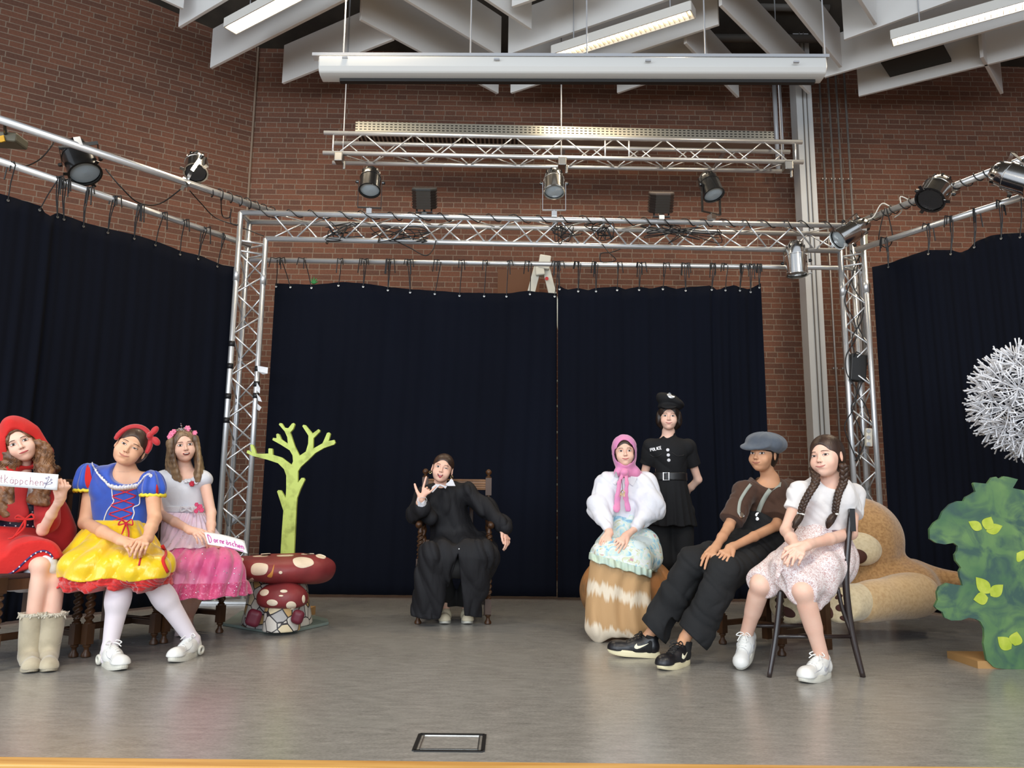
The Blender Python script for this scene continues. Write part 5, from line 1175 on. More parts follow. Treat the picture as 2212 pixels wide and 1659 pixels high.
par('silver spotlight with honeycomb front over the upper left tube', P(424, 360, 6.6), (.23, -.51, -.82), on(UL1, UL0, 400), CHR, .26, .10, grid=True, flaps=True)
par('silver spotlight hanging straight down at the right end of the beam', P(1720, 566, 7.12), (0, -.06, -1), on(Bc0, Bc1, 1718), CHR, .34, .100, flaps=True)
par('silver spotlight with frosted front at the top corner of the right tower', P(1834, 504, 6.72), (-.85, -.10, -.50), P(1862, 480, 7.0), CHR, .34, .095, flaps=True)
par('silver honeycomb spotlight on the upper right tube', P(2020, 416, 6.2), (-.60, -.28, -.74), on(UR0, UR1, 2040), CHR, .28, .118, grid=True, flaps=True)
par('silver spotlight cut off by the right edge of the picture', P(2196, 385, 5.6), (.5, -.6, -.55), on(UR0, UR1, 2170), CHR, .32, .11, flaps=True)
def derby(label, x, y, Y, m_top):
    c = P(x, y, Y); t = thing('effect_light', label, 'stage light', c, 0, 'ribbed black effect lights'); w_ = .115
    m = MB(); pl = [(-w_, .06), (-w_, -.03), (-w_*.6, -.10), (w_*.6, -.10), (w_, -.03), (w_, .06)]
    R = Matrix.Rotation(RAD(28), 3, 'X'); m.prism([c + R @ V((a, b, .07)) for a, b in pl], R @ V((0, 0, .02))); m.build('top_plate', m_top, t, bevel=.004)
    m = MB(); m.prism([c + R @ V((a*.96, b*.96, -.10)) for a, b in pl], R @ V((0, 0, .17)))
    for k in range(7):
        z = -.09 + k*.025; pl2 = [(a*1.02, b*1.02) for a, b in pl]; m.prism([c + R @ V((a, b, z)) for a, b in pl2], R @ V((0, 0, .010)))
    m.build('ribbed_body', BLM, t); m = MB(); m.tube([c + V((0, .0, -.1)), V((c.x, 7.0, tz + .02))], .014, 8); m.box((c.x, 7.0, tz + .03), (.05, .08, .05)); m.build('clamp', CHR, t)
    m = MB()
    for q in (-1, 1): m.tube([c + V((q*.07, 0, -.09)), c + V((q*.07, 0, -.15))], .008, 6)
    m.box(c + V((0, 0, -.15)), (.16, .03, .008)); m.build('bracket', BLM, t)
derby('ribbed black effect light right of the left black spotlight', 917, 427, 6.95, mat('grey_plate', srgb(52, 54, 54), .5))
derby('ribbed black effect light between the silver and the right black spotlight', 1428, 436, 6.98, mat('tan_plate', srgb(96, 84, 76), .5))
t = thing('flood_light', 'grey flat lamp head with yellow sticker at the left edge on the tube', 'stage light', P(15, 303, 5.55)); c = P(12, 303, 5.55)
m = MB(); m.box(c, (.26, .16, .075), Matrix.Rotation(.06, 3, 'Y')); m.build('head', mat('lamp_grey', srgb(104, 100, 84), .5), t, bevel=.015); m = MB(); m.box(P(5, 300, 5.46), (.035, .01, .05), Matrix.Rotation(-.3, 3, 'Y')); m.build('sticker', YEL, t)
m = MB(); m.tube([c, on(UL1, UL0, 10)], .012, 8); m.build('bracket', BLM, t)
m = MB(); p = P(505, 1122, 8.0); m.lathe([(.05, 0), (.05, .03), (.035, .035), (.02, .02)], p, basis((0, -1, 0)), 20); t = tag(m.build('wall_socket', STEEL), 'round wall socket seen through the left truss tower', 'socket'); t.location = (0, 0, 0)
m = MB(); m.tube([p, V((p.x, p.y + 1.15, p.z))], .02, 8); m.build('conduit', STEEL, t)
# =============== person in the red hood (far left) ===============
def cloth(name, c, c2=None, rough=.85, sheen=.12, b=(16, .5, .010), **k): return mat(name, c, rough, sheen=sheen, noise=(6, c2 or tuple(x*.86 for x in c), .35, .7), bump=b, **k)
REDC = cloth('red_cloth', srgb(206, 30, 26)); REDD = cloth('dark_red_cloth', srgb(170, 26, 30)); WHC = cloth('white_cloth', srgb(226, 226, 230), srgb(214, 214, 222))

def person_root(label, x, y): return thing('person', label, 'person', (x, y, 0))
def paper_sign(label, c00, c10, c11, c01, bend, strokes, inkm, r=.0016, nx=16):
    """corner points (top left, top right, bottom right, bottom left); strokes in unit square"""
    t = thing('paper_sign', label, 'sign', (c00 + c10 + c11 + c01)/4); n = (c10 - c00).cross(c01 - c00).normalized()
    if n.y > 0: n = -n
    def S_(u, v): return (c00.lerp(c10, u)).lerp(c01.lerp(c11, u), v) + n*bend*sin(pi*u)
    m = MB(); m.grid([[S_(i/nx, j/4) for i in range(nx+1)] for j in range(5)]); m.build('sheet', PAPER, t, smooth=True, solid=.0008)
    for k, st in enumerate(strokes):
        pl = [S_(u, v) + n*.0016 for u, v in st]; m = MB(); m.tube(pl, r if not isinstance(inkm, list) else r, 4); m.build('letter', inkm[min(k, len(inkm)-1)] if isinstance(inkm, list) else inkm, t)
    return t
def arc(cx, cy, rx, ry, a0, a1, n=10): return [(cx + rx*cos(RAD(a0 + (a1-a0)*i/n)), cy - ry*sin(RAD(a0 + (a1-a0)*i/n))) for i in range(n+1)]
def letters(word, x0, dx, yb, h, asp):
    """rounded handwriting; yb baseline, h x-height (v down)"""
    out = []; x = x0
    for ch in word:
        w_ = dx*.62; c = x + w_/2; m_ = yb - h/2; st = []
        if ch in 'oö': st = [arc(c, m_, w_/2, h/2, 90, 450, 12)]
        elif ch in 'aä': st = [arc(c, m_, w_/2, h/2, 60, 400, 12), [(x + w_, yb - h), (x + w_, yb)]]
        elif ch == 'R': st = [[(x, yb), (x, yb - 2*h)], arc(x, yb - 1.5*h, w_, h/2, 90, -90, 8) + [(x + w_*1.1, yb)]]
        elif ch == 'D': st = [[(x, yb), (x, yb - 2*h)], arc(x, yb - h, w_*1.2, h, 90, -90, 10)]
        elif ch == 't': st = [[(c, yb - 1.8*h), (c, yb - .1*h), (c + w_*.4, yb)], [(c - w_*.4, yb - 1.1*h), (c + w_*.5, yb - 1.1*h)]]
        elif ch == 'k': st = [[(x, yb), (x, yb - 2*h)], [(x + w_, yb - 1.5*h), (x, yb - .6*h), (x + w_*1.1, yb)]]
        elif ch == 'p': st = [[(x, yb - h), (x, yb + .3*h)], arc(x + w_*.1, m_, w_*.8, h/2, 90, -90, 8) + [(x, yb)]]
        elif ch == 'c': st = [arc(c, m_, w_/2, h/2, 50, 310, 10)]
        elif ch == 'h': st = [[(x, yb), (x, yb - 1.9*h)], [(x, yb - .7*h)] + arc(c, yb - .6*h, w_/2, h*.4, 150, 0, 6) + [(x + w_, yb)]]
        elif ch == 'n': st = [[(x, yb), (x, yb - h)], [(x, yb - .7*h)] + arc(c, yb - .6*h, w_/2, h*.4, 150, 0, 6) + [(x + w_, yb)]]
        elif ch == 'e': st = [[(x, m_), (x + w_, m_)] + arc(c, m_, w_/2, h/2, 0, 310, 10)]
        elif ch == 'r': st = [[(x, yb), (x, yb - h)], [(x, yb - .6*h), (x + w_*.4, yb - h), (x + w_*.8, yb - .95*h)]]
        elif ch == 's': st = [[(x + w_, yb - h*.9), (x + .2*w_, yb - h), (x, yb - .75*h), (x + w_*.8, yb - .35*h), (x + w_*.7, yb - .02*h), (x, yb - .1*h)]]
        if ch in 'äö': st += [[(c - w_*.25, yb - 1.45*h), (c - w_*.2, yb - 1.35*h)], [(c + w_*.2, yb - 1.45*h), (c + w_*.25, yb - 1.35*h)]]
        out += st; x += dx*(1.15 if ch in 'RDk' else 1)
    return out
def curl_strands(S, pts_, rad, seed, n=14, cr=.016, amp=.02, freq=16):
    """bunch of curly locks following a polyline"""
    r = random.Random(seed); pl = spline(pts_, 8)
    for k in range(n):
        ph = r.uniform(0, 6.28); a = r.uniform(0, 6.28); rr = rad*math.sqrt(r.uniform(.05, 1)); prev = None
        for i, p in enumerate(pl):
            s = i/(len(pl)-1); w_ = rr*(.6 + .5*s); off = V((cos(a)*w_ + amp*cos(freq*s*1.9 + ph), sin(a)*w_*.6 + amp*.6*sin(freq*s*1.9 + ph), amp*.4*sin(freq*s + ph)))
            q = p + off
            if prev is not None: S.cap(prev, q, cr, cr*.95, .006)
            prev = q
def lock(mb, pts_, r0, r1, n=8): 
    pl = spline(pts_, 6); N = len(pl); mb.tube(pl, [r0 + (r1-r0)*(i/(N-1)) for i in range(N)], n)

J = pts(dict(nk=(46, 1035, 4.44), ch=(40, 1090, 4.45), pv=(28, 1195, 4.48), sa=(-14, 1058, 4.45), sb=(92, 1056, 4.42), ea=(-32, 1150, 4.32), wa=(-22, 1078, 4.16),
    eb=(92, 1146, 4.28), wb=(131, 1076, 4.14), ka=(88, 1222, 4.20), kb=(119, 1254, 4.27)))
FA = shoe_at(J, 'a', (58, 1438), (73, 1466)); FB = shoe_at(J, 'b', (102, 1436), (108, 1464))
t = person_root('person in a red hood and red skirt holding a name sign, far left', J['pv'].x, J['pv'].y)
Hd = Head(P(44, 957, 4.36), -4, -28, 2, 1.02, jaw=.92, ears=False); S = SDF(); body(S, J, Hd, .86, (.3, -.95, 0))
hd_t = hand(S, J['wb'], P(142, 1045, 4.10) - J['wb'], (.75, -.55, .1), -1, ((65, 60, 30), (70, 60, 30), (72, 60, 30), (75, 60, 30)), 2, (30, 35), .92)
hand(S, J['wa'], P(-20, 1048, 4.12) - J['wa'], (-.6, -.6, .1), 1, (60, 60, 60, 60), 2, (30, 30), .92)
make_body(S, t, SKIN_P, Hd, [hd_t + [J['wb']]]); face(t, Hd, srgb(70, 48, 38), srgb(196, 92, 92), .1, .9, (.001, 0))
# curly hair
S = SDF(); Hd.add_to(S, hair_cap(Hd, .012, (-.093, .002, .056, .104), .060)); 
GS = []
for q, sd, nn_ in ((-1, 3, 16), (1, 5, 18)):
    a = Hd.W(q*.062, -.01, -.02); b = Hd.W(q*.080, -.01, -.08); c = (P(8, 1040, 4.36) if q < 0 else P(96, 1030, 4.36)); d = (P(16, 1110, 4.30) if q < 0 else P(84, 1085, 4.30))
    curl_strands(S, [a, b, c, d], .032, sd, nn_); GS += [[a, b, c, d]]
S.disp(wr(.004, 120, 2, w=1.4)); S.build('hair', HAIR_C, t, .0045); strands(t, HAIR_C, GS, .052, 900, 4, .0018, .009, 6, .9, flat=.7)
# blouse, corset, skirt
S = SDF(); S.cap(J['ch'], J['ch'].lerp(J['pv'], .3), .128, .12, .05, (.3, -.95, 0), .76); S.cap(J['sa'], J['sb'], .056, .056, .05); S.cap(J['sa'], J['ea'], .075, .06, .04); S.cap(J['sb'], J['sb'].lerp(J['eb'], .25), .06, .05, .04); S.disp(wr(.005, 42, 1))
S.cut(P(46, 1046, 4.4), (.1, -.3, 1), .12); S.build('blouse', WHC, t, .006)
DOT = mat('navy_dotted', srgb(22, 18, 48), .35); NAVY = DOT
S = SDF(); S.cap(P(56, 1098, 4.45), P(42, 1165, 4.47), .142, .136, .05, (.3, -.95, 0), .80); S.cut(P(50, 1092, 4.4), (-.1, 0, 1)); S.build('corset', NAVY, t, .006)
for x, y in ((76, 1094), (70, 1106), (80, 1110), (64, 1122), (78, 1126), (71, 1137), (22, 1130), (26, 1142), (72, 1116), (60, 1134), (82, 1098), (10, 1136), (34, 1136)): spot_on(S, 'dot', WHC, t, x, y, 4.0, 4.6, .0042, .002, 8)
S = SDF(); wa_, wb_ = P(40, 1150, 4.46), P(20, 1215, 4.40)
S.cap(wa_, P(34, 1185, 4.44), .14, .18, .05); S.cap(P(10, 1215, 4.45), J['ka'] + V((-.03, .02, .035)), .15, .105, .08); S.cap(P(40, 1215, 4.5), J['kb'] + V((-.02, .08, .02)), .14, .095, .08); S.cap(P(-40, 1225, 4.4), P(40, 1222, 4.25), .15, .12, .08)
S.disp(wr(.009, 24, 8)); S.cut(J['ka'] + V((0, .0, .015)), (.35, -.93, -.1)); S.cut(P(20, 1246, 4.2), (.42, 0, -1)); S.cut(P(45, 1140, 4.3), (.05, 0, 1)); S.cut(P(150, 1240, 4.3), (1, -.2, -.5)); RS = S; S.build('skirt', REDC, t, .007)
tr = [(2, 1243), (20, 1240), (36, 1230), (52, 1215), (68, 1201), (80, 1193), (95, 1190), (108, 1196), (114, 1205)]
draw_on(S, 'hem_ribbon', mat('navy_ribbon', srgb(52, 36, 96), .5), t, tr, 3.7, 4.7, .0055, .0)
for i in range(11):
    a = i/10*(len(tr)-1); k = min(int(a), len(tr)-2); f_ = a - k; x = tr[k][0] + (tr[k+1][0]-tr[k][0])*f_; y = tr[k][1] + (tr[k+1][1]-tr[k][1])*f_; spot_on(S, 'ribbon_dot', WHC, t, x, y, 3.7, 4.7, .0045, .007, 8)
S = SDF(); S.cap(P(40, 1235, 4.45), J['ka'] + V((-.01, .05, .0)), .12, .072, .05); S.cap(P(60, 1240, 4.45), J['kb'] + V((0, .05, .006)), .11, .068, .05); S.cap(P(30, 1245, 4.40), P(50, 1258, 4.3), .07, .05, .05)
S.disp(wr(.006, 70, 3)); S.cut(J['ka'] + V((0, -.012, 0)), (.35, -.93, .0)); S.cut(P(60, 1280, 4.3), (0, 0, -1)); S.build('petticoat', WHC, t, .006)
# hood and cape
S = SDF(); s = Hd.s; hl = SDF(); hl.ell((0, .030*s, .045*s), (.100*s, .116*s, .100*s)); hl.ell((0, .05, -.05), (.105, .10, .11), k=.05); hl.cap((0, .03, .122), (0, -.05, .120), .03, .014, .06)
hl.cap((-.080, .0, .03), (-.098, .0, -.12), .030, .036, .04); hl.cap((.080, .0, .03), (.098, .0, -.10), .030, .034, .04); hl.ell((0, -.115*s, -.040*s), (.070*s, .105*s, .130*s), k=.012, sub=True); hl.ell((0, 0, -.02), (.080, .105, .12), k=.01, sub=True); Hd.add_to(S, hl, R=.26)
S.cap(P(10, 1050, 4.53), P(90, 1050, 4.53), .06, .06, .05); S.disp(wr(.004, 30, 4)); S.build('hood', REDC, t, .005)
S = SDF(); S.cap(P(-18, 1050, 4.48), P(-40, 1160, 4.5), .075, .13, .06); S.cap(J['sb'] + V((.01, .02, .01)), J['sb'].lerp(J['eb'], .80) + V((.012, .03, 0)), .066, .062, .04); S.cap(P(98, 1058, 4.5), P(128, 1150, 4.54), .06, .09, .06); S.cap(P(118, 1110, 4.5), P(135, 1190, 4.55), .055, .055, .04); S.cap(P(134, 1180, 4.55), P(128, 1248, 4.6), .06, .07, .04)
S.cap(P(30, 1060, 4.58), P(60, 1200, 4.62), .13, .17, .06); S.disp(wr(.010, 30, 12)); S.build('cape', REDD, t, .007)
S = SDF(); S.cap(P(46, 1040, 4.32), P(44, 1108, 4.30), .030, .032, .02, (.3, -.95, 0), .4); S.cap(P(-20, 1100, 4.30), P(38, 1116, 4.29), .05, .028, .03, (0, -1, .2), .45); S.disp(wr(.003, 40, 1)); S.build('cape_front', REDD, t, .005)
m = MB(); kp = P(55, 1122, 4.235)
for dx, dy in ((-.035, .02), (.035, .028)): m.tube(spline([kp, kp + V((dx, -.008, dy)), kp + V((dx*1.4, -.004, dy*.2)), kp], 5), .006, 6)
m.tube(spline([kp, P(44, 1140, 4.22), P(30, 1160, 4.2), P(18, 1164, 4.2)], 5), .006, 6); m.tube(spline([kp, P(52, 1140, 4.22), P(34, 1158, 4.2)], 5), .006, 6); m.build('ribbon_bow', REDC, t, smooth=True)
# boots
BOOT = mat('boot_suede', srgb(190, 178, 152), .95, sheen=.4, noise=(9, srgb(166, 154, 130), .4, .65), bump=(120, .3, .003)); BOOTS = mat('boot_sole', srgb(182, 172, 150), .6); FURC = mat('fur_trim', srgb(206, 198, 180), .95, bump=(200, .8, .008))
for hx, (a, b), sd in ((58, FA, 1), (100, FB, -1)):
    s_ = shoe(t, a, b, BOOT, BOOTS, None, style='boot', L=.245, side=sd)
    f = (b - a).normalized(); m = MB(); c = a + f*.063 + V((0, 0, .268)); R_ = random.Random(hx)
    for k in range(46): an = 2*pi*k/46 + R_.uniform(-.05, .05); r0 = .060 + R_.uniform(-.004, .006); p = c + V((cos(an)*r0, sin(an)*r0, R_.uniform(-.008, .006))); m.tube([p, p + V((cos(an)*.012, sin(an)*.012, R_.uniform(-.02, .016)))], [.007, .002], 5)
    m.tube([c + V((cos(2*pi*k/20)*.059, sin(2*pi*k/20)*.059, 0)) for k in range(20)], .010, 8, closed=True); m.build('fur_trim', FURC, s_, smooth=True)
    draw = [(a + f*.04) + V((cos(2*pi*k/24)*.053, sin(2*pi*k/24)*.050, .115 + .006*sin(k))) for k in range(24)]; m = MB(); m.tube(draw, .0022, 5, closed=True); m.build('seam', BOOTS, s_)
# sign
c00, c10, c11, c01 = P(-34, 1013, 4.02), P(126.5, 1025, 4.06), P(123.5, 1059, 4.06), P(-36, 1047, 4.02)
PEN = mat('ink_mauve', srgb(176, 112, 128), .6); INK = mat('ink_violet', srgb(92, 70, 120), .6)
st = letters('Rotkäppchen', .075, .067, .78, .26, 1)
fl = [[(.83, .92), (.855, .55), (.875, .30)], [(.85, .65), (.905, .42)], [(.845, .72), (.915, .62)]] + [arc(x, y, .010, .045, 0, 360, 8) for x, y in ((.875, .22), (.91, .36), (.92, .55), (.845, .30), (.83, .62))]
paper_sign('white paper name strip with thin mauve writing held by the person in the red hood', c00, c10, c11, c01, .004, st + fl, [PEN]*len(st) + [INK], .0011)

# =============== person in the blue and yellow dress ===============
J = pts(dict(nk=(268, 1026, 4.60), ch=(252, 1075, 4.62), pv=(240, 1170, 4.66), sa=(200, 1038, 4.60), sb=(328, 1042, 4.60), ea=(184, 1130, 4.50), wa=(262, 1168, 4.20),
    eb=(334, 1120, 4.47), wb=(318, 1164, 4.23), ka=(264, 1232, 4.28), kb=(316, 1236, 4.38)))
FA = shoe_at(J, 'a', (226, 1434), (280, 1456), .265); FB = shoe_at(J, 'b', (424, 1414), (368, 1434), .265)
t = person_root('person in a blue bodice and yellow skirt with a red headband', J['pv'].x, J['pv'].y)
Hd = Head(P(284, 966, 4.54), -8, 24, 0, 1.07, jaw=1.25, wide=1.08); S = SDF(); body(S, J, Hd, 1.12, (.25, -.95, 0), legs=False)
t1 = hand(S, J['wa'], P(300, 1182, 4.13) - J['wa'], (.1, -.5, .85), -1, (25, 28, 32, 35), 3, (30, 25), .96)
t2 = hand(S, J['wb'], P(300, 1180, 4.10) - J['wb'], (.3, -.9, .4), 1, (35, 38, 42, 45), 3, (35, 25), .96)
make_body(S, t, SKIN_M, Hd, [t1 + t2 + [J['wa'], J['wb']]]); face(t, Hd, srgb(52, 34, 26), srgb(198, 130, 112), .9, .60, (-.001, 0), 1.15, opens=(1, .7))
TIGHT = mat('white_tights', srgb(226, 216, 222), .6, sheen=.4); S = SDF()
for c in 'ab':
    k_, a_ = J['k'+c], J['a'+c]; S.cap(k_ + V((-.05, .15, -.01)), k_, .085, .062, .05); S.cap(k_, k_.lerp(a_, .4), .062, .060, .03); S.cap(k_.lerp(a_, .35) + V((0, .012, 0)), a_, .060, .037, .03); S.cap(a_, a_ + V((0, -.02, -.05)), .036, .03)
S.build('tights', TIGHT, t, .006)
# dress
BLU = cloth('blue_velvet', srgb(28, 84, 196), srgb(20, 62, 160), .6, .6, (140, .2, .003)); YEL2 = mat('yellow_satin', srgb(240, 206, 20), .28, sheen=.3, spec=.6, noise=(5, srgb(226, 184, 10), .35, .7), bump=(14, .55, .02, (1, 1, .5))); YTR = mat('yellow_trim', srgb(240, 222, 60), .5)
S = SDF(); S.cap(P(258, 1062, 4.60), P(262, 1128, 4.60), .168, .150, .05, (.2, -.97, 0), .74); S.cap(P(208, 1034, 4.6), P(322, 1040, 4.6), .066, .066, .05); S.disp(wr(.004, 34, 3))
S.ell(P(268, 1012, 4.48), (.100, .24, .092), k=.015, sub=True); BD = S; S.build('bodice', BLU, t, .006)
for q, (x0, y0, x1, y1) in ((-1, (192, 1026, 188, 1048)), (1, (327, 1042, 330, 1058))):
    S = SDF(); S.ell(P(x0, y0, 4.58), (.066, .07, .068)); S.ell(P(x1, y1, 4.57), (.072, .072, .055), k=.04); S.disp(lambda X, Y, Z, x=P(x0, y0, 4.58): .006*np.sin(9*np.arctan2(Y - np.float32(x.y), X - np.float32(x.x)))); S.cut(P(x1, y1 + 13, 4.57), (0, -.1, -1)); S.build('puff_sleeve', BLU, t, .005); SL = S
    m = MB(); c = P(x1, y1 + 12, 4.57); m.tube([c + V((cos(2*pi*k/36)*.066, sin(2*pi*k/36)*.066, .004*sin(k*2.5) + q*.0)) for k in range(36)], .010, 8, closed=True); m.build('sleeve_trim', YTR, t, smooth=True)
    o = [(184, 1005), (190, 1004), (193, 1020), (196, 1038), (190, 1054), (183, 1048), (180, 1030)] if q < 0 else [(344, 1044), (348, 1052), (348, 1064), (343, 1062)]
    o = [(x + (3 if q < 0 else -6), y + 2) for x, y in o]
    patch_on(SL, 'sleeve_inset', REDC, t, o, 4.1, 4.7, .004)
# ruffle collar
m = MB(); rows = [[], []]; cp = [(205, 1000), (212, 1014), (220, 1026), (230, 1036), (238, 1045), (252, 1050), (268, 1050), (284, 1048), (298, 1045), (306, 1036), (312, 1028), (320, 1024), (328, 1028)]
sp_ = spline([V((x, y, 0)) for x, y in cp], 14)
for i, p in enumerate(sp_):
    b = cam_hit(BD, p.x, p.y + 4, 4.1, 4.9, .004); w_ = .007*sin(i*1.25); nx = V((-(268 - p.x)/60*.012, -.012 + w_, .014 + .003*sin(i*.9))); rows[0].append(b + V((0, 0, -.014))); rows[1].append(b + nx)
m.grid([rows[0], [a.lerp(b, .5) + V((0, -.012, 0)) for a, b in zip(*rows)], rows[1]]); m.build('ruffle_collar', WHC, t, smooth=True, solid=.003)
for pl in ([(241, 1052), (243, 1075), (246, 1082), (240, 1092), (232, 1103), (226, 1118), (224, 1128)], [(301, 1052), (302, 1078), (300, 1090), (288, 1096), (290, 1108), (286, 1120), (282, 1130)]): draw_on(BD, 'piping', WHC, t, pl, 4.0, 4.8, .0035)
LC = mat('red_lace', srgb(196, 30, 60), .5)
for i in range(4):
    y = 1054 + i*19; xl, xr = 246 - i*3.5, 296 - i*4; draw_on(BD, 'lacing', LC, t, [(xl, y), ((xl+xr)/2, y + 9), (xr - 2, y + 17)], 4.0, 4.8, .0038); draw_on(BD, 'lacing', LC, t, [(xr, y), ((xl+xr)/2, y + 9), (xl - 2, y + 17)], 4.0, 4.8, .0038)
draw_on(BD, 'lacing', LC, t, [(244, 1052), (270, 1051), (298, 1050)], 4.0, 4.8, .0045)
# skirt
S = SDF(); S.cap(P(260, 1136, 4.60), P(252, 1165, 4.56), .145, .17, .03); S.ell(P(246, 1218, 4.46), (.268, .32, .125), k=.06); S.cap(P(186, 1236, 4.32), P(318, 1236, 4.25), .105, .105, .06); S.ell(P(250, 1180, 4.52), (.20, .20, .11), k=.08); S.ell(P(332, 1226, 4.42), (.10, .12, .10), k=.05); S.ell(P(250, 1262, 4.46), (.290, .34, .13), k=.05)
c_ = P(255, 1110, 4.5); S.disp(lambda X, Y, Z: .010*(1 - 1.9*np.abs(np.sin(9*np.arctan2(X - np.float32(c_.x), -(Y - np.float32(c_.y + .1))) + 2*np.sin(Z*7) + np.sin(X*9)))) * np.clip((np.float32(c_.z) - Z)*5, .2, 1)); S.disp(wr(.010, 34, 5, st=(1, 1, .6)))
YS = S; PT = SDF(); PT.ops = list(S.ops)
zy = P(240, 1250, 4.18).z; S.cut(P(262, 1124, 4.5), (0, 0, 1)); S.cut((0, 4.3, zy), (.0, .05, -1), wave=lambda X, Y, Z: .008*np.sin(X*26)); S.build('skirt', YEL2, t, .006)
zr = P(240, 1274, 4.2).z; PT.disp(lambda X, Y, Z: .008 - .010*np.sin(X*95 + 4*np.sin(Z*60)) * np.sin(Z*110 + 3*np.sin(X*40))); PT.cut((0, 0, zr), (0, 0, -1), wave=lambda X, Y, Z: .012*np.sin(X*55) + .010*np.sin(X*23)); PT.cut((0, 0, zy + .02), (0, 0, 1)); PT.build('petticoat', cloth('petticoat_red', srgb(214, 30, 26), srgb(168, 18, 20), .8, .5, (90, .6, .008)), t, .0055)
m = MB(); k0 = P(272, 1130, 4.44)
for pl in ([k0, P(262, 1124, 4.42), P(256, 1134, 4.42), k0], [k0, P(284, 1122, 4.42), P(286, 1134, 4.42), k0], [k0, P(266, 1146, 4.39), P(262, 1160, 4.36)], [k0, P(278, 1150, 4.38), P(276, 1172, 4.3)]): m.tube(spline(pl, 6), .004, 6)
m.build('red_bow', LC, t, smooth=True)
draw_on(YS, 'red_ribbon', REDC, t, [(350, 1178), (358, 1196), (352, 1212), (362, 1236)], 4.0, 4.8, .010); draw_on(YS, 'red_ribbon', LC, t, [(306, 1190), (304, 1204), (300, 1222)], 3.9, 4.8, .005)
# hair, headband
S = SDF(); hc = hair_cap(Hd, .009, (-.093, -.003, .060, .097), .064); hc.ell((.05, .05, -.01), (.04, .045, .06), k=.03); Hd.add_to(S, hc); S.build('hair', HAIR_B, t, .004)
hb = SDF(); 
for k in range(17):
    a0, a1 = pi*k/17, pi*(k+1)/17; f_ = lambda a: (.087*cos(a), -.028 + .018*sin(a), .012 + .1015*sin(a))
    hb.cap([v*s for v, s in zip(f_(a0), [Hd.s]*3)], [v*s for v, s in zip(f_(a1), [Hd.s]*3)], .013 + .004*sin((a0+a1)/2), k=.01)
S = SDF(); Hd.add_to(S, hb, R=.2); b0 = Hd.W(.058, -.035, .094); S.ell(b0, (.018, .018, .02), k=.01); S.ell(b0 + Hd.D(.008, 0, .040), (.019, .013, .030), Hd.R @ Matrix.Rotation(.15, 3, 'Y'), k=.008); S.ell(b0 + Hd.D(.045, 0, -.012), (.030, .013, .020), Hd.R @ Matrix.Rotation(.5, 3, 'Y'), k=.008); S.build('headband', cloth('headband_red', srgb(186, 20, 32), None, .6, .5), t, .004)
for (a, b), sd in ((FA, -1), (FB, 1)):
    shoe(t, a, b, WHS, WHSL, WHL, style='air', L=.265, side=sd)

# =============== person in the pink and white dress ===============
J = pts(dict(nk=(398, 1022, 5.02), ch=(396, 1070, 5.04), pv=(400, 1165, 5.06), sa=(350, 1034, 5.02), sb=(440, 1032, 5.00), ea=(346, 1110, 4.98), wa=(412, 1146, 4.70),
    eb=(456, 1108, 4.97), wb=(456, 1160, 4.78), ka=(412, 1222, 4.78), kb=(456, 1222, 4.80)))
FA = shoe_at(J, 'a', (388, 1366), (394, 1382), .22); FB = shoe_at(J, 'b', (402, 1362), (412, 1378), .22)
t = person_root('person in a white and pink glitter dress with a flower crown', J['pv'].x, J['pv'].y)
Hd = Head(P(396, 963, 4.96), 8, -10, 0, .98, jaw=1.0, ears=False); S = SDF(); body(S, J, Hd, .92, (.2, -.97, 0), legs=False)
t1 = hand(S, J['wa'], P(444, 1157, 4.62) - J['wa'], (0, -.45, .9), -1, (25, 28, 30, 34), 3, (35, 20), .9)
t2 = hand(S, J['wb'], P(462, 1180, 4.8) - J['wb'], (.2, -.9, .2), 1, (30, 30, 30, 30), 3, (30, 20), .88)
for c in 'ab': S.cap(J['k'+c], J['a'+c], .046, .032, .02); S.cap(J['a'+c], J['t'+c] + V((0, 0, .03)), .033, .028, .02)
make_body(S, t, SKIN_L, Hd, [t1 + [J['wa']], t2 + [J['wb']]]); face(t, Hd, srgb(76, 54, 42), srgb(196, 104, 100), .45, .95, (-.001, 0), 1.0, mouth='open')
WSL = mat('white_satin', srgb(226, 228, 234), .38, sheen=.3, noise=(6, srgb(212, 216, 226), .35, .7), bump=(20, .3, .008))
S = SDF(); S.cap(P(396, 1058, 5.03), P(400, 1122, 5.04), .138, .122, .05, (.2, -.97, 0), .76); S.cap(P(360, 1036, 5.02), P(430, 1034, 5.0), .058, .058, .04); S.ell(P(351, 1036, 5.01), (.060, .062, .050), k=.03); S.ell(P(440, 1036, 5.0), (.058, .062, .050), k=.03); S.disp(wr(.003, 38, 2))
S.ell(P(400, 1012, 4.95), (.075, .16, .075), k=.012, sub=True); BD = S; S.build('bodice', WSL, t, .0055)
S = SDF(); S.cap(P(400, 1096, 5.03), P(401, 1104, 5.03), .130, .130, .01, (.2, -.97, 0), .80); S.cut(P(400, 1093, 5), (0, 0, 1)); S.cut(P(400, 1107, 5), (0, 0, -1)); S.build('sash', WHC, t, .005)
m = MB(); c = P(404, 1100, 4.915)
for q in (-1, 1): m.tube(spline([c, c + V((q*.03, -.01, .015)), c + V((q*.035, -.005, -.014)), c], 5), .006, 6)
m.build('sash_bow', WHC, t, smooth=True)
PNK = mat('pink_felt', srgb(224, 84, 126), .7); ROS = mat('rose_red', srgb(196, 42, 66), .6); ROP = mat('rose_pink', srgb(240, 132, 166), .6)
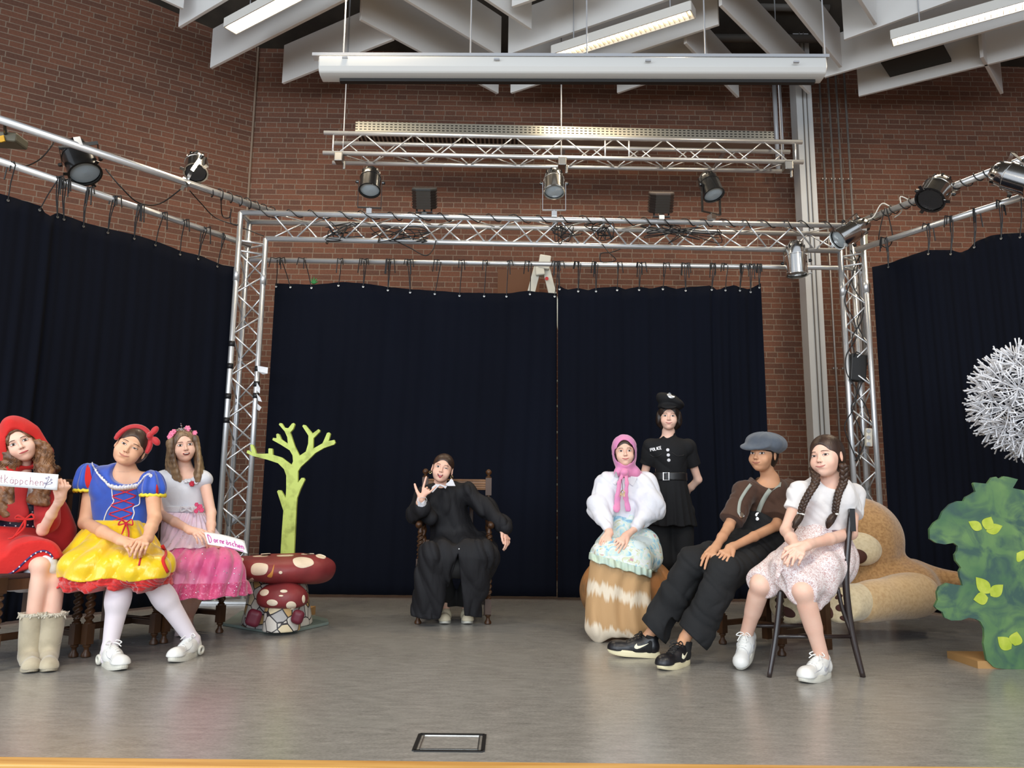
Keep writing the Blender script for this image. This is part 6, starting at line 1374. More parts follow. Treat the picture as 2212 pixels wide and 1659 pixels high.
def rose(t, c, r, m_, name='rose', n=6):
    m = MB(); m.lathe([(.0, -.4*r), (.7*r, -.3*r), (r, .1*r), (.6*r, .5*r), (.25*r, .4*r), (0, .45*r)], c, basis(-ray(1106, 900)), 12)
    for k in range(n): a = 2*pi*k/n; m.lathe([(.0, -.3*r), (.42*r, -.1*r), (.45*r, .2*r), (.0, .45*r)], c + V((cos(a)*r*.72, -.2*r, sin(a)*r*.72)), basis((cos(a)*.5, -1, sin(a)*.5)), 8)
    return m.build(name, m_, t, smooth=True)
for x, y, r_ in ((425, 1090, .012), (433, 1094, .013), (436, 1102, .014), (424, 1104, .013), (429, 1098, .011)): rose(t, P(x, y, 4.90), r_, PNK, 'sash_flower')
for x, y, r_, m_ in ((388, 1017, .016, WHC), (393, 1026, .014, WHC), (394, 1035, .015, ROS), (402, 1039, .013, WHC), (409, 1038, .012, WHC), (415, 1045, .016, ROS), (424, 1042, .012, WHC)): rose(t, cam_hit(BD, x, y, 4.6, 5.1, .008), r_, m_, 'neck_flower')
TUL = mat('tulle_pink', srgb(232, 92, 152), .45, sheen=.6, noise=(3, srgb(240, 160, 196), .4, .6), bump=(26, .5, .012, (2, 2, .5)), alpha=.92); TULW = mat('tulle_white', srgb(232, 200, 216), .5, sheen=.6, noise=(4, srgb(228, 222, 234), .4, .65), bump=(30, .4, .01, (2, 2, .5))); TULD = mat('tulle_hem', srgb(204, 68, 122), .4, sheen=.5, noise=(80, srgb(238, 160, 196), .55, .75), bump=(60, .5, .008))
S = SDF(); S.cap(P(401, 1120, 5.03), P(404, 1145, 5.02), .118, .14, .03); S.ell(P(418, 1178, 5.0), (.15, .19, .11), k=.06); S.ell(P(430, 1215, 4.94), (.230, .30, .115), k=.08); S.cap(P(404, 1240, 4.84), P(470, 1240, 4.84), .155, .155, .05); S.ell(P(420, 1268, 4.86), (.20, .22, .09), k=.06); S.ell(P(484, 1268, 4.9), (.12, .16, .09), k=.05); S.ell(P(436, 1300, 4.92), (.29, .34, .14), k=.05)
c2 = P(420, 1130, 5.0); wv = lambda X, Y, Z: .012*(1 - 1.9*np.abs(np.sin(11*np.arctan2(X - np.float32(c2.x), -(Y - np.float32(c2.y))) + 2*np.sin(Z*6) + 1.5*np.sin(X*7)))); S.disp(wv); S.disp(wr(.005, 30, 6)); zh = P(440, 1291, 4.72).z; zm = P(440, 1262, 4.72).z; zw = P(400, 1168, 4.9).z
T2 = SDF(); T2.ops = list(S.ops); T3 = SDF(); T3.ops = list(S.ops)
S.cut(P(400, 1107, 5), (0, 0, 1)); S.cut((0, 0, zm), (0, 0, -1)); PS = S; S.build('skirt', TUL, t, .0065)
T2.disp(lambda X, Y, Z: -.006 + 0*X); T2.disp(lambda X, Y, Z: -.004 + 0*X); T2.cut(P(400, 1107, 5), (0, 0, 1)); T2.cut((0, 4.7, zw - .07), (.5, .0, -1), wave=lambda X, Y, Z: .035*np.sin(X*15 + 1) + .5*1.8); T2.build('overskirt', TULW, t, .0065)
T3.disp(lambda X, Y, Z: -.004 + .004*np.sin(X*70)); T3.cut((0, 0, zm + .01), (0, 0, 1)); T3.cut((0, 0, zh), (0, 0, -1), wave=lambda X, Y, Z: .006*np.sin(X*40)); T3.build('hem_flounce', TULD, t, .006)
SPK = mat('sequin', (.95, .9, .95), .1, 1.0, emit=None); RS2 = random.Random(4)
for k in range(46):
    x, y = RS2.uniform(362, 522), RS2.uniform(1150, 1286); p = cam_hit(T3 if y > 1262 else T2 if y < 1180 and x < 450 else PS, x, y, 4.3, 5.1, .003)
    m = MB(); m.lathe([(.0005, 0), (.0032, .001), (.0005, .002)], p, basis(-ray(x, y) + V((RS2.uniform(-.3, .3), 0, RS2.uniform(-.3, .5)))), 6); m.build('sequin', SPK, t)
# hair with flower crown
S = SDF(); Hd.add_to(S, hair_cap(Hd, .010, (-.093, .0, .055, .103), .0575)); GS = []; RH = random.Random(9)
for q in (-1, 1):
    for k in range(17):
        u = k/16; yy = -.045 + .10*u; a = Hd.W(q*(.070 + .012*sin(u*3)), yy, .045 - .02*u); b = Hd.W(q*.078, yy, -.03)
        e_ = (P(366 + 26*(1-u) - RH.uniform(0, 10), 1030 + 10*(1-u) + RH.uniform(-4, 6), 4.93 + .10*u) if q < 0 else P(428 - 8*(1-u) + RH.uniform(0, 14), 1034 + RH.uniform(-8, 6), 4.92 + .12*u)); mid = b.lerp(e_, .5) + V((q*.008 + RH.uniform(-.008, .008), RH.uniform(-.01, .01), 0))
        S.chain(spline([a, b, mid, e_], 3), [.013]*9 + [.007, .007, .007], .012); GS.append([a, b, mid, e_])
S.disp(wr(.0022, 260, 3, st=(1, 1, .12))); S.build('hair', HAIR_L, t, .0042); strands(t, HAIR_L, GS, .017, 500, 8, .0015, .003, 1.2, .6)
for a, r_ in ((-64, .016), (-48, .017), (-36, .015), (22, .019), (58, .015)): rose(t, Hd.W(.088*sin(RAD(a)), -.035, .03 + .082*cos(RAD(a))), r_, ROP, 'crown_flower')
m = MB(); m.tube([Hd.W(.085*sin(a), -.03, .028 + .083*cos(a)) for a in np.linspace(-1.4, 1.4, 24)], .0035, 6); m.build('crown_band', mat('crown_green', srgb(120, 110, 90), .6), t)
m = MB(); tc_ = Hd.W(-.008, -.062, .108)
for dx, dz, r_ in ((0, .02, .006), (-.015, .004, .005), (.015, .004, .005), (0, 0, .007), (-.026, -.006, .004), (.026, -.006, .004), (0, .034, .004)): m.lathe([(0, -.003), (r_, 0), (0, .003)], tc_ + Hd.D(dx, 0, dz), basis(Hd.D(0, -1, 0)), 6); m.tube([tc_ + Hd.D(0, 0, -.008), tc_ + Hd.D(dx, 0, dz)], .0018, 5)
m.build('tiara', mat('silver_gem', (.85, .87, .9), .1, 1.0), t)
WSH = mat('ballet_pink', srgb(214, 190, 190), .5)
for (a, b), sd in ((FA, 1), (FB, -1)): shoe(t, a, b, WSH, WSH, None, style='flat', L=.22, side=sd, opening=False)
c00, c10, c11, c01 = P(441, 1149, 4.60), P(528, 1168, 4.62), P(535, 1196, 4.56), P(449, 1176, 4.54)
DK = mat('ink_magenta', srgb(196, 70, 160), .5); st = letters('D', .06, .09, .85, .32, 1) + letters('ornröschen', .185, .077, .76, .24, 1) + [[(.42, .97), (.6, .99), (.9, .94)]]
paper_sign('small white paper name strip with magenta writing resting on the pink skirt', c00, c10, c11, c01, .010, st, [DK], .0024)
# =============== person in the black robe (middle) ===============
J = pts(dict(nk=(953, 1053, 6.02), ch=(966, 1098, 6.04), pv=(984, 1170, 6.08), sa=(915, 1068, 6.0), sb=(1008, 1062, 6.02), ea=(898, 1118, 5.90), wa=(909, 1079, 5.74),
    eb=(1062, 1112, 5.96), wb=(1086, 1146, 5.84), ka=(942, 1212, 5.62), kb=(1030, 1210, 5.64)))
FA = shoe_at(J, 'a', (963, 1339), (959, 1353), .25); FB = shoe_at(J, 'b', (1006, 1339), (1012, 1352), .25)
t = person_root('person in a long black robe with white collar making a hand sign on the armchair', J['pv'].x, J['pv'].y)
Hd = Head(P(956, 1012, 5.96), -3, 12, -2, 1.03, jaw=1.12, wide=1.04); S = SDF(); body(S, J, Hd, .92, (0, -1, 0))
t1 = hand(S, J['wa'], (.50, -.12, .86), (.05, -1, .1), -1, ((4, 6, 4), (80, 85, 50), (82, 85, 50), (6, 8, 6)), 11, (62, 8), .98)
t2 = hand(S, J['wb'], (.42, -.3, -.75), (.7, -.5, .5), 1, (25, 30, 35, 30), 6, (30, 20), .92)
make_body(S, t, SKIN_L, Hd, [t1 + [J['wa']], t2 + [J['wb']]], hf=.0026); face(t, Hd, srgb(88, 62, 44), srgb(196, 108, 104), .75, .9, (0, 0), 1.0, opens=(.95, .45), mouth='tongue')
ROBE = mat('black_robe', srgb(24, 24, 28), .70, spec=.3, noise=(4, srgb(18, 18, 22), .35, .7), bump=(14, .6, .012, (1.5, 1.5, .4))); F0 = (0, -1, 0)
S = SDF(); S.cap(P(960, 1082, 6.02), P(982, 1160, 6.05), .132, .150, .06, F0, .82); S.cap(P(918, 1066, 6.0), P(1006, 1060, 6.0), .066, .066, .05)
S.cap(P(912, 1070, 5.99), P(902, 1110, 5.90), .062, .066, .05); S.cap(P(902, 1110, 5.90), P(912, 1098, 5.80), .066, .062, .04); S.cap(P(918, 1102, 5.86), P(930, 1118, 5.86), .045, .05, .04)
S.cap(P(1010, 1066, 6.0), P(1052, 1100, 5.97), .064, .070, .05); S.cap(P(1052, 1100, 5.97), P(1086, 1132, 5.86), .070, .060, .04)
S.cap(P(962, 1182, 6.0), J['ka'] + V((.01, .05, .0)), .115, .090, .07); S.cap(P(1010, 1180, 6.0), J['kb'] + V((-.01, .05, 0)), .115, .092, .07); S.cap(P(968, 1200, 5.70), P(1008, 1200, 5.70), .08, .08, .05); S.cap(P(1048, 1170, 6.0), P(1056, 1200, 5.75), .07, .075, .06)
S.cap(P(944, 1202, 5.62), P(926, 1322, 5.70), .125, .115, .05, F0, .55); S.cap(P(918, 1215, 5.75), P(912, 1318, 5.78), .06, .035, .06); S.cap(P(1030, 1202, 5.62), P(1014, 1322, 5.70), .125, .085, .05, F0, .55); S.cap(P(1052, 1210, 5.75), P(1042, 1262, 5.80), .07, .045, .06)
S.disp(wr(.014, 30, 21, st=(1, 1, .35))); S.disp(wr(.006, 60, 5, st=(1, 1, .4)))
S.fn('sub', (lambda w0, wl, wr_: (lambda X, Y, Z: np.maximum(np.maximum((np.float32(w0.x) + (wl.x - w0.x)*(np.float32(w0.z) - Z)/(w0.z - wl.z)) - X, X - (np.float32(w0.x) + (wr_.x - w0.x)*(np.float32(w0.z) - Z)/(w0.z - wl.z))), np.maximum(Y - np.float32(5.735), Z - np.float32(w0.z)))))(P(989, 1196, 5.55), P(950, 1335, 5.62), P(1003, 1335, 5.62)), (-1.0, 5.0, 0), (0, 5.75, .7), .006); S.cap(P(909, 1068, 5.68), P(911, 1092, 5.78), .045, .035, .01, sub=True)
S.cut(P(960, 1332, 5.7), (0, 0, -1), wave=lambda X, Y, Z: .015*np.sin(X*14)); S.ell(P(952, 1040, 5.92), (.062, .09, .055), k=.01, sub=True); RB = S; S.build('robe', ROBE, t, .0065)
S = SDF()
for c in 'ab': S.cap(J['k'+c] + V((0, .06, -.03)), J['a'+c] + V((0, .02, .06)), .085, .080, .04)
S.cap(J['ka'] + V((.05, .06, -.05)), J['kb'] + V((-.05, .06, -.05)), .08, .08, .05); S.disp(wr(.006, 30, 2)); S.cut((0, 0, J['aa'].z + .02), (0, 0, -1)); S.build('trousers', mat('black_cotton', srgb(15, 15, 17), .85), t, .007)
S = SDF(); S.cap(P(1092, 1140, 5.84), P(1088, 1136, 5.86), .055, .05, .02); S.build('cuff_lining', ROBE, t, .006)
spot_on(RB, 'snap_button', CHR, t, 992, 1186, 5.2, 6.1, .006, .005)
# collar
m = MB()
for pts4 in ([(942, 1045), (933, 1052), (931, 1063), (935, 1064), (944, 1054), (951, 1048)], [(970, 1040), (962, 1046), (967, 1050), (976, 1050), (984, 1050), (978, 1036), (974, 1034)]):
    q = [P(x, y, 5.84) for x, y in pts4]; m.prism(q, (0, .012, 0))
for pts4 in ([(944, 1046), (950, 1049), (958, 1052), (962, 1056), (966, 1050), (972, 1042), (962, 1050), (952, 1046)],): m.prism([P(x, y, 5.86) for x, y in pts4], (0, .03, 0))
m.build('collar', WHC, t, bevel=.003)
S = SDF(); S.cap(P(909, 1080, 5.745), P(911, 1090, 5.77), .030, .040, .01); S.disp(lambda X, Y, Z: .004*np.sin(X*150)); S.ell(P(910, 1079, 5.72), (.024, .03, .02), sub=True, k=.004); S.build('ruffled_cuff', WHC, t, .0035)
m = MB(); m.tube([P(914 + 8*sin(a), 1083 + 8*cos(a) - 3*abs(sin(a)), 5.69) for a in np.linspace(0, 6.1, 16)], .0022, 6, closed=True); m.build('heart_charm', mat('clear_plastic', (.85, .88, .9), .1, 0, trans=.6), t)
for q in (-1, 1):
    m = MB(); c = Hd.W(q*.083, -.004, -.048); m.tube([c + V((.009*cos(a), .002, .010*sin(a))) for a in np.linspace(0, 5.9, 12)], .0018, 5, closed=True); m.build('earring', mat('gold', (.9, .66, .3), .2, 1.0), t)
S = SDF(); hc = hair_cap(Hd, .007, (-.093, .0, .058, .094), .066); hc.cap((0, -.095, .112), (0, .02, .122), .0015, k=.003, sub=True); hc.ell((0, .12, .02), (.03, .03, .03), k=.02); Hd.add_to(S, hc); S.build('hair', HAIR_B, t, .0038)
CRM = mat('cream_shoe', srgb(206, 196, 170), .6, bump=(120, .2, .002))
for (a, b), sd in ((FA, 1), (FB, -1)): shoe(t, a, b, CRM, WHSL, None, style='court', L=.25, side=sd)

# =============== person in the pink headscarf ===============
J = pts(dict(nk=(1351, 1024, 5.47), ch=(1352, 1072, 5.50), pv=(1352, 1168, 5.55), sa=(1311, 1042, 5.47), sb=(1394, 1042, 5.47), ea=(1293, 1112, 5.40), wa=(1316, 1152, 5.20),
    eb=(1410, 1112, 5.40), wb=(1352, 1158, 5.16), ka=(1312, 1208, 5.18), kb=(1366, 1210, 5.18)))
FA = shoe_at(J, 'a', (1292, 1352), (1291, 1368), .25); FB = shoe_at(J, 'b', (1350, 1352), (1352, 1366), .25)
t = person_root('person in a pink headscarf, white blouse and pastel apron sitting on the pumpkin', J['pv'].x, J['pv'].y)
Hd = Head(P(1349, 976, 5.42), 3, -2, 0, .96, jaw=1.0, ears=False); S = SDF(); body(S, J, Hd, .86, F0)
t1 = hand(S, J['wa'], P(1306, 1182, 5.08) - J['wa'], (-.15, -.55, .75), 1, (18, 20, 24, 28), 5, (28, 15), .92)
t2 = hand(S, J['wb'], P(1326, 1182, 5.05) - J['wb'], (.2, -.55, .75), -1, (18, 20, 24, 28), 5, (28, 15), .92)
make_body(S, t, SKIN_L, Hd, [t1 + t2 + [J['wa'], J['wb']]], hf=.0028); face(t, Hd, srgb(96, 66, 46), srgb(204, 116, 114), .8, .85, (.001, 0), 1.08)
S = SDF(); S.cap(P(1352, 1060, 5.49), P(1350, 1118, 5.50), .135, .135, .05, F0, .80); S.cap(J['sa'], J['sb'], .062, .062, .05)
S.cap(J['sa'] + V((-.01, 0, -.01)), P(1300, 1092, 5.42), .065, .095, .05); S.cap(P(1298, 1096, 5.40), P(1303, 1120, 5.32), .092, .060, .04); S.cap(P(1304, 1122, 5.31), P(1313, 1138, 5.25), .044, .036, .02)
S.cap(J['sb'] + V((.01, 0, -.01)), P(1405, 1092, 5.42), .065, .100, .05); S.cap(P(1405, 1097, 5.40), P(1390, 1118, 5.32), .095, .062, .04); S.cap(P(1388, 1120, 5.31), P(1374, 1136, 5.24), .044, .036, .02)
S.disp(wr(.007, 34, 31)); S.disp(wr(.004, 70, 8)); S.ell(P(1352, 1018, 5.40), (.045, .08, .045), k=.01, sub=True)
S.cut(P(1316, 1144, 5.22), J['wa'] - J['ea'], .08); S.cut(P(1368, 1142, 5.21), J['wb'] - J['eb'], .08); BL = S; S.build('blouse', cloth('white_cotton', srgb(232, 232, 238), srgb(220, 222, 232), .8, .2, (60, .25, .006)), t, .0055)
for pl in ([(1366, 1018), (1362, 1030), (1356, 1042), (1364, 1048), (1368, 1050), (1376, 1032), (1374, 1022)], [(1330, 1018), (1326, 1030), (1324, 1044), (1330, 1048), (1336, 1034), (1334, 1022)]):
    m = MB(); q = [cam_hit(BL, x, y, 5.0, 5.6, .006) for x, y in pl]; yy = min(p.y for p in q); m.prism([V((p.x, p.y - .003, p.z)) for p in q], (0, .005, 0)); m.build('collar', WHC, t, bevel=.002)
# apron: pastel
def pastel():
    m = mat('apron_print', srgb(196, 212, 214), .8, bump=(50, .3, .005)); nt = m.node_tree; b = nt.nodes['Principled BSDF']; tc = nt.nodes.new('ShaderNodeTexCoord'); L_ = nt.links.new
    n = nt.nodes.new('ShaderNodeTexNoise'); n.inputs['Scale'].default_value = 13; n.inputs['Detail'].default_value = 3; n.inputs['Distortion'].default_value = 1.5; L_(tc.outputs['Object'], n.inputs['Vector'])
    r = nt.nodes.new('ShaderNodeValToRGB'); e = r.color_ramp.elements; e[0].position = .34; e[0].color = (*srgb(134, 178, 206), 1); e[1].position = .70; e[1].color = (*srgb(196, 150, 168), 1)
    for p, c in ((.42, (176, 214, 226)), (.50, (214, 224, 208)), (.58, (222, 226, 232)), (.64, (206, 216, 176))): k = e.new(p); k.color = (*srgb(*c), 1)
    L_(n.outputs['Fac'], r.inputs[0]); L_(r.outputs[0], b.inputs['Base Color']); return m
APR = pastel(); S = SDF(); S.cap(P(1351, 1128, 5.49), P(1352, 1150, 5.47), .125, .15, .05, F0, .9); S.cap(P(1322, 1188, 5.42), J['ka'] + V((-.01, .0, .01)), .12, .098, .06); S.cap(P(1385, 1190, 5.42), J['kb'] + V((.02, 0, .01)), .125, .100, .06)
S.cap(J['ka'] + V((-.01, -.005, 0)), P(1306, 1232, 5.13), .098, .10, .05); S.cap(J['kb'] + V((.02, -.005, 0)), P(1374, 1236, 5.13), .10, .10, .05); S.cap(P(1400, 1170, 5.40), P(1404, 1208, 5.35), .07, .085, .05); S.cap(P(1325, 1200, 5.2), P(1355, 1200, 5.2), .11, .11, .05); S.cap(P(1330, 1230, 5.14), P(1352, 1232, 5.14), .10, .10, .05)
S.disp(wr(.007, 36, 14)); AP = S; R2 = SDF(); R2.ops = list(S.ops); n_ = (-.26, 0, -1)
S.cut(P(1345, 1216, 5.05), n_); S.build('apron', APR, t, .0055)
R2.disp(lambda X, Y, Z: -.003 + .006*np.sin(X*150)); R2.cut(P(1345, 1214, 5.05), (.26, 0, 1)); R2.cut(P(1345, 1231, 5.05), n_, wave=lambda X, Y, Z: .004*np.sin(X*75)); R2.build('apron_ruffle', mat('ruffle_mint', srgb(198, 212, 190), .8, noise=(10, srgb(176, 200, 196), .4, .7)), t, .0045)
patch_on(AP, 'pocket', mat('apron_pocket', srgb(206, 222, 226), .8, bump=(50, .3, .005)), t, [(1367, 1162), (1388, 1158), (1408, 1166), (1404, 1178), (1388, 1186), (1374, 1184)], 4.9, 5.6, .004)
# skirt tie-dye
def tiedye():
    m = mat('tie_dye_skirt', srgb(196, 160, 118), .85, bump=(40, .25, .005, (2, 2, .3))); nt = m.node_tree; b = nt.nodes['Principled BSDF']; L_ = nt.links.new; g = nt.nodes.new('ShaderNodeNewGeometry'); s = nt.nodes.new('ShaderNodeSeparateXYZ'); L_(g.outputs['Position'], s.inputs[0])
    n = nt.nodes.new('ShaderNodeTexNoise'); n.inputs['Scale'].default_value = 20; mp = nt.nodes.new('ShaderNodeMapping'); mp.inputs['Scale'].default_value = (2, 2, .2); L_(g.outputs['Position'], mp.inputs[0]); L_(mp.outputs[0], n.inputs['Vector'])
    a = nt.nodes.new('ShaderNodeMath'); a.operation = 'MULTIPLY_ADD'; a.inputs[1].default_value = .14; L_(n.outputs['Fac'], a.inputs[0]); L_(s.outputs[2], a.inputs[2])
    x = nt.nodes.new('ShaderNodeMath'); x.operation = 'MULTIPLY_ADD'; x.inputs[1].default_value = .22; L_(s.outputs[0], x.inputs[0]); L_(a.outputs[0], x.inputs[2])
    r = nt.nodes.new('ShaderNodeValToRGB'); e = r.color_ramp.elements; T_, W_ = srgb(190, 152, 108), srgb(226, 212, 190); e[0].position = .295; e[0].color = (*W_, 1); e[1].position = .74; e[1].color = (*srgb(214, 196, 170), 1)
    for p, c in ((.325, T_), (.475, T_), (.505, W_), (.545, W_), (.575, T_), (.68, T_)): k = e.new(p); k.color = (*c, 1)
    L_(x.outputs[0], r.inputs[0]); L_(r.outputs[0], b.inputs['Base Color']); return m
S = SDF(); S.cap(J['ka'] + V((-.01, .0, -.04)), P(1297, 1350, 5.17), .105, .115, .06); S.cap(J['kb'] + V((.0, .0, -.04)), P(1367, 1352, 5.15), .105, .120, .06); S.cap(P(1330, 1215, 5.18), P(1332, 1330, 5.2), .09, .10, .08)
S.disp(lambda X, Y, Z: .010*np.sin(X*52 + 2*np.sin(Z*7)) * np.clip((.62 - Z)*3, 0, 1)); S.disp(wr(.006, 26, 9, st=(1, 1, .4))); S.cut((0, 0, .035), (0, 0, -1), wave=lambda X, Y, Z: -.045*np.clip(1 - np.abs(X - np.float32(P(1292, 1350, 5.1).x))/.09, 0, 1)); S.cut((0, 0, AP and P(1340, 1205, 5.05).z), (0, 0, 1)); S.build('long_skirt', tiedye(), t, .006)
# scarf
SCF = mat('pink_scarf', srgb(232, 140, 178), .6, sheen=.4, noise=(4, srgb(208, 130, 186), .42, .68), bump=(26, .5, .008))
S = SDF(); hl = SDF(); hl.ell((0, .018, .030), (.088, .104, .094)); hl.ell((0, .035, -.045), (.080, .085, .085), k=.04); hl.cap((0, -.01, -.075), (0, .02, -.12), .062, .06, .03); hl.ell((0, -.108, -.010), (.0615, .098, .100), k=.008, sub=True); hl.ell((0, -.01, -.01), (.074, .092, .10), k=.004, sub=True); Hd.add_to(S, hl)
S.cap(P(1336, 1020, 5.40), P(1372, 1022, 5.42), .032, .03, .03); S.cap(P(1370, 1020, 5.44), P(1384, 1030, 5.47), .04, .03, .03); kn = P(1349, 1020, 5.345); S.ell(kn, (.030, .024, .026), k=.012)
S.chain([kn + V((-.01, 0, -.01)), P(1338, 1042, 5.33), P(1334, 1072, 5.325), P(1332, 1100, 5.33)], [.012, .013, .018, .024], .006, F0, .45); S.chain([kn + V((.01, 0, -.01)), P(1354, 1045, 5.33), P(1352, 1075, 5.325), P(1356, 1100, 5.33)], [.012, .012, .015, .020], .006, F0, .45)
S.disp(wr(.0015, 80, 12)); S.cut(P(1344, 1112, 5.3), (0, 0, -1), .09, wave=lambda X, Y, Z: .006*np.sin(X*120)); S.build('headscarf', SCF, t, .0042)
m = MB(); m.tube(spline([P(1345, 1058, 5.29), P(1341, 1064, 5.285), P(1343, 1070, 5.28), P(1350, 1064, 5.285), P(1345, 1058, 5.29)], 4), .003, 5)
for dx in (-5, -1, 3, 6): m.tube([P(1344 + dx*.6, 1064, 5.285), P(1344 + dx, 1073, 5.28)], .0028, 5)
m.build('pendant', mat('bronze', (.42, .3, .16), .35, 1.0), t); m = MB(); m.tube([P(1342, 1035, 5.3), P(1344, 1048, 5.295), P(1345, 1058, 5.29)], .002, 5); m.build('pendant_cord', BLK, t)
S = SDF(); Hd.add_to(S, hair_cap(Hd, .006, (-.093, -.006, .052, .098), .060)); S.build('hair', HAIR_B, t, .004)
BLSH = mat('black_shoe', (.012, .012, .012), .3)
for (a, b), sd in ((FA, 1), (FB, -1)): shoe(t, a, b, BLSH, BLSH, None, style='flat', L=.25, side=sd, opening=False)

# =============== person in police costume ===============
J = pts(dict(nk=(1444, 944, 5.96), ch=(1446, 990, 5.97), pv=(1449, 1092, 5.99), sa=(1407, 966, 5.97), sb=(1484, 967, 5.97), ea=(1390, 1032, 6.04), wa=(1420, 1068, 6.14),
    eb=(1508, 1036, 6.04), wb=(1478, 1068, 6.14), ka=(1430, 1208, 5.98), kb=(1474, 1208, 5.98)))
FA = shoe_at(J, 'a', (1426, 1330), (1424, 1342), .25); FB = shoe_at(J, 'b', (1478, 1330), (1482, 1342), .25)
t = person_root('person standing in a black police costume with belt and pleated skirt', J['pv'].x, J['pv'].y)
Hd = Head(P(1445, 901, 5.92), 0, 2, 0, .97, jaw=.95, wide=1.0); S = SDF(); body(S, J, Hd, .92, F0)
t1 = hand(S, J['wa'], (.7, .1, -.3), (0, 1, .1), 1, (30, 30, 30, 30), 3, (30, 20), .9); t2 = hand(S, J['wb'], (-.7, .1, -.3), (0, 1, .1), -1, (30, 30, 30, 30), 3, (30, 20), .9)
make_body(S, t, SKIN_P, Hd, [t1 + t2 + [J['wa'], J['wb']]], hf=.0035); face(t, Hd, srgb(48, 34, 30), srgb(200, 128, 122), .85, .85, (.0005, 0), 1.12)
BKC = mat('police_black', srgb(22, 23, 26), .8, spec=.3, bump=(16, .5, .010)); BKT = mat('trouser_black', srgb(30, 31, 33), .85, spec=.3, bump=(16, .5, .010))
S = SDF(); S.cap(P(1446, 985, 5.96), P(1448, 1030, 5.97), .142, .118, .05, F0, .82); S.cap(J['sa'], J['sb'], .062, .062, .05); S.cap(J['sa'], J['sa'].lerp(J['ea'], .66), .062, .056, .03); S.cap(J['sb'], J['sb'].lerp(J['eb'], .66), .062, .056, .03); S.cap(J['nk'] + V((0, 0, -.03)), J['nk'] + V((0, 0, .012)), .062, .052, .02)
S.disp(wr(.004, 36, 41)); 
for c in 'ab': S.cut(J['s'+c].lerp(J['e'+c], .56), J['e'+c] - J['s'+c], .10)
S.ell(P(1443, 938, 5.86), (.036, .07, .035), k=.004, sub=True); S.cap(P(1443, 945, 5.84), P(1441, 958, 5.84), .026, .004, .004, sub=True); PB = S; S.build('police_shirt', BKC, t, .005)
m = MB(); m.prism([cam_hit(PB, x, y, 5.5, 6.2, -.012) for x, y in ((1436, 948), (1448, 948), (1442, 960))], (0, .004, 0)); m.build('undershirt', WHC, t)
S = SDF(); S.cap(P(1448, 1022, 5.97), P(1448, 1036, 5.97), .128, .130, .01, F0, .85); S.cut(P(1448, 1020, 5.9), (0, 0, 1)); S.cut(P(1448, 1038, 5.9), (0, 0, -1)); BT = S; S.build('belt', mat('belt_black', srgb(22, 22, 24), .45), t, .005)
def ring_on(S, name, m_, t, quad, y0, y1, r, off=.006): q = [cam_hit(S, x, y, y0, y1, off) for x, y in quad]; m = MB(); m.tube(q, r, 6, closed=True); return m.build(name, m_, t)
ring_on(BT, 'buckle', mat('buckle_silver', (.85, .86, .88), .2, .6), t, [(1433, 1021), (1445, 1021), (1445, 1037), (1433, 1037)], 5.5, 6.2, .0055)
S = SDF(); S.cap(P(1448, 1038, 5.97), P(1450, 1140, 5.98), .125, .205, .03, F0, .85); S.disp(lambda X, Y, Z: .012*np.abs(np.sin(9*np.arctan2(X - np.float32(J['pv'].x), -(Y - np.float32(J['pv'].y))))) * np.clip((np.float32(J['pv'].z) + .22 - Z)*3, 0, 1)); S.cut(P(1448, 1036, 5.9), (0, 0, 1)); S.cut(P(1448, 1136, 5.9), (0, 0, -1), wave=lambda X, Y, Z: .006*np.sin(X*48)); S.build('pleated_skirt', BKC, t, .006)
S = SDF()
for c in 'ab': hp = J['pv'] + V((.09 if c == 'b' else -.09, 0, -.05)); S.cap(hp, J['k'+c], .09, .078, .04); S.cap(J['k'+c], J['a'+c], .078, .09, .02)
S.disp(wr(.006, 22, 4, st=(1, 1, .4))); S.cut((0, 0, .03), (0, 0, -1)); S.build('trousers', BKT, t, .008)
for y in (972, 983, 994): spot_on(PB, 'button', WHC, t, 1442.5 + (y - 972)*.1, y, 5.5, 6.2, .0125, .004, 18)
LW_ = mat('print_white', srgb(240, 240, 242), .5)
def text_on(S, body_, parent, c, xdir, size, y0, y1, mat_, name='letter'):
    """letters as raised strokes lying on the cloth"""
    G5 = {'P': [[(0, 0), (0, 1), (.6, 1), (.7, .75), (.6, .5), (0, .5)]], 'O': [[(.35, 0), (.05, .2), (.05, .8), (.35, 1), (.65, .8), (.65, .2), (.35, 0)]], 'L': [[(0, 1), (0, 0), (.6, 0)]], 'I': [[(.08, 0), (.08, 1)]], 'C': [[(.65, .85), (.35, 1), (.05, .8), (.05, .2), (.35, 0), (.65, .15)]], 'E': [[(.6, 1), (0, 1), (0, 0), (.6, 0)], [(0, .5), (.5, .5)]]}
    x = 0; o = bpy.data.objects.new('chest_lettering', None); C.objects.link(o); o.parent = parent
    for ch in body_:
        m = MB()
        for st in G5[ch]:
            q = [(c[0] + (x + u)*size*xdir[0] + v*size*1.25*xdir[1], c[1] + (x + u)*size*xdir[1] - v*size*1.25*xdir[0]) for u, v in st]; m.tube([cam_hit(S, a, b, y0, y1, .003) for a, b in q], .0036, 6)
        m.build(name, mat_, o); x += .95 if ch != 'I' else .45
text_on(PB, 'POLICE', t, (1405.5, 975), (.97, -.20), 5.0, 5.5, 6.2, LW_)
for pl in ([(1404, 982), (1412, 987), (1422, 986), (1430, 980)], [(1452, 978), (1462, 985), (1470, 985), (1478, 983)]): draw_on(PB, 'pocket_flap', BLK, t, pl, 5.5, 6.2, .0035, .0)
S = SDF(); hc = hair_cap(Hd, .012, (-.093, -.008, .052, .100), .060); hc.ell((0, .05, -.03), (.088, .07, .085), k=.02)
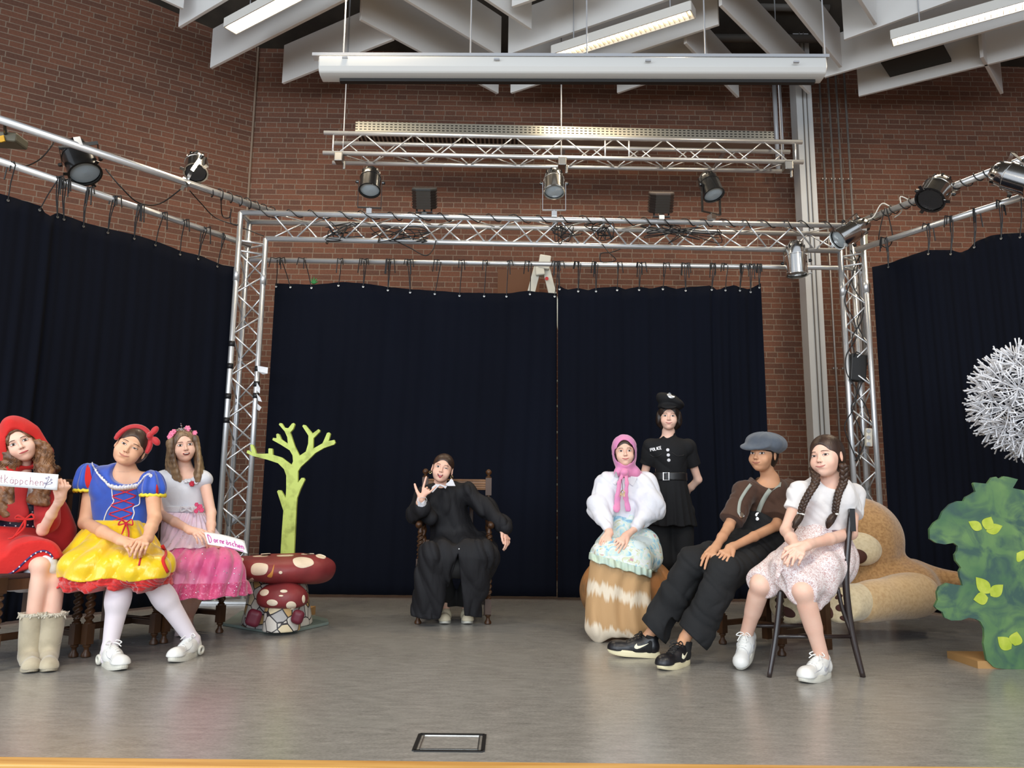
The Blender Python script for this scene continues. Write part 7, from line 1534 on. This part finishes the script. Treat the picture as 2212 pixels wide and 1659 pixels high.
for q in (-1, 1): hc.ell((q*.078, .02, -.015), (.022, .045, .06), k=.02)
hc.disp(folds(.003, 110, 3)); hc.ell((0, -.093, -.036), (.058, .052, .100), k=.008, sub=True); Hd.add_to(S, hc, R=.2); S.build('hair', HAIR_K, t, .004)
S = SDF(); hb = SDF(); hb.ell((0, .01, .080), (.086, .098, .034)); hb.ell((.012, .01, .130), (.112, .105, .040), Matrix.Rotation(.35, 3, 'Y'), k=.03); hb.ell((-.02, -.01, .140), (.075, .08, .045), k=.03); hb.ell((0, -.095, .070), (.060, .035, .010), Matrix.Rotation(.5, 3, 'X'), k=.012); hb.disp(folds(.004, 40, 3)); hb.cut((0, 0, .058), (0, .25, -1)); Hd.add_to(S, hb, R=.24); CP = S; S.build('police_cap', BKC, t, .0045)
patch_on(CP, 'cap_badge', mat('badge_silver', srgb(226, 228, 232), .3, .5), t, [(1441, 853), (1443, 850), (1446, 848), (1449, 850), (1451, 854), (1455, 855), (1458, 856), (1456, 859), (1451, 860), (1446, 859)], 5.5, 6.2, .005, 3)
for q in (-1, 1): m = MB(); m.lathe([(.0, -.004), (.004, 0), (0, .004)], Hd.W(q*.080, -.004, -.044), None, 8); m.build('earring', CHR, t)
for (a, b), sd in ((FA, 1), (FB, -1)): shoe(t, a, b, BLSH, BLSH, None, style='flat', L=.25, side=sd, opening=False)
# =============== person in the flat cap ===============
J = pts(dict(nk=(1664, 1044, 4.86), ch=(1650, 1086, 4.88), pv=(1636, 1180, 4.90), sa=(1608, 1062, 4.80), sb=(1706, 1060, 4.94), ea=(1574, 1138, 4.70), wa=(1545, 1184, 4.52),
    eb=(1676, 1136, 4.74), wb=(1578, 1184, 4.46), ka=(1496, 1216, 4.56), kb=(1566, 1236, 4.42)))
FA = (G(1420, 1421), G(1314, 1417)); FB = (G(1484, 1434), G(1415, 1452)); la = (FA[1]-FA[0]).length; lb_ = (FB[1]-FB[0]).length
fa_, fb_ = (FA[1]-FA[0]).normalized(), (FB[1]-FB[0]).normalized(); FA = (FA[0], FA[0] + fa_*.285); FB = (FB[0], FB[0] + fb_*.275)
J['aa'] = P(1407, 1368, FA[0].y + .02); J['ab'] = P(1480, 1378, FB[0].y - .01); J['ta'] = FA[0] + fa_*.19; J['tb'] = FB[0] + fb_*.19
t = person_root('person in a grey flat cap, brown shirt, suspenders and black trousers leaning back', J['pv'].x, J['pv'].y)
Hd = Head(P(1648, 981, 4.80), -26, 3, 0, 1.02, jaw=1.0); S = SDF(); FG = (-.55, -.83, 0); body(S, J, Hd, .95, FG)
t1 = hand(S, J['wa'], P(1530, 1208, 4.42) - J['wa'], (-.35, -.75, .45), 1, (15, 18, 20, 24), 4, (22, 10), .98)
t2 = hand(S, J['wb'], P(1556, 1206, 4.36) - J['wb'], (-.2, -.8, .5), -1, (18, 22, 26, 30), 4, (22, 10), .98)
make_body(S, t, SKIN_T, Hd, [t1 + t2 + [J['wa'], J['wb']]]); face(t, Hd, srgb(46, 32, 26), srgb(176, 112, 94), .75, .88, (.0038, 0), 1.05)
BRN = cloth('brown_shirt', srgb(74, 48, 34), srgb(64, 40, 28))
S = SDF(); S.cap(P(1654, 1072, 4.88), P(1644, 1150, 4.89), .145, .132, .05, FG, .78); S.cap(J['sa'], J['sb'], .062, .062, .05); S.cap(J['sa'], J['sa'].lerp(J['ea'], .8), .064, .072, .03); S.cap(J['sb'], J['sb'].lerp(J['eb'], .85), .066, .080, .03)
S.disp(wr(.005, 40, 3)); S.disp(wr(.003, 80, 6)); S.cut(J['sa'].lerp(J['ea'], .84), J['ea'] - J['sa'], .12); S.cut(J['sb'].lerp(J['eb'], .88), J['eb'] - J['sb'], .12); S.ell(P(1660, 1032, 4.82), (.080, .22, .066), k=.02, sub=True); SH = S; S.build('t_shirt', BRN, t, .0055)
TRB = mat('black_trousers', srgb(34, 35, 37), .85, spec=.3, noise=(5, srgb(27, 28, 30), .35, .7), bump=(16, .5, .010))
S = SDF(); S.cap(P(1646, 1132, 4.88), P(1634, 1185, 4.90), .136, .150, .05, FG, .82); S.cap(P(1612, 1190, 4.86), J['ka'], .118, .086, .06); S.cap(P(1655, 1200, 4.86), J['kb'], .12, .090, .06)
S.cap(J['ka'], P(1416, 1360, FA[0].y - .02), .088, .095, .03, (.4, -.9, 0), .85); S.cap(J['kb'], P(1501, 1372, FB[0].y + .01), .092, .104, .03, (.4, -.9, 0), .85)
S.disp(wr(.008, 30, 17)); S.disp(wr(.004, 62, 5))
ha, hb_ = P(1420, 1372, FA[0].y), P(1504, 1384, FB[0].y); S.cut(ha, (ha - J['ka']).normalized() + V((-.55, 0, -.1)), .18); S.cut(hb_, (hb_ - J['kb']).normalized() + V((-.55, 0, -.1)), .18)
TR = S; S.build('trousers', TRB, t, .0055)
S = SDF(); S.cap(P(1648, 1112, 4.88), P(1644, 1145, 4.88), .137, .142, .03, FG, .80); S.cut(P(1640, 1116, 4.7), (.15, .0, 1)); S.cut(P(1645, 1150, 4.8), (0, 0, -1)); WB = S; S.build('waistband', TRB, t, .005)
SUS = mat('suspender_grey', srgb(150, 156, 148), .7, bump=(90, .2, .002))
def strap(S, name, m_, t, pix, w_px, y0, y1, off=.004):
    ps = spline([V((x, y, 0)) for x, y in pix], 6); L_, R_ = [], []
    for i, p in enumerate(ps):
        d = ps[min(i+1, len(ps)-1)] - ps[max(i-1, 0)]; n_ = V((-d.y, d.x, 0)).normalized()*w_px/2; L_.append(cam_hit(S, p.x + n_.x, p.y + n_.y, y0, y1, off)); R_.append(cam_hit(S, p.x - n_.x, p.y - n_.y, y0, y1, off))
    m = MB(); m.grid([L_, [a.lerp(b, .5) for a, b in zip(L_, R_)], R_]); return m.build(name, m_, t, smooth=True, solid=.003)
strap(SH, 'suspender', SUS, t, [(1622, 1046), (1610, 1062), (1599, 1082), (1596, 1104), (1600, 1112)], 7, 4.4, 5.1); strap(SH, 'suspender', SUS, t, [(1687, 1047), (1680, 1047), (1664, 1058), (1648, 1082), (1638, 1106)], 10, 4.4, 5.1)
for x, y in ((1637, 1112), (1601, 1113)): spot_on(SH, 'suspender_clip', CHR, t, x, y, 4.4, 5.1, .018, .008, 10)
for x, y in ((1636, 1121), (1612, 1118)): spot_on(WB, 'clip_button', CHR, t, x, y, 4.4, 5.1, .013, .008, 12)
CAPM = mat('cap_grey', srgb(92, 100, 110), .9, sheen=.2, noise=(12, srgb(72, 80, 92), .35, .7), bump=(160, .2, .002)); CAPD = mat('cap_lining', srgb(20, 24, 32), .9)
S = SDF(); cl = SDF(); cl.ell((.008, .012, .074), (.116, .124, .064), Matrix.Rotation(.14, 3, 'Y') @ Matrix.Rotation(.18, 3, 'X')); cl.ell((.035, .03, .060), (.095, .10, .055), k=.03); cl.ell((-.012, -.088, .046), (.096, .056, .020), Matrix.Rotation(.42, 3, 'X'), k=.02)
cl.disp(lambda X, Y, Z: .0025*(1 - 1.9*np.abs(np.sin(4*np.arctan2(X - .012, Y - .015))))); cl.ell((0, -.01, .0), (.082, .100, .078), k=.006, sub=True); Hd.add_to(S, cl, R=.22); S.build('flat_cap', CAPM, t, .0042)
S = SDF(); cl = SDF(); cl.ell((0, .012, .04), (.084, .102, .060)); cl.ell((-.008, -.088, .036), (.070, .040, .016), Matrix.Rotation(.42, 3, 'X'), k=.012); cl.ell((0, -.085, -.028), (.060, .060, .088), k=.004, sub=True); cl.cut((0, 0, .018), (0, .25, -1)); Hd.add_to(S, cl, R=.2); S.build('cap_lining', CAPD, t, .0042)
S = SDF(); hc = hair_cap(Hd, .006, (-.093, .004, .056, .096), .064); Hd.add_to(S, hc); S.build('hair', HAIR_K, t, .004)
BLS = mat('black_leather', srgb(24, 24, 28), .38, spec=.5, bump=(26, .4, .006)); CRS = mat('cream_sole', srgb(226, 216, 178), .5)
shoe(t, FA[0], FA[1], BLS, CRS, BLK, style='court', L=.285, side=1, pitch=-2.5, lift=.0, swoosh=mat('cream_emblem', srgb(238, 232, 204), .5)); shoe(t, FB[0], FB[1], BLS, CRS, BLK, style='court', L=.275, side=1, swoosh=MATS['cream_emblem'])
for c in 'ab':
    S = SDF(); a = J['a'+c]; q = (FA if c == 'a' else FB)[0]; S.cap(a.lerp(V((q.x, q.y, .06)), .15), V((q.x, q.y, .06)) + (fa_ if c == 'a' else fb_)*.05, .040, .046, .02); S.cut(a + V((0, 0, -.012)), (.25, 0, 1)); S.build('sock', mat('black_sock', srgb(16, 16, 18), .9), t, .004)

# =============== person with braids ===============
J = pts(dict(nk=(1796, 1046, 4.32), ch=(1790, 1092, 4.34), pv=(1772, 1198, 4.40), sa=(1728, 1066, 4.28), sb=(1842, 1070, 4.38), ea=(1699, 1146, 4.24), wa=(1718, 1180, 4.04),
    eb=(1838, 1152, 4.26), wb=(1742, 1178, 4.00), ka=(1643, 1262, 4.20), kb=(1734, 1276, 4.04)))
FB = (G(1788, 1461), G(1708, 1484)); fb_ = (FB[1] - FB[0]).normalized(); FB = (FB[0], FB[0] + fb_*.27); J['ab'] = FB[0] + fb_*.05 + V((0, 0, .10)); J['tb'] = FB[0] + fb_*.19
b_ = G(1600, 1447); fa_ = (b_ - G(1652, 1424)).normalized(); th_ = RAD(32); a_ = b_ - fa_*.235*cos(th_); lift_ = .235*sin(th_)
J['aa'] = a_ + fa_*.09 + V((0, 0, lift_ + .052)); J['ta'] = b_ - fa_*.05 + V((0, 0, .03))
t = person_root('person with two long braids, white t-shirt and pale lace skirt on the bentwood chair', J['pv'].x, J['pv'].y)
Hd = Head(P(1785, 986, 4.26), -24, -6, 0, 1.06, jaw=1.15, wide=1.04); S = SDF(); FH = (-.45, -.9, 0); body(S, J, Hd, 1.02, FH)
t1 = hand(S, J['wa'], P(1700, 1196, 3.93) - J['wa'], (-.2, -.65, .7), -1, (22, 28, 32, 36), 4, (35, 20), .95)
t2 = hand(S, J['wb'], P(1702, 1210, 3.90) - J['wb'], (-.3, -.85, .45), 1, (14, 18, 22, 28), 7, (35, 15), .95)
make_body(S, t, SKIN_P, Hd, [t1 + t2 + [J['wa'], J['wb']]]); face(t, Hd, srgb(78, 54, 42), srgb(208, 136, 126), .75, .64, (.0030, 0), 1.1, opens=(.9, 1))
S = SDF(); S.cap(P(1790, 1078, 4.33), P(1782, 1140, 4.36), .150, .140, .05, FH, .78); S.cap(J['sa'], J['sb'], .064, .064, .05); S.cap(J['sa'], J['sa'].lerp(J['ea'], .42), .056, .052, .03); S.cap(J['sb'], J['sb'].lerp(J['eb'], .50), .056, .058, .03)
S.disp(wr(.0035, 46, 5)); S.disp(wr(.002, 90, 3)); S.cut(J['sa'].lerp(J['ea'], .46), J['ea'] - J['sa'], .08); S.cut(J['sb'].lerp(J['eb'], .54), J['eb'] - J['sb'], .085); S.ell(P(1797, 1036, 4.28), (.070, .13, .060), k=.008, sub=True)
S.cut(P(1785, 1147, 4.3), (.1, 0, -1)); TS = S; S.build('t_shirt', cloth('white_jersey', srgb(236, 234, 234), srgb(226, 224, 226), .8, .1), t, .0055)
def lace():
    m = mat('lace_skirt', srgb(222, 196, 192), .5, spec=.5); nt = m.node_tree; b = nt.nodes['Principled BSDF']; tc = nt.nodes.new('ShaderNodeTexCoord'); L_ = nt.links.new
    v = nt.nodes.new('ShaderNodeTexVoronoi'); v.inputs['Scale'].default_value = 75; v.feature = 'DISTANCE_TO_EDGE'; n0 = nt.nodes.new('ShaderNodeTexNoise'); n0.inputs['Scale'].default_value = 30; n0.inputs['Detail'].default_value = 2
    ad = nt.nodes.new('ShaderNodeMix'); ad.data_type = 'RGBA'; ad.blend_type = 'LINEAR_LIGHT'; ad.inputs[0].default_value = .04; L_(tc.outputs['Object'], n0.inputs['Vector']); L_(tc.outputs['Object'], ad.inputs[6]); L_(n0.outputs['Color'], ad.inputs[7]); L_(ad.outputs[2], v.inputs['Vector'])
    r = nt.nodes.new('ShaderNodeValToRGB'); e = r.color_ramp.elements; e[0].position = .06; e[0].color = (*srgb(240, 232, 232), 1); e[1].position = .22; e[1].color = (*srgb(204, 172, 170), 1); L_(v.outputs['Distance'], r.inputs[0]); L_(r.outputs[0], b.inputs['Base Color'])
    bp = nt.nodes.new('ShaderNodeBump'); bp.inputs['Strength'].default_value = .35; bp.inputs['Distance'].default_value = .003; bp.invert = True; L_(v.outputs['Distance'], bp.inputs['Height']); L_(bp.outputs[0], b.inputs['Normal']); return m
S = SDF(); S.cap(P(1784, 1150, 4.36), P(1778, 1178, 4.37), .128, .155, .05, FH, .88); S.cap(P(1750, 1200, 4.38), J['ka'] + V((.03, .03, .012)), .135, .088, .07); S.cap(P(1785, 1205, 4.38), J['kb'] + V((.02, .04, .012)), .145, .092, .07); S.ell(P(1800, 1215, 4.32), (.10, .16, .12), k=.06)
S.cap(P(1780, 1225, 4.16), P(1778, 1275, 4.14), .09, .055, .05); S.cap(P(1776, 1270, 4.13), P(1768, 1312, 4.12), .05, .018, .04); S.cap(P(1700, 1225, 4.12), P(1688, 1250, 4.05), .08, .055, .05)
S.disp(wr(.008, 30, 27)); SK = S; q1 = J['ka'] + V((0, -.012, .012)); S.cut(q1, (-.75, -.55, -.28), .16, k=.004); q2 = J['kb'] + V((-.01, -.02, .01)); S.cut(q2, (-.40, -.85, -.25), .13, k=.004); S.build('lace_skirt', lace(), t, .0055)
S = SDF(); S.cap(P(1784, 1148, 4.36), P(1783, 1152, 4.36), .132, .132, .01, FH, .88); S.disp(lambda X, Y, Z: .003*np.sin(X*160)); S.cut(P(1784, 1144, 4.3), (0, 0, 1)); S.cut(P(1784, 1152, 4.3), (0, 0, -1)); S.build('waist_elastic', mat('elastic_mauve', srgb(120, 96, 104), .8), t, .004)
S = SDF(); hc = hair_cap(Hd, .009, (-.093, .0, .056, .098), .0635); hc.cap((-.014, -.09, .112), (-.010, .02, .126), .0016, k=.003, sub=True); hc.ell((-.06, -.04, -.03), (.018, .03, .05), k=.02); Hd.add_to(S, hc); S.build('hair', HAIR_B, t, .0038)
def braid(t, pl, r, n_cross, tail, seed):
    g = spline(pl, 14); N = len(g); m = MB()
    for k in range(3):
        out = []
        for i, p in enumerate(g):
            s = i/(N-1); ph = 2*pi*(n_cross*s + k/3); w_ = r*(1.0 - .3*s)
            out.append(p + V((sin(ph)*w_*.85, -abs(cos(ph))*0 + sin(2*ph)*w_*.55, 0)))
        m.tube(out, [r*.80*(1 - .25*i/(N-1)) for i in range(N)], 8)
    m.build('braid', HAIR_B, t, smooth=True)
    e = g[-1]; m = MB(); m.lathe([(.014, -.010), (.021, -.006), (.021, .006), (.014, .010)], e, basis(g[-1] - g[-3]), 12); m.build('hair_tie', mat('tie_white', srgb(226, 226, 222), .6), t)
    strands(t, HAIR_B, [[e] + tail], .022, 120, seed, .0018, .002, 1, .35, 'braid_tail'); m = MB(); m.tube(spline([e] + tail, 5), [.010, .014, .018, .020, .020, .019, .018, .015, .012, .008, .004][:len(spline([e] + tail, 5))] + [.004]*max(0, len(spline([e] + tail, 5)) - 11), 8); m.build('braid_tail', HAIR_B, t, smooth=True)
braid(t, [Hd.W(-.072, -.01, -.055), P(1762, 1040, 4.17), P(1748, 1065, 4.13), P(1735, 1090, 4.13), P(1730, 1110, 4.15)], .0165, 4.5, [P(1722, 1126, 4.13), P(1714, 1142, 4.13)], 3)
braid(t, [Hd.W(.082, .0, -.055), P(1822, 1040, 4.22), P(1812, 1064, 4.19), P(1806, 1090, 4.19), P(1804, 1110, 4.21)], .016, 4.5, [P(1794, 1124, 4.19), P(1787, 1142, 4.19)], 5)
shoe(t, FB[0], FB[1], WHS, WHSL, WHL, style='court', L=.27, side=-1, swoosh=mat('silver_emblem', srgb(206, 208, 214), .3, .4)); shoe(t, a_, a_ + fa_*.25, WHS, WHSL, WHL, style='court', L=.25, side=-1, pitch=32, lift=lift_, swoosh=MATS['silver_emblem'])
